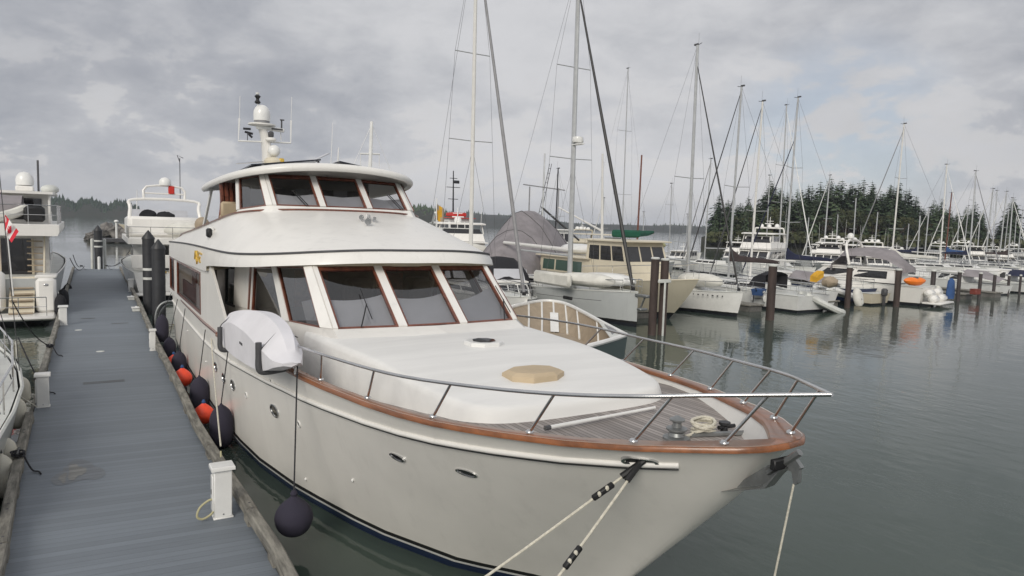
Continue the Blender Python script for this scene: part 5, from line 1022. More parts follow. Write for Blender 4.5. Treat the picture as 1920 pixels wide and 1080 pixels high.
# cream pilothouse trawler
c0 = onz(1252, 603, 0); t = thing('trawler', 'cream pilothouse trawler yacht with green-curtained cabin windows behind the twin pile', 'motor boat', (c0.x + .9, c0.y - 1.2, 0), 0, 'motor cruisers in the marina'); sh, hb = hullset(t, 14.5, 4.7, 2.35, 1.55, 'beigeh', 'black', .14, .03, .45, 'cream', stripe='cream')
house(t, 'pilothouse', 3.6, 7.6, 1.55, 1.75, 1.95, 4.15, 'cream', .35, .05, 3, 'tglass', True, .08, (.50, .88), 'cream', .25); house(t, 'aft_cabin', 7.6, 12.6, 1.7, 1.7, 1.6, 3.0, 'cream', 0, .05, 3, 'gglass', False, .05, (.38, .85), 'cream', .25)
railing(t, [Vector((-hb(u) * .93, u * 14.5, sh(u))) for u in (.5, .3, .15, .05)] + [Vector((0, 0, 2.35))] + [Vector((hb(u) * .93, u * 14.5, sh(u))) for u in (.05, .15, .3, .5)], .85, 12)
spar(t, Vector((0, 8.2, 4.2)), Vector((0, 8.5, 9.5)), .09, .06, 'whitemast', 'mast'); spar(t, Vector((0, 8.2, 4.7)), Vector((.0, 13, 6.2)), .07, .05, 'whitemast', 'boom'); dinghy(t, (-.2, 10.2, 3.15), 3.0, 1.4, .7, 'white', 0); mb = MB(); mb.box((.2, 6.2, 4.6), (1.6, .9, .45), .1); mb.obj('canvas_bundle', 'green', t)
# white sloop bow-out, right of the trawler
s0 = onz(1380, 594, 0); r, sh, hb = sailboat('white sloop with two black waterline stripes and a covered dinghy on its foredeck', (s0.x, s0.y - .4, 0), 0, 11.5, 3.7, 16.2, 'white', 1.45, 'black', .06, None, None, 'alu', (.46,), .38, .03, furl_from=.93, mr=.11)
dinghy(r, (-.2, 3.0, 1.5), 3.0, 1.5, .85, 'wcover', .1); mb = MB(); mb.box((.3, 7.4, 1.9), (1.4, 1.1, .6), .15); mb.obj('canvas_bundle', 'green', r)
mb = MB(); rn = random.Random(2); [mb.box((-.62 - .34 * k * .36, .95 + k * .26, 1.16), (.02, .07 + .03 * (k % 3), .07), 0, Matrix.Rotation(R(-58 + 90), 3, 'Z') if False else None) for k in range(7)]; mb.obj('bow_lettering', 'dgrey', r)
# stern-out sloop with the brown sail cover, then its neighbours along the float
def sternout(px, y, L, B, H, label, **k): p = at(px, y); rr, sh, hb = sailboat(label, (p.x, y + k.pop('mastat_', .42) * L, 0), PI, L, B, H, **k); return rr, sh, hb
sternout(1374, 33.6, 11.5, 3.7, 14.9, 'white sloop stern-out with dark brown sail cover beside the thick pile', furl='dgrey', furl_r=.055, cover='bcover', dodger='blackc', spread=(.5,), furl_from=.98)
sternout(1414, 34.5, 10.5, 3.4, 14.4, 'slim white sloop with pale bare mast between the brown-covered sloop and the blue cart', furl='dgrey', furl_r=.05, cover=None, spread=(.4,), furl_from=.98, mastm='whitemast')
sternout(1479, 36.0, 11.5, 3.6, 15.6, 'white sloop with dark blue hull band and yellow cover at its rail', hm='blue', furl='navy', furl_r=.06, cover='navy', spread=(.32, .62), furl_from=.78)
b0 = ony(1472, 470, 50); sailboat('taller white-masted sloop in the row behind the blue-hulled one', (b0.x, 46, 0), 0, 12, 3.8, 19.0, spread=(.4, .63), furl='white', furl_r=.06, mastm='alu')
sternout(1678, 40.0, 12.5, 3.9, 16.2, 'white sloop whose tall mast stands alone against the wood, right of the grey-covered cruiser', furl='grey', furl_r=.06, cover='wcover', spread=(.30, .64), mastm='whitemast', furl_from=.96)
# second and third rows of sailing boats
for i, (px, y, top, H, kw) in enumerate([
        (1166, 62, 135, 0, dict(spread=(.35, .68), furl=None)), (1322, 58, 300, 0, dict(spread=(.5,), furl='grey')), (1722, 52, 405, 0, dict(spread=(.5,), furl=None, cover='navy')), (1735, 58, 390, 0, dict(spread=(.5,), furl='white', furl_r=.06)),
        (1765, 48, 310, 0, dict(spread=(.35, .66), furl='white', furl_r=.06, mastm='whitemast')), (1774, 56, 362, 0, dict(spread=(.5,), furl='white', cover='blueC', mastm='wood')), (1820, 46, 322, 0, dict(spread=(.36, .7), furl='grey', cover='navy')),
        (1850, 50, 355, 0, dict(spread=(.5,), furl='white', furl_r=.06)), (1862, 58, 358, 0, dict(spread=(.45, .7), furl=None)), (1876, 54, 360, 0, dict(spread=(.5,), furl='white')), (1893, 47, 372, 0, dict(spread=(.42,), furl='white', furl_r=.07, cover='bcover')), (1910, 56, 395, 0, dict(spread=(.5,), furl=None)), (1795, 64, 402, 0, dict(spread=(.5,), furl=None)), (1808, 70, 386, 0, dict(spread=(.5,), furl='white')), (1834, 62, 398, 0, dict(spread=(.5,), furl=None)), (1884, 66, 392, 0, dict(spread=(.5,), furl=None)), (1902, 72, 405, 0, dict(spread=(.5,), furl='white')), (1700, 72, 420, 0, dict(spread=(.5,), furl=None)), (1568, 74, 402, 0, dict(spread=(.5,), furl=None)), (1512, 70, 408, 0, dict(spread=(.5,), furl=None)), (1205, 80, 398, 0, dict(spread=(.5,), furl=None)), (1128, 82, 372, 0, dict(spread=(.45,), furl='white')), (1287, 84, 402, 0, dict(spread=(.5,), furl=None)),
        (1545, 60, 330, 0, dict(spread=(.5,), furl='white', furl_r=.07)), (1600, 64, 372, 0, dict(spread=(.5,), furl=None)), (1640, 66, 398, 0, dict(spread=(.5,), furl=None)), (1437, 60, 330, 0, dict(spread=(.4, .7), furl=None)), (1040, 58, 318, 0, dict(spread=(.5,), furl=None, mastm='darkmetal')), (1255, 66, 345, 0, dict(spread=(.45, .72), furl=None))]):
    p = at(px, y); d = (p - CAM).dot(FWD); q = dep(px, top, d); lab = {1166: 'sloop with thin twin-spreader mast far behind the grey sloop', 1322: 'small-masted sloop in the row behind the white sloop', 1722: 'short-masted sloop with navy sail cover below the wood', 1735: 'short-masted sloop with white rolled headsail, in the back row below the wood', 1765: 'sloop with slender white two-spreader mast right of centre of the wood', 1774: 'wooden-masted sloop with blue sail cover beside the two-spreader one', 1820: 'sloop with navy sail cover whose mast tops the right end of the wood',
        1850: 'white sloop with white rolled headsail left of the lone fir', 1862: 'bare-stayed two-spreader sloop in the gap left of the lone fir', 1876: 'sloop with pale furled headsail just left of the lone fir', 1893: 'sloop with brown sail cover in front of the lone fir', 1910: 'sloop at the right edge beyond the lone fir', 1795: 'short bare sloop in the third row right of the blue tarp bundle', 1808: 'sloop with white headsail in the third row before the wood right end', 1834: 'short bare sloop in the third row at the right end of the wood', 1884: 'short bare sloop in the third row before the lone fir', 1902: 'sloop with white headsail in the third row right of the lone fir', 1700: 'low-masted bare sloop in the third row right of the tall lone mast', 1568: 'low-masted bare sloop in the third row above the yellow cover', 1512: 'low-masted bare sloop in the third row behind the blue-hulled sloop', 1205: 'small bare sloop far off beyond the twin pile', 1128: 'small sloop with white headsail far off beyond the pilothouse trawler', 1287: 'small bare sloop far off above the white sloop with the covered dinghy', 1545: 'sloop with broad white rolled headsail slanting across the wood', 1600: 'bare-stayed sloop in front of the middle of the wood', 1640: 'bare-stayed short sloop just left of the tall lone mast', 1437: 'bare-stayed two-spreader sloop in front of the left end of the wood', 1040: 'dark-masted sloop behind the grey tarpaulin', 1255: 'bare-stayed sloop seen in the gap left of the wood'}[px]
    L = max(8.5, min(13, q.z * .72)); out = i % 2; sailboat(lab, (p.x, y - .4 * L if not out else y + .4 * L, 0), PI if out else 0, L, L * .31, q.z, ('white', 'dirtywhite', 'white', 'blue')[i % 4] if px > 1700 else 'white', 1.3, detail=y < 50 or px > 1700, mr=.075 if px < 1500 else .10, **kw)
# motor boats
b = at(1318, 50); cruiser('large white flybridge cruiser with three domes before the left end of the wood', (b.x, 45, 0), R(-65), 15, 5.0, fb=2.3, house_h=1.9, domes=3, seed=1, hs=.9)
b = at(1190, 60); cruiser('long low white cruiser with olive covered dinghy, beyond the cream trawler', (b.x + 9.5, 52, 0), R(-62), 19, 5.2, fb=2.2, house_h=1.6, fly=False, arch=False, domes=1, seed=2)
b = at(1110, 70); cruiser('cream explorer yacht with stacked radar mast far behind the grey sloop', (b.x, 60, 0), 0, 18, 5.6, gel='cream', fb=2.6, house_h=2.0, domes=4, seed=3)
b = at(1540, 54); cruiser('white cruiser with three radar domes left of the grey-covered cruiser', (b.x + 2, 47, 0), R(-50), 14, 4.4, fb=2.0, house_h=1.6, domes=3, seed=4)
b = at(1490, 56); cruiser('white flybridge cruiser with a tall crowded light mast behind the blue-hulled sloop', (b.x + 1, 49, 0), R(-55), 14, 4.5, fb=2.1, house_h=1.7, domes=2, seed=5)
b = at(1600, 58); cruiser('white arched sport cruiser in the back row behind the hanging white dinghy', (b.x + 1, 50, 0), R(-45), 12, 4.0, fb=1.8, house_h=1.4, hardtop=False, domes=2, seed=6)
b = at(1695, 62); cruiser('long white cruiser with sloping roof line in the back row, right of the grey-covered one', (b.x + 4, 52, 0), R(-50), 17, 5.0, fb=2.2, house_h=1.7, domes=2, seed=7)
b = at(1420, 58); cruiser('pale wheelhouse yacht with two small domes behind the slim sloop', (b.x + 2, 50, 0), R(-60), 15, 4.6, fb=2.2, house_h=1.9, domes=2, seed=8)
b = at(1770, 60); cruiser('small white cruiser under the two-spreader mast', (b.x, 50, 0), R(-40), 10, 3.4, fb=1.6, house_h=1.4, fly=False, domes=1, seed=9)
b = at(1240, 75); cruiser('open-topped white cruiser with square roof frame in the far row', (b.x + 4, 66, 0), R(-60), 13, 4.2, fb=1.8, house_h=1.5, hardtop=True, arch=False, domes=0, seed=10)
for px, y, rz, L, lab, kw in ((1830, 58, -35, 12, 'white cruiser in the second row at the right end of the wood', dict(domes=1)), (1885, 60, -30, 13, 'white cruiser in the second row before the lone fir', dict(domes=2)), (1720, 70, -45, 14, 'white cruiser in the third row under the middle right of the wood', dict(domes=2)), (1450, 68, -60, 13, 'white cruiser in the third row behind the slim sloop', dict(domes=1, arch=False)), (1300, 58, -65, 12, 'low white cruiser in the second row behind the white sloop with the covered dinghy', dict(domes=1, fly=False, arch=False)), (1180, 72, -60, 12, 'low white cruiser far off behind the olive-tender cruiser', dict(domes=0, fly=False, arch=False))): b = at(px, y); cruiser(lab, (b.x + 2, y - 6, 0), R(rz), L, L * .31, fb=1.8, house_h=1.5, seed=px, **kw)
# ---- grey-covered cabin cruiser, stern out
c = onz(1700, 572, 0); r = thing('cabin_cruiser', 'white cabin cruiser under a sagging grey tarpaulin, its moulded stern steps by the pile', 'motor boat', (c.x - .9, c.y + 10.5, 0), PI + R(12), 'motor cruisers in the marina'); sh, hb = hullset(r, 11.5, 3.9, 2.1, 1.35, 'gel', 'black', .16, .02, .5)
house(r, 'cabin', 3.0, 9.6, 1.2, 1.6, 1.5, 2.5, 'gel', 1.3, .1, 2, 'tglass', True, .1, (.3, .85), 'gel', .1)
mb = MB(); ring = []
for u, h in ((0, .35), (.15, .95), (.5, 1.05), (.8, .8), (1, .25)): ring.append([Vector((1.6 * x, 5.0 + u * 5.0, 2.35 + (1.75 * h) * (1 - .42 * x * x) - .13 * math.sin(u * 14 + x * 3) * (1 - abs(x)))) for x in (-1, -.8, -.5, 0, .5, .8, 1)])
mb.loft([[Vector((p.x, p.y - .05, 2.2)) for p in ring[0]]] + ring + [[Vector((p.x, p.y + .05, 2.3)) for p in ring[-1]]], closed=False); mb.obj('tarpaulin', 'gtarp', r); mb = MB(); mb.tube(smooth([(-1.7, 6.4, 2.7), (-1.5, 6.0, 4.2), (0, 5.9, 4.6), (1.5, 6.0, 4.2), (1.7, 6.4, 2.7)], 4), .1, 8); mb.obj('radar_arch', 'gel', r); dome(r, .5, 5.9, 4.65, .25)
mb = MB(); [mb.box((x, 11.75 + .3 * k, .95 - .38 * k), (1.25, .55, .55), .2) for x in (-.95, .85) for k in range(2)]; mb.box((0, 12.1, .28), (3.3, 1.2, .14), .04); mb.obj('stern_steps', 'gel', r)
# ---- big boat under a grey tarp, behind the black-dodger sloop
c = ony(935, 460, 43); r = thing('tarped_yacht', 'big yacht shrouded in a peaked grey tarpaulin behind the black-dodger sloop', 'motor boat', (c.x - 3.2, 38, 0), R(-48), 'motor cruisers in the marina'); sh, hb = hullset(r, 15, 5.6, 2.2, 1.6, 'white', 'black', .12, .02, .5)
mb = MB(); rows = []; rn = random.Random(8); xs = (-1.06, -1, -.78, -.5, -.22, 0, .22, .5, .78, 1, 1.06)
for u, w, h in ((.06, .5, 1.4), (.16, .75, 2.1), (.28, .92, 2.9), (.40, 1, 4.1), (.52, 1.0, 4.35), (.64, 1.0, 4.25), (.76, 1.0, 3.7), (.88, .98, 3.1), (.97, .95, 2.4)):
    rows.append([Vector((2.8 * w * x, u * 15 + .15 * (rn.random() - .5), (1.75 if abs(x) < 1.05 else .95) + (h * (1 - abs(x) ** 1.7 * .78) if abs(x) < 1.05 else 0) + .22 * (rn.random() - .5))) for x in xs])
mb.loft([[Vector((p.x, p.y - .15, min(p.z, 1.2))) for p in rows[0]]] + rows + [[Vector((p.x, p.y + .15, min(p.z, 1.2))) for p in rows[-1]]], closed=False); tp = mb.obj('tarpaulin', 'gtarp', r, ang=60); mb = MB()
for k in (2, 3, 6): mb.tube([p + Vector((0, .03, .03)) for p in rows[k]], .025, 5)
mb.obj('lashing', 'dgrey', tp)
# ---- white yacht with upper rail deck and tenders, right of the pilothouse
c = ony(850, 450, 50); r, sh, hb = cruiser('white yacht with upper rails and canvas-covered inflatable, right of the main yacht hood', (c.x - 1.5, 44, 0), R(-20), 17, 5.4, fb=2.3, house_h=1.8, fly=True, hardtop=True, arch=False, domes=1, seed=21, hs=1.0); r.scale = (1, 1, .97)
dinghy(r, (-.2, 3.6, 2.45), 4.2, 1.9, 1.1, 'wcover', 1.35); mb = MB(); mb.tube([(-2.0, 12.5, 4.3), (-2.1, 6.5, 5.9)], .09, 6); mb.obj('davit_boom', 'white', r)
# ---- red-topped work boat with dark mast
c = ony(846, 430, 92); r = thing('work_boat', 'work boat with bright red wheelhouse top and dark lattice mast, beyond the white upper rails', 'motor boat', (c.x, 84, 0), 0); sh, hb = hullset(r, 16, 5.2, 2.8, 2.0, 'dgrey', 'black', .12, .02, .45); house(r, 'wheelhouse', 4.5, 9, 1.9, 2.0, 2.2, 5.6, 'white', .15, .05, 3, 'tglass', True, .05, (.6, .85), 'red', .3)
mb = MB(); mb.box((0, 6.5, 6.15), (2.2, 2.4, .55), .1); mb.obj('monkey_island', 'red', r); mb = MB(); mb.tube([(0, 7.5, 6.5), (0, 7.7, 12.5)], [.14, .08], 6); [mb.tube([(-w, 7.6, z), (w, 7.6, z)], .05, 5) for z, w in ((8.4, .8), (10.1, 1.1), (11.4, .6))]; mb.box((.5, 7.6, 10.9), (.9, .2, .45), .05); mb.obj('signal_mast', 'darkmetal', r)
c = ony(818, 420, 60); r = thing('signal_flag', 'small yellow and brown flag on a white staff right of the pilothouse', 'flag', (c.x, 60, 3.2)); mb = MB(); mb.tube([(0, 0, 0), (0, 0, 4.0)], .05, 6); mb.obj('staff', 'white', r); mb = MB(); mb.add([Vector((.05 + .75 * u / 6, .1 * math.sin(u), 3.5 - v * .5 - .5 * u / 6)) for v in range(4) for u in range(7)], [(v * 7 + u, v * 7 + u + 1, v * 7 + u + 8, v * 7 + u + 7) for v in range(3) for u in range(6)]); [mb.m.__setitem__(i, 1) for i in (2, 3, 6, 7, 8, 9, 13, 14)]; mb.obj('flag_cloth', ['tan', 'yellow'], r)
# ---- gantry boat: dark frame with ladder rigging behind the tarp
c = ony(1030, 440, 62); r = thing('gantry_boat', 'fishing boat with grey gantry, ladder stays and dark boom, right of the tarped yacht', 'fishing boat', (c.x, 57, 0), R(-8)); sh, hb = hullset(r, 15, 4.6, 2.6, 1.7, 'white', 'black', .12, .02, .5); house(r, 'wheelhouse', 3.5, 6.5, 1.4, 1.5, 2.1, 4.5, 'white', .1, .05, 3, 'tglass', True, .05, (.5, .85), 'gel', .2)
mb = MB(); [mb.tube([(x, 8, 2), (x, 8, 9.2)], .08, 6) for x in (-1.8, 1.8)]; mb.tube([(-2.6, 8, 9.4), (2.6, 8, 9.0)], .06, 6); mb.obj('gantry', 'grey', r)
mb = MB(); a, b = Vector((-1.2, 8, 3.2)), Vector((1.3, 9.5, 12.0)); mb.tube([a, b], .035, 4); mb.tube([a + Vector((.35, 0, 0)), b + Vector((.25, 0, 0))], .035, 4); [mb.tube([a.lerp(b, k / 16), a.lerp(b, k / 16) + Vector((.32, 0, 0))], .025, 4) for k in range(16)]; mb.obj('ladder', 'dgrey', r)
spar(r, Vector((0, 8.5, 7.0)), Vector((3.6, 6, 3.4)), .12, .1, 'black', 'boom'); spar(r, Vector((0, 8.3, 2)), Vector((.2, 8.6, 13)), .13, .09, 'alu', 'mast')
c = ony(1140, 440, 55); r = thing('ketch', 'ketch with a long green sail cover on its boom, behind the cream trawler', 'sailboat', (c.x - 3, 49, 0), R(-58)); sh, hb = hullset(r, 13, 3.9, 1.9, 1.5, 'dirtywhite', 'black', .12, .02, .55); house(r, 'cabin', 3.6, 9, 1.1, 1.4, 1.5, 2.7, 'white', .5, .05, 4, 'tglass', True, .05, (.4, .8), 'gel', .1); spar(r, Vector((0, 4.2, 1.8)), Vector((0, 4.4, 12)), .1, .08, 'wood', 'mast'); spar(r, Vector((0, 4.3, 4.2)), Vector((0, 10, 4.5)), .08, .08, 'wood', 'boom')
mb = MB(); mb.loft([[Vector((0, y, z)) + Vector((.2 * w * math.cos(a), 0, .3 * w * math.sin(a))) for a in [k * PI / 5 for k in range(10)]] for y, z, w in ((4.4, 4.45, 1.2), (5.5, 4.45, 1.0), (8, 4.5, .9), (10, 4.6, .5))]); mb.obj('sail_cover', 'green', r); dinghy(r, (0, 10.6, 2.9), 2.8, 1.4, .8, 'olive', 1.2)
# ---- open tan-lined launch on the yacht's far side
W['reflh'] = mat_gel('reflection_toned_hull', (.06, .09, .09)); bw = onz(1174, 629, 1.15); r = thing('open_launch', 'open launch with tan ribbed lining and white gunwale, bow towards the twin pile', 'boat', (bw.x, bw.y, 0), 0)
def gl(px, py, z): q = onz(px, py, z); return Vector((q.x - bw.x, q.y - bw.y, z))
far = smooth([gl(*p) for p in ((1174, 629, 1.15), (1130, 606, 1.15), (1090, 584, 1.15), (1060, 570, 1.16), (1030, 565, 1.17), (1000, 567, 1.18), (960, 576, 1.2), (900, 594, 1.2))], 4)
near = smooth([gl(*p) for p in ((1174, 629, 1.15), (1140, 640, 1.12), (1095, 652, 1.1), (1040, 664, 1.1), (980, 672, 1.1), (900, 676, 1.15))], 6)
n = min(len(far), len(near)); far = [far[int(i * (len(far) - 1) / (n - 1))] for i in range(n)]; near = [near[int(i * (len(near) - 1) / (n - 1))] for i in range(n)]
flo = [f.lerp(q, .24) for f, q in zip(far, near)]; flo = [Vector((p.x, p.y, .12 if i else .6)) for i, p in enumerate(flo)]; fln = [Vector((*q.lerp(f, .2).xy, .12 if i else .6)) for i, (f, q) in enumerate(zip(far, near))]
mb = MB(); ribbon(far, flo, mb); ribbon(flo, fln, mb); ribbon(fln, near, mb); mb.obj('inner_lining', 'tan', r)
mb = MB(); 
for rim in (far, near):
    ctr = sum(far + near, Vector()) / (2 * n); out = [p + (p - ctr).normalized() * .05 for p in rim]; bot = [Vector((p.x * .97 + ctr.x * .03, p.y * .97 + ctr.y * .03, -.2)) for p in rim]; ribbon(out, bot, mb)
mb.obj('hull', 'reflh', r)  # dark teal painted on the hull, standing in for the reflection on the water
mb = MB(); mb.tube([p + Vector((0, 0, .02)) for p in near[::-1]] + [p + Vector((0, 0, .02)) for p in far[1:]], .085, 8); mb.obj('gunwale', 'white', r)
for k in (5, 9, 12, 15, 18, 21, 24):
    if k < n: a, b = far[k], flo[k]; mb = MB(); mb.tube([a.lerp(b, .02), a.lerp(b, .55) + Vector((-.03, -.06, 0)), b + Vector((-.05, -.05, .03))], .05, 6); mb.obj('rib', 'white', r)
mb = MB(); k = min(16, n - 3); a, b = far[k].lerp(flo[k], .35), far[k - 2].lerp(flo[k - 2], .35); c_, d_ = far[k - 2].lerp(flo[k - 2], .95), far[k].lerp(flo[k], .95); nn = Vector((-.12, -.2, 0)); mb.prism([a + nn, b + nn, c_ + nn, d_ + nn], nn * .3); mb.obj('locker', 'white', r, smooth=False)
mb = MB(); k = 5; mb.prism([far[1], far[k], near[k], near[1]], (0, 0, .03)); mb.obj('foredeck', 'dirtywhite', r, smooth=False); mb = MB(); mb.prism([far[2].lerp(near[2], .2) + Vector((0, 0, .035)), far[4].lerp(near[4], .15) + Vector((0, 0, .035)), near[4].lerp(far[4], .2) + Vector((0, 0, .035))], (0, 0, .02)); mb.obj('deck_hatch', 'grey', r, smooth=False)
for px, py, lab in ((1052, 662, 'small off-white fender lying in the open launch, left of two'), (1066, 664, 'small off-white fender lying in the open launch, right of two')):
    q = onz(px, py, .6); mb = MB(); mb.ell((0, 0, 0), (.22, .22, .3), 12, 8); tag(mb.obj('small_fender', 'offw', loc=q), lab, 'fender', 'fenders in the open launch')
# ---- things on the channel floats: dock strip, cart, tenders, kayak
A, Bp = onz(1195, 596, .4), onz(1925, 548, .4)
fl = thing('finger_float', 'low dark floating walkway running between the moored boats and the row of piles', 'dock', ((A + Bp) / 2)); mb = MB(); d = (Bp - A).normalized(); nrm = Vector((-d.y, d.x, 0)); c = (A + Bp) / 2
yb = 42.5
mb.prism([Vector((18, yb, .42)) - c, Vector((95, yb, .42)) - c, Vector((95, yb + 2.2, .42)) - c, Vector((18, yb + 2.2, .42)) - c], (0, 0, .1)); mb.obj('walkway_deck', 'dirtywhite', fl, smooth=False); mb = MB(); mb.prism([Vector((18, yb + .1, -.3)) - c, Vector((95, yb + .1, -.3)) - c, Vector((95, yb + 2.1, -.3)) - c, Vector((18, yb + 2.1, -.3)) - c], (0, 0, .71)); mb.obj('float', 'concrete', fl, smooth=False)
for i, (px, lab) in enumerate(((1215, 'finger pier at the twin pile between grey sloop and trawler'), (1430, 'finger pier under the blue cart beside the thick pile'), (1575, 'finger pier with the inflatables by the second pile'), (1650, 'finger pier along the grey-covered cruiser'), (1735, 'finger pier by the orange kayak'), (1790, 'finger pier right of the blue tarp'), (1830, 'finger pier carrying the small red box'), (1885, 'finger pier at the right end of the row'))):
    p = at(px, 28.4); t = thing('finger_pier', lab, 'dock', (p.x, 35.4, 0)); mb = MB(); mb.box((0, 0, .40), (1.3, 13.8, .1), .02); mb.obj('walkway_deck', 'timber', t, smooth=False); mb = MB(); mb.box((0, 0, .02), (1.1, 13.6, .66), .02); mb.obj('float', 'concrete', t, smooth=False)
q = at(1428, 29.6, .452); q.z = .452; r = thing('dock_cart', 'blue dock cart with white lettering and pale wheels on the finger pier', 'cart', q, R(25)); mb = MB(); mb.loft([[Vector((x * .42, y * .28, .45)) for x, y in ((-1, -1), (1, -1), (1, 1), (-1, 1))], [Vector((x * .55, y * .36, .85)) for x, y in ((-1, -1), (1, -1), (1, 1), (-1, 1))]]); mb.obj('tub', 'blueP' if 'blueP' in W else 'blueC', r, smooth=False)
for s in (-1, 1): mb = MB(); mb.lathe([(.2, -.04), (.22, -.02), (.22, .02), (.2, .04)], (.1, s * .36, .22), 14, (0, 1, 0)); mb.obj('wheel', 'white', r)
mb = MB(); mb.tube([(-.55, 0, .75), (-.85, 0, .95)], .03, 6); mb.tube([(-.45, .2, .45), (-.45, .2, 0)], .03, 6); mb.tube([(.1, -.36, .22), (.1, .36, .22)], .02, 6); mb.obj('cart_frame', 'darkmetal', r)
mb = MB(); [mb.box((x, -.335 - .0, .68), (w, .012, h)) for x, w, h in ((-.22, .05, .14), (-.12, .14, .05), (.02, .05, .14), (.12, .05, .14), (.2, .05, .14))]; mb.obj('lettering', 'white', r, smooth=False)
def raft(px, py, z, rz, L, label, m='wcover', tilt=0., nm='inflatable_dinghy'):
    q = onz(px, py, z); r = thing(nm, label, 'dinghy', q, rz); r.rotation_euler = (tilt, 0, rz); mb = MB(); a = [(-.55, L / 2, 0), (-.6, 0, 0), (-.5, -L * .3, .03), (-.25, -L * .46, .1), (0, -L * .5, .14), (.25, -L * .46, .1), (.5, -L * .3, .03), (.6, 0, 0), (.55, L / 2, 0)]; mb.tube(smooth(a, 4), .2, 8); mb.obj('buoyancy_tube', m, r); mb = MB(); mb.prism([Vector((x * .9, y, -.08)) for x, y, z_ in a], (0, 0, .05)); mb.obj('floor', 'grey', r); mb = MB(); mb.box((0, L * .42, .05), (1.0, .06, .45)); mb.obj('transom', 'dirtywhite', r); return r
raft(1540, 570, .5, R(60), 2.9, 'grey-white inflatable dinghy hauled out beside the second pile, bow in the air', 'dirtywhite', R(25))
def upended(px, py, z, H, W_, label, rz=0.):
    q = onz(px, py, z); r = thing('upended_tender', label, 'dinghy', q, rz); r.rotation_euler = (R(-14), 0, rz); mb = MB(); rings = []
    for u, w, d in ((0, .45, .6), (.12, .8, .9), (.35, 1, 1), (.6, .98, 1), (.82, .75, .8), (.94, .42, .5), (1, .08, .12)): rings.append([Vector((W_ / 2 * w * math.cos(a), -.28 * d * max(0, math.sin(a)) ** .7 + .1 * (math.sin(a) < -.1), u * H)) for a in [2 * math.pi * k / 16 for k in range(16)]])
    mb.loft(rings); mb.obj('tender_hull', 'wcover', r); mb = MB(); mb.tube([(0, -.29, .1), (0, -.30, H * .8)], .03, 6); mb.obj('keel', 'dirtywhite', r); mb = MB(); mb.box((0, -.29, H * .35), (.12, .02, .1), .004); mb.obj('badge', 'dgrey', r)
upended(1611, 574, .15, 1.25, .82, 'white hard tender stood on end against the float, right of the second pile'); upended(1762, 566, .15, 1.25, .8, 'white hard tender stood on end beside the blue tarp bundle')
raft(1570, 548, .9, R(80), 3.1, 'pale inflatable dinghy stowed across the white boat left of the second pile', 'white', R(15))
q = onz(1715, 528, 1.75); r = thing('kayak', 'bright orange kayak stowed on a rail among the white boats', 'kayak', q, R(-108)); r.scale = (.95, .6, 1.2); mb = MB(); mb.loft([[Vector((w * .33 * math.cos(a), y, w * .26 * math.sin(a) + .12 * (abs(y) / 2) ** 2)) for a in [k * PI / 5 for k in range(10)]] for y, w in ((-1.6, .05), (-1.3, .5), (-.7, .95), (0, 1), (.7, .95), (1.3, .5), (1.6, .05))]); mb.obj('kayak_hull', 'orangeK', r); mb = MB(); mb.ell((0, .1, .2), (.2, .4, .1), 12, 6); mb.obj('cockpit_cover', 'dgrey', r)
q = onz(1781, 560, .5); r = thing('tarp_bundle', 'tall bundle wrapped in blue tarpaulin between two slim piles', 'tarp', q); mb = MB(); mb.loft([[Vector((w * math.cos(a) * (1 + .12 * math.sin(3 * a)), w * .8 * math.sin(a), z)) for a in [k * PI / 7 for k in range(14)]] for z, w in ((0, .3), (.4, .34), (.9, .3), (1.3, .26), (1.5, .1))]); mb.obj('tarp_wrap', 'blueC', r)
q = onz(1531, 524, 2.0); r = thing('boat_cover', 'bright yellow cover hanging over a boat rail beside an orange-brown bundle', 'cover', q); r.scale = (.8, .8, .8); mb = MB(); mb.loft([[Vector((x * .5, y * .35, z + .2 * x)) for x, y in ((-1, -1), (1, -.8), (.9, 1), (-.9, .8))] for z in (0, .22, .45)] + [[Vector((x * .28, y * .18, .62 + .1 * x)) for x, y in ((-1, -1), (1, -.8), (.9, 1), (-.9, .8))]]); mb.obj('cover_cloth', 'yellow', r)
q = onz(1556, 532, 1.9); r = thing('canvas_bundle', 'orange-brown canvas bundle right of the yellow cover', 'cover', q); mb = MB(); mb.ell((0, 0, .1), (.65, .4, .35), 14, 8, lump=.2); mb.obj('bundle', 'tan', r)
W['dred'] = mat('faded_red', (.22, .05, .035), .6); q = onz(1828, 552, .5); mb = MB(); mb.box((0, 0, .2), (.75, .5, .4), .04); mb.box((0, 0, .42), (.8, .55, .05), .02); tag(mb.obj('dock_box', 'dred', loc=q), 'small red dock box on the float near the right end', 'box')
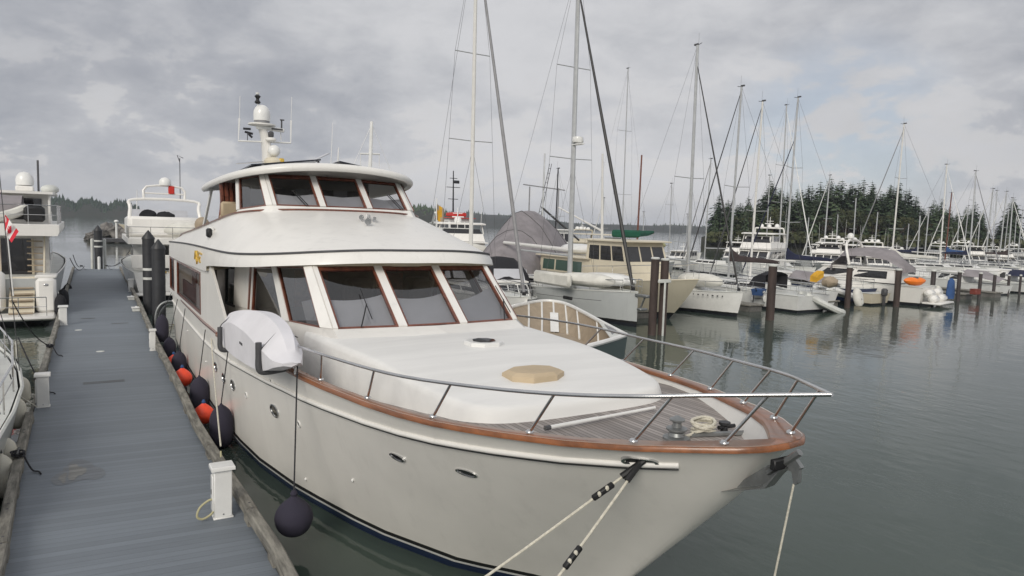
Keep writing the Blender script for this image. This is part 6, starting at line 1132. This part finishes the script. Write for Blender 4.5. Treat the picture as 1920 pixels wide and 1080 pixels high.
# more white hulls packed along the channel, each its own boat
def runabout(label, px, L, y, rz, hm='white', cover=None, seed=0, outb=True):
    p = at(px, y); r = thing('runabout', label, 'motor boat', (p.x, y, 0), rz, 'small motor boats along the channel'); sh, hb = hullset(r, L, L * .34, 1.15, .85, hm, 'black', .16, .02, .5); house(r, 'cabin', L * .25, L * .6, L * .1, L * .14, .85, 1.75 + .1 * (seed % 3), 'white', .8, .05, 2, 'tglass', True, .05, (.35, .85), 'gel', .06)
    if cover: mb = MB(); mb.loft([[Vector((L * .15 * x, L * .58 + u * L * .4, .9 + h * (1 - .5 * x * x))) for x in (-1, -.5, 0, .5, 1)] for u, h in ((0, 1.2), (.5, 1.15), (1, .5))], closed=False); mb.obj('canopy', cover, r)
    if outb: mb = MB(); mb.box((0, L + .2, .95), (.35, .4, .55), .1); mb.box((0, L + .2, .4), (.14, .2, .8), .03); mb.obj('outboard_motor', 'dgrey', r)
    railing(r, [Vector((-hb(u) * .9, u * L, sh(u))) for u in (.4, .2, .06)] + [Vector((0, 0, 1.15))] + [Vector((hb(u) * .9, u * L, sh(u))) for u in (.06, .2, .4)], .5, 6, mid=False); return r
for i, (px, L, y, rz, hm, cov, lab) in enumerate(((1478, 8, 36.2, PI, 'cream', None, 'cream-hulled launch with rounded stern right of the thick pile'), (1522, 7.5, 36.3, PI, 'white', 'gtarp', 'white runabout with grey canopy left of the grey-white inflatable'), (1560, 8, 37, PI, 'white', None, 'white runabout with bare cabin top right of the grey-white inflatable'), (1722, 8, 37.5, PI, 'white', 'gtarp', 'white runabout with grey canopy under the orange kayak'), (1768, 8.5, 38, PI, 'white', None, 'white runabout behind the blue tarp bundle'), (1806, 8, 37, PI, 'dirtywhite', 'navy', 'off-white runabout with navy canopy right of the blue tarp bundle'), (1840, 8.5, 38, PI, 'white', 'gtarp', 'white runabout with grey canopy by the red dock box'), (1868, 8, 37, PI, 'white', 'wcover', 'white runabout with white canopy, second from the right end'), (1900, 8.5, 38, PI, 'dirtywhite', 'navy', 'off-white runabout with navy canopy at the right end of the channel'), (1648, 8, 45, PI, 'white', None, 'white runabout tucked behind the grey-covered cruiser'), (1405, 8, 39, PI, 'white', 'gtarp', 'white runabout with grey canopy between the white sloop and the thick pile'))): runabout(lab, px, L, y, rz, hm, cov, i, i % 2 == 0)
p_ = ony(975, 545, 31); r = runabout('white boat under a black canopy with clear windows, between the two thick furled headsails', 1000, 9.5, 29.5, R(-12), 'white', None, 3, False); r['category'] = 'motor boat'
for zlo, zhi, mname, nm_, ox in ((1.3, 3.1, 'blackc', 'canopy', 0), (1.75, 2.6, 'shade', 'clear_panel', .02)):
    mb = MB(); k_ = 1.0 if nm_ == 'canopy' else .8
    rows = [[Vector(((1.25 + ox) * x, 3.2 + u * 3.6, zlo + (h * (1 - .35 * abs(x) ** 3)) * (zhi - zlo))) for x in (-1, -.9, -.5, 0, .5, .9, 1)] for u, h in ((0, .1), (.18, .7), (.4, 1.0), (.75, .98), (1, .6))]
    if nm_ == 'canopy': rows = [[Vector((p.x, p.y - .02, 1.1)) for p in rows[0]]] + rows; rows = [[Vector((r_[0].x, r_[0].y, 1.1))] + r_ + [Vector((r_[-1].x, r_[-1].y, 1.1))] for r_ in rows]; mb.loft(rows, closed=False)
    else:
        for sx in (-1, 1): mb.prism([Vector((sx * 1.27, 3.9, 1.75)), Vector((sx * 1.27, 5.2, 1.75)), Vector((sx * 1.24, 5.0, 2.5)), Vector((sx * 1.24, 4.2, 2.4))], (sx * .02, 0, 0))
        mb.prism([Vector((-.95, 3.38, 1.6)), Vector((.95, 3.38, 1.6)), Vector((.85, 3.78, 2.45)), Vector((-.85, 3.78, 2.45))], (0, -.04, .02))
    mb.obj(nm_, mname, r)
# ------------------------------------------------------------------ left of the dock
# flagged motor yacht, stern towards the camera
r = thing('motor_yacht', 'white aft-deck motor yacht flying a red and white maple flag, stern steps beside the dock', 'yacht', (-5.45, 56.5, 0), PI); L = 20.; hs = hullset(r, L, 5.0, 2.6, 1.95, 'ghull', 'black', .12, .015, .5, stripe='gel'); sh, hb = hs
LX, LY = -5.45, 56.5
def lp(x, y, z): return Vector((-(x - LX), -(y - LY), z))     # world -> its turned frame
ys = LY - L
house(r, 'saloon', 6.0, 17.2, 1.75, 2.0, 1.9, 3.75, 'gel', .6, 0, 4, 'tglass', True, .03, (.35, .9))
mb = MB(); mb.box((0, 17.24, 2.65), (2.6, .05, 1.9)); mb.obj('saloon_door', 'tglass', r, smooth=False); mb = MB(); mb.box((-.1, 17.28, 2.65), (.1, .04, 1.9)); mb.box((1.2, 17.28, 2.65), (.16, .04, 1.9)); mb.box((-1.35, 17.28, 2.65), (.1, .04, 1.9)); mb.obj('door_post', 'cream', r, smooth=False)
mb = MB(); o = [(-2.35, 5.5), (2.35, 5.5), (2.45, 18.8), (-2.45, 18.8)]; mb.loft([[Vector((x * .97, y, 3.78)) for x, y in o], [Vector((x, y, 3.95)) for x, y in o], [Vector((x, y, 4.28)) for x, y in o], [Vector((x * .97, y - .05, 4.30)) for x, y in o]]); mb.obj('boat_deck', 'gel', r, smooth=False)
house(r, 'pilothouse', 7.2, 13.2, 1.8, 1.95, 4.3, 5.75, 'gel', .5, 0, 3, 'tglass', True, .05, (.4, .85), 'gel', .35); mb = MB(); [mb.box((x, 13.25, 5.3), (.95, .04, .45)) for x in (-1.1, 0, 1.1)]; mb.box((0, 13.24, 4.72), (3.2, .03, .55)); mb.obj('rear_window', 'tglass', r, smooth=False); mb = MB(); mb.prism([(-2.15, 13.0, 5.76), (2.15, 13, 5.76), (2.15, 16.2, 5.70), (-2.15, 16.2, 5.70)], (0, 0, .12)); mb.obj('aft_roof', 'gel', r, smooth=False); mb = MB(); [mb.tube([(x, 16.0, 4.3), (x, 15.8, 5.72)], .06, 6) for x in (-2.0, 2.0)]; mb.obj('roof_post', 'gel', r)
mb = MB(); rows = [[Vector((x, 16.2 + y, 4.5 + z * (1 - .25 * (x / 2) ** 2) + .05 * math.sin(x * 5))) for x in (-1.0, -.5, 0, .5, 1, 1.5, 2.0)] for y, z in ((0, .2), (.05, .95), (.4, 1.12), (1.0, 1.05), (1.5, .75), (1.6, .1))]; mb.loft(rows, closed=False); mb.obj('tender_cover', 'gtarp', r); mb = MB(); mb.tube(smooth([(2.1, 18.3, 4.5), (.4, 18.4, 4.45), (-.6, 18.2, 4.7), (-1.2, 17.8, 5.0)], 5), .22, 8); mb.obj('tender_tube', 'wcover', r)
railing(r, [(2.35, 12, 4.3), (2.38, 18.7, 4.3), (-2.38, 18.7, 4.3), (-2.35, 12, 4.3)], .85, 14); mb = MB(); mb.box((-1.5, 18.0, 4.75), (.8, .6, .7), .1); mb.obj('covered_grill', 'black', r)
mb = MB(); mb.box((-.75, 11.0, 6.05), (.8, .8, .3), .05); mb.obj('dome_stand', 'gel', r); dome(r, -.75, 11.0, 6.2, .42, 'white'); mb = MB(); mb.ell((1.6, 10.5, 6.15), (.55, .9, .3), 12, 8); mb.obj('small_dinghy', 'wcover', r); mb = MB(); mb.ell((-1.9, 12.0, 6.05), (.42, .42, .25), 12, 8); mb.obj('life_raft', 'dirtywhite', r); mb = MB(); mb.tube([(-1.35, 11, 5.8), (-1.35, 11, 7.6)], .05, 6); mb.tube([(1.6, 12.5, 5.8), (1.62, 12.5, 11.5)], [.025, .012], 5); mb.obj('antenna', 'dgrey', r)
# transom block, stairs to starboard side of the picture, swim platform
mb = MB(); mb.box((.75, L + .12, 1.45), (2.5, .5, 1.75), .16); mb.obj('transom_locker', 'gel', r); mb = MB(); mb.box((-1.95, L + .1, 1.25), (.75, .7, 1.5), .12); mb.box((-1.95, L - .3, 2.05), (.8, 1.2, .14), .04); mb.obj('quarter_block', 'gel', r)
mb = MB()
for k in range(6): mb.box((-1.05, L + .75 - .22 * k, .55 + .25 * k), (.85, .34, .06), .015)
mb.obj('stair_tread', 'tan', r, smooth=False); mb = MB(); mb.prism([(-.62, L + .9, .4), (-.62, L - .6, 2.0), (-.62, L - .6, .4)], (-.9, 0, 0)); mb.obj('stair_well', 'cream', r, smooth=False)
mb = MB(); [mb.box((-1.45 - .0 * k, 17.6 - .0, 2.1 + .28 * k), (.6, .2, .05)) for k in range(6)]; mb.obj('deck_ladder', 'tan', r, smooth=False); mb = MB(); mb.prism([(-1.8, 17.5, 3.75), (-1.8, 19.0, 2.1), (-1.8, 17.5, 2.1)], (-.06, 0, 0)); mb.obj('wing_panel', 'cream', r, smooth=False)
mb = MB(); mb.box((-.1, L + 1.0, .42), (4.4, 1.5, .17), .07); mb.obj('swim_platform', 'gel', r); railing(r, [(.9, L + 1.6, .5), (-2.0, L + 1.6, .5)], .8, 3, 'steel', True, 'platform_rail')
mb = MB(); rn = random.Random(3); [mb.box((.05 + .22 * k, L + .39, 1.35), (.1 + .05 * (k == 0), .012, .18)) for k in range(-1, 2)]; mb.obj('transom_lettering', 'dgrey', r, smooth=False)
mb = MB(); mb.ell((-1.95, L + .46, 1.72), (.1, .03, .06), 12, 6); mb.ell((-2.35, L - 1.0, 1.2), (.03, .1, .08), 10, 6); mb.obj('hull_fitting', 'steel', r)
# maple flag on a staff at the stern
fx = onx(18, 470, -5.6); q = ony(24, 560, 35.6); r2 = thing('maple_flag', 'red and white maple leaf flag drooping from its staff at the left edge', 'flag', (q.x, 35.6, 2.0)); s0, s1 = ony(19, 408, 35.6), ony(25, 555, 35.6); o = Vector((q.x, 35.6, 2.0)); mb = MB(); mb.tube([s1 - o, ony(10, 400, 35.6) - o], .025, 6); mb.obj('staff', 'white', r2)
top, tip = ony(12, 405, 35.55), ony(27, 452, 35.5); hoist = [ony(9, 404, 35.55), ony(21, 432, 35.55)]; flyv = [ony(22, 455, 35.4), ony(34, 440, 35.4)]
mb = MB(); n1, n2 = 18, 8; A0, A1 = ony(9, 402, 35.55), ony(8, 428, 35.55); B0, B1 = ony(35, 434, 35.3), ony(22, 455, 35.3); M0 = ony(24, 420, 35.4); M1 = ony(11, 442, 35.4)
for j in range(n2 + 1):
    for i in range(n1 + 1):
        u, v = i / n1, j / n2; t_ = (1 - u) ** 2 * A0 + 2 * u * (1 - u) * M0 + u * u * B0; b_ = (1 - u) ** 2 * A1 + 2 * u * (1 - u) * M1 + u * u * B1; p = t_.lerp(b_, v) + Vector((0, .07 * math.sin(u * 9 + v * 2), 0)); mb.v.append(tuple(p - o))
for j in range(n2):
    for i in range(n1): k = j * (n1 + 1) + i; mb.f.append([k, k + 1, k + n1 + 2, k + n1 + 1]); mb.m.append(0 if 4.5 <= i < 13.5 else 1)
fs_ = mb.obj('flag_cloth', ['flagwhite', 'flagred'], r2)
def fl_(u, v): t_ = (1 - u) ** 2 * A0 + 2 * u * (1 - u) * M0 + u * u * B0; b_ = (1 - u) ** 2 * A1 + 2 * u * (1 - u) * M1 + u * u * B1; return t_.lerp(b_, v) + Vector((0, .07 * math.sin(u * 9 + v * 2) - .012, 0)) - o
leaf = [(0, -.42), (.07, -.25), (.17, -.3), (.13, -.05), (.27, -.17), (.3, -.08), (.4, -.1), (.34, .05), (.4, .1), (.18, .26), (.2, .34), (.03, .3), (.02, .45), (-.02, .45), (-.03, .3), (-.2, .34), (-.18, .26), (-.4, .1), (-.34, .05), (-.4, -.1), (-.3, -.08), (-.27, -.17), (-.13, -.05), (-.17, -.3), (-.07, -.25)]
mb = MB(); cc = fl_(.5, .5); ring = [fl_(.5 + x * .42, .5 + y * .85) for x, y in leaf]; mb.add([cc] + ring, [(0, 1 + k, 1 + (k + 1) % len(ring)) for k in range(len(ring))]); mb.obj('maple_leaf', 'flagred', fs_, smooth=False)
for k, (px, py, x, rr, h, lab) in enumerate(((113, 572, -3.0, .24, .9, 'dark fender nearest of three along the flagged yacht side'), (118, 560, -2.95, .24, .9, 'dark fender in the middle of three along the flagged yacht side'), (127, 547, -2.95, .24, .9, 'dark fender farthest of three along the flagged yacht side'))):
    c = onx(px, py, x); fender(c, rr, h, lab, 'blackc', None, 'dark fenders on the flagged yacht')
# sailboat at the left edge, bow away from the camera
r, sh, hb = sailboat('greenish white sailboat at the left edge, close along the dock', (-4.95, 23.6, 0), PI, 12.5, 3.7, 16.5, 'ghull', 1.65, None, .06, None, None, 'whitemast', (.55,), .42, .05, boot='red', nm='sailboat', group='sailboats in the marina', cabin=True, detail=True)
W['lh'] = None if False else W['ghull']
for k, (px, py, rr, h, lab, x) in enumerate(((42, 732, .16, .62, 'off-white fender nearest the left power post', -3.3), (32, 775, .17, .66, 'off-white fender second from the left power post', -3.28), (12, 858, .17, .7, 'off-white fender third along the left sailboat', -3.25), (4, 893, .18, .72, 'off-white fender lowest in view at the left edge', -3.25))):
    c = onx(px, py, x); fender(c, rr, h, lab, 'offw', (c.x - .1, c.y, 1.5), 'off-white fenders on the left sailboat')
line_thing('mooring_line', sag(Vector((-3.55, 22.3, 1.55)), K1, .05, 8), .016, 'drope', 'dark mooring line from the left sailboat to the nearer left cleat'); line_thing('mooring_line', sag(ony(22, 562, 24.2), K2, .25, 10), .016, 'drope', 'dark mooring line sagging across the gap to the cleat by the swim platform')
line_thing('shore_cable', smooth([ony(30, 640, 21.5), ony(31, 680, 20.2), ony(34, 735, 19.3), onz(52, 752, .7), onz(68, 762, .5)], 5), .014, 'offw', 'pale power cord looping from the left sailboat to the left power post', 'cord')
line_thing('mooring_line', sag(ony(137, 478, 50), K4, .35, 12), .02, 'drope', 'dark line sagging from the flagged yacht bow to the far dock end'); line_thing('mooring_line', sag(ony(131, 484, 46), K4 + Vector((.2, 0, 0)), .5, 12), .02, 'drope', 'lower dark line from the flagged yacht to the far dock end')
# white trawler yacht beyond the dark piles, stern towards the camera
r = thing('motor_yacht', 'white cruiser with open flybridge, stern arch and tender, beyond the dark piles', 'yacht', (2.35, 59.5, 0), PI); r.scale = (1, 1, .84); L = 15.; sh, hb = hullset(r, L, 4.9, 2.6, 1.9, 'white', 'black', .12, .015, .5)
house(r, 'saloon', 4, 13.2, 1.7, 2.0, 1.9, 3.75, 'white', .5, 0, 4, 'tglass', True, .03, (.35, .85)); mb = MB(); mb.box((.3, 13.24, 2.75), (.75, .05, 1.7)); mb.obj('saloon_door', 'tglass', r, smooth=False); mb = MB(); mb.box((-.4, 13.25, 2.75), (.12, .06, 1.8)); mb.box((1.0, 13.25, 2.75), (.12, .06, 1.8)); mb.obj('door_frame', 'gel', r, smooth=False)
mb = MB(); o = [(-2.2, 4), (2.2, 4), (2.3, 14.6), (-2.3, 14.6)]; mb.loft([[Vector((x, y, 3.78)) for x, y in o], [Vector((x, y, 4.15)) for x, y in o]]); mb.obj('boat_deck', 'gel', r, smooth=False); mb = MB(); mb.box((0, 8.5, 4.9), (4.2, 5.5, 1.5), .2); mb.obj('flybridge', 'gel', r); mb = MB(); mb.box((0, 5.7, 5.9), (3.6, .05, .6)); mb.obj('wind_screen', 'shade', r)
mb = MB(); mb.tube(smooth([(-2.1, 11.0, 4.2), (-1.95, 10.2, 6.2), (-1.7, 9.9, 6.9), (1.7, 9.9, 6.9), (1.95, 10.2, 6.2), (2.1, 11.0, 4.2)], 4), .11, 8); mb.tube(smooth([(-1.15, 9.9, 6.9), (-1.0, 9.8, 7.9), (1.0, 9.8, 7.9), (1.15, 9.9, 6.9)], 3), .08, 8); mb.tube([(-1.1, 9.85, 7.4), (1.1, 9.85, 7.4)], .06, 6); mb.obj('radar_arch', 'gel', r); dome(r, -.05, 9.8, 8.0, .36); mb = MB(); mb.box((-.4, 9.85, 7.7), (.35, .3, .6), .05); mb.obj('horn_speaker', 'red', r); mb = MB(); mb.tube([(-.95, 9.5, 6.9), (-.95, 9.5, 10.2)], .025, 5); mb.tube([(-1.15, 9.5, 10.2), (-.8, 9.5, 10.4), (-.95, 9.5, 9.9)], .03, 5); mb.obj('antenna', 'dgrey', r)
mb = MB(); mb.ell((.9, 9.0, 5.75), (.5, .35, .42), 14, 8, lump=.15); mb.ell((-.1, 9.1, 5.7), (.55, .35, .36), 14, 8, lump=.2); mb.obj('seat_cover', 'blackc', r); dinghy(r, (-.9, 13.4, 4.25), 2.6, 1.5, 1.1, 'wcover', R(70)); mb = MB(); mb.ell((-1.6, 14.4, 5.2), (.42, .42, .55), 14, 8); mb.tube([(-1.6, 14.5, 4.8), (-1.6, 14.7, 3.9)], .14, 8); mb.obj('covered_outboard', 'tan', r)
railing(r, [(2.2, 11, 4.15), (2.25, 14.5, 4.15), (-2.25, 14.5, 4.15), (-2.2, 11, 4.15)], .8, 10); mb = MB(); mb.box((0, 14.7, 2.6), (4.3, .1, .9), .03); mb.box((0, L + .5, .45), (4.2, 1.1, .12), .03); mb.obj('cockpit_coaming', 'gel', r); mb = MB(); [mb.box((.2 + .3 * k, 15.05, 1.9), (.18, .02, .14)) for k in range(3)]; mb.obj('transom_lettering', 'gold', r, smooth=False)
for px, py, h, lab in ((243, 505, .9, 'dark fender on the white cruiser quarter at the far dock edge'),): c = onx(px, py, .6); fender(c, .3, 1.1, lab, 'fender')
line_thing('mooring_line', sag(ony(243, 470, 57), K5, .4, 12), .02, 'drope', 'dark line from the arch cruiser to the far dock end, upper of two'); line_thing('mooring_line', sag(ony(241, 477, 58), K5 + Vector((.15, 0, 0)), .3, 12), .02, 'drope', 'dark line from the arch cruiser to the far dock end, lower of two')
# rock breakwater with a small float and fishing boat bow
rn = random.Random(12)
for k in range(52):
    px = 172 + 62 * rn.random(); t_ = 1 - abs((px - 210) / 40) ; z = max(0, 2.5 * t_ * rn.random()); d = 118 + 10 * rn.random(); py = 447 - z * FPX / d; c = dep(px, py, d); s = .6 + .8 * rn.random(); mb = MB(); mb.ell((0, 0, 0), (s, s * (.7 + .4 * rn.random()), s * .7), 9, 6, lump=.5); o = mb.obj('boulder', 'rock', smooth=False, loc=(c.x, c.y, max(.0, c.z))); o.rotation_euler = (rn.random(), rn.random(), rn.random() * 6); tag(o, 'grey boulder in the small breakwater beyond the dock end', 'rock', 'boulders of the breakwater')
c = onz(224, 452, .3); r = thing('work_float', 'low dark work float moored in front of the rock breakwater', 'dock', c); mb = MB(); mb.box((0, 0, .15), (5.0, 3, .6), .05); mb.obj('float', 'dgrey', r, smooth=False); mb = MB(); mb.tube([(-.4, 0, .4), (-.4, 0, 3.0)], .16, 8); mb.ell((-.4, 0, 3.2), (.35, .35, .26), 10, 6); mb.obj('light_post', 'white', r)
c = onz(229, 452, 0); r = thing('fishing_boat', 'pale fishing boat bow with a red buoy, past the rock breakwater', 'fishing boat', (c.x - .5, c.y, 0), R(-70)); sh, hb = hullset(r, 14, 4.4, 3.0, 2.0, 'cream', 'black', .15, .02, .5); house(r, 'wheelhouse', 6, 10, 1.5, 1.6, 2.2, 4.6, 'white', .2, .05, 2, 'tglass', True, .05, (.5, .85), 'white', .15); mb = MB(); mb.ell((-1.4, 2.5, 2.2), (.4, .4, .9), 10, 8); mb.obj('red_buoy', 'red', r); spar(r, Vector((0, 3, 2.8)), Vector((0, 3.2, 9)), .12, .06, 'white', 'mast')
# white stub mast behind the pilothouse
c = ony(692, 330, 38); r, sh, hb = cruiser('white yacht behind the main one, its pole mast showing above the roof', (c.x, 32, 0), 0, 14, 4.4, fb=1.9, house_h=1.4, fly=False, arch=False, domes=0, whip=0, seed=31, hs=1.0); r.scale = (1, 1, 1); a, b = ony(690, 330, 38), ony(697, 228, 38); o = Vector((c.x, 32, 0)); mb = MB(); mb.tube([Vector((a.x, a.y, 3.2)) - o, b - o], [.16, .09], 8); mb.tube([ony(675, 288, 38) - o, ony(712, 289, 38) - o], .05, 6); [mb.tube([ony(px, 288, 38) - o, ony(px + .3, 312, 38) - o], .02, 4) for px in (676, 711)]; mb.tube([ony(697, 233, 38) - o, ony(657, 322, 38) - o], .012, 4); mb.tube([ony(697, 233, 38) - o, ony(732, 318, 38) - o], .012, 4); mb.obj('pole_mast', 'white', r)
# air between the camera and the far shore
hz = bpy.data.materials.new('haze_air'); hz.use_nodes = True; t = hz.node_tree; t.nodes.clear(); o = t.nodes.new('ShaderNodeOutputMaterial'); v = N(t, 'ShaderNodeVolumePrincipled', Density=.00019, Anisotropy=.0); v.inputs['Color'].default_value = (.80, .87, 1, 1); LK(t, v.outputs[0], o.inputs['Volume'])
mb = MB(); mb.box((600, 700, 24), (5200, 3400, 52)); HZ = tag(mb.obj('haze', hz, smooth=False), 'thin pale sea air between the boats and the far shore', 'haze', kind='stuff')
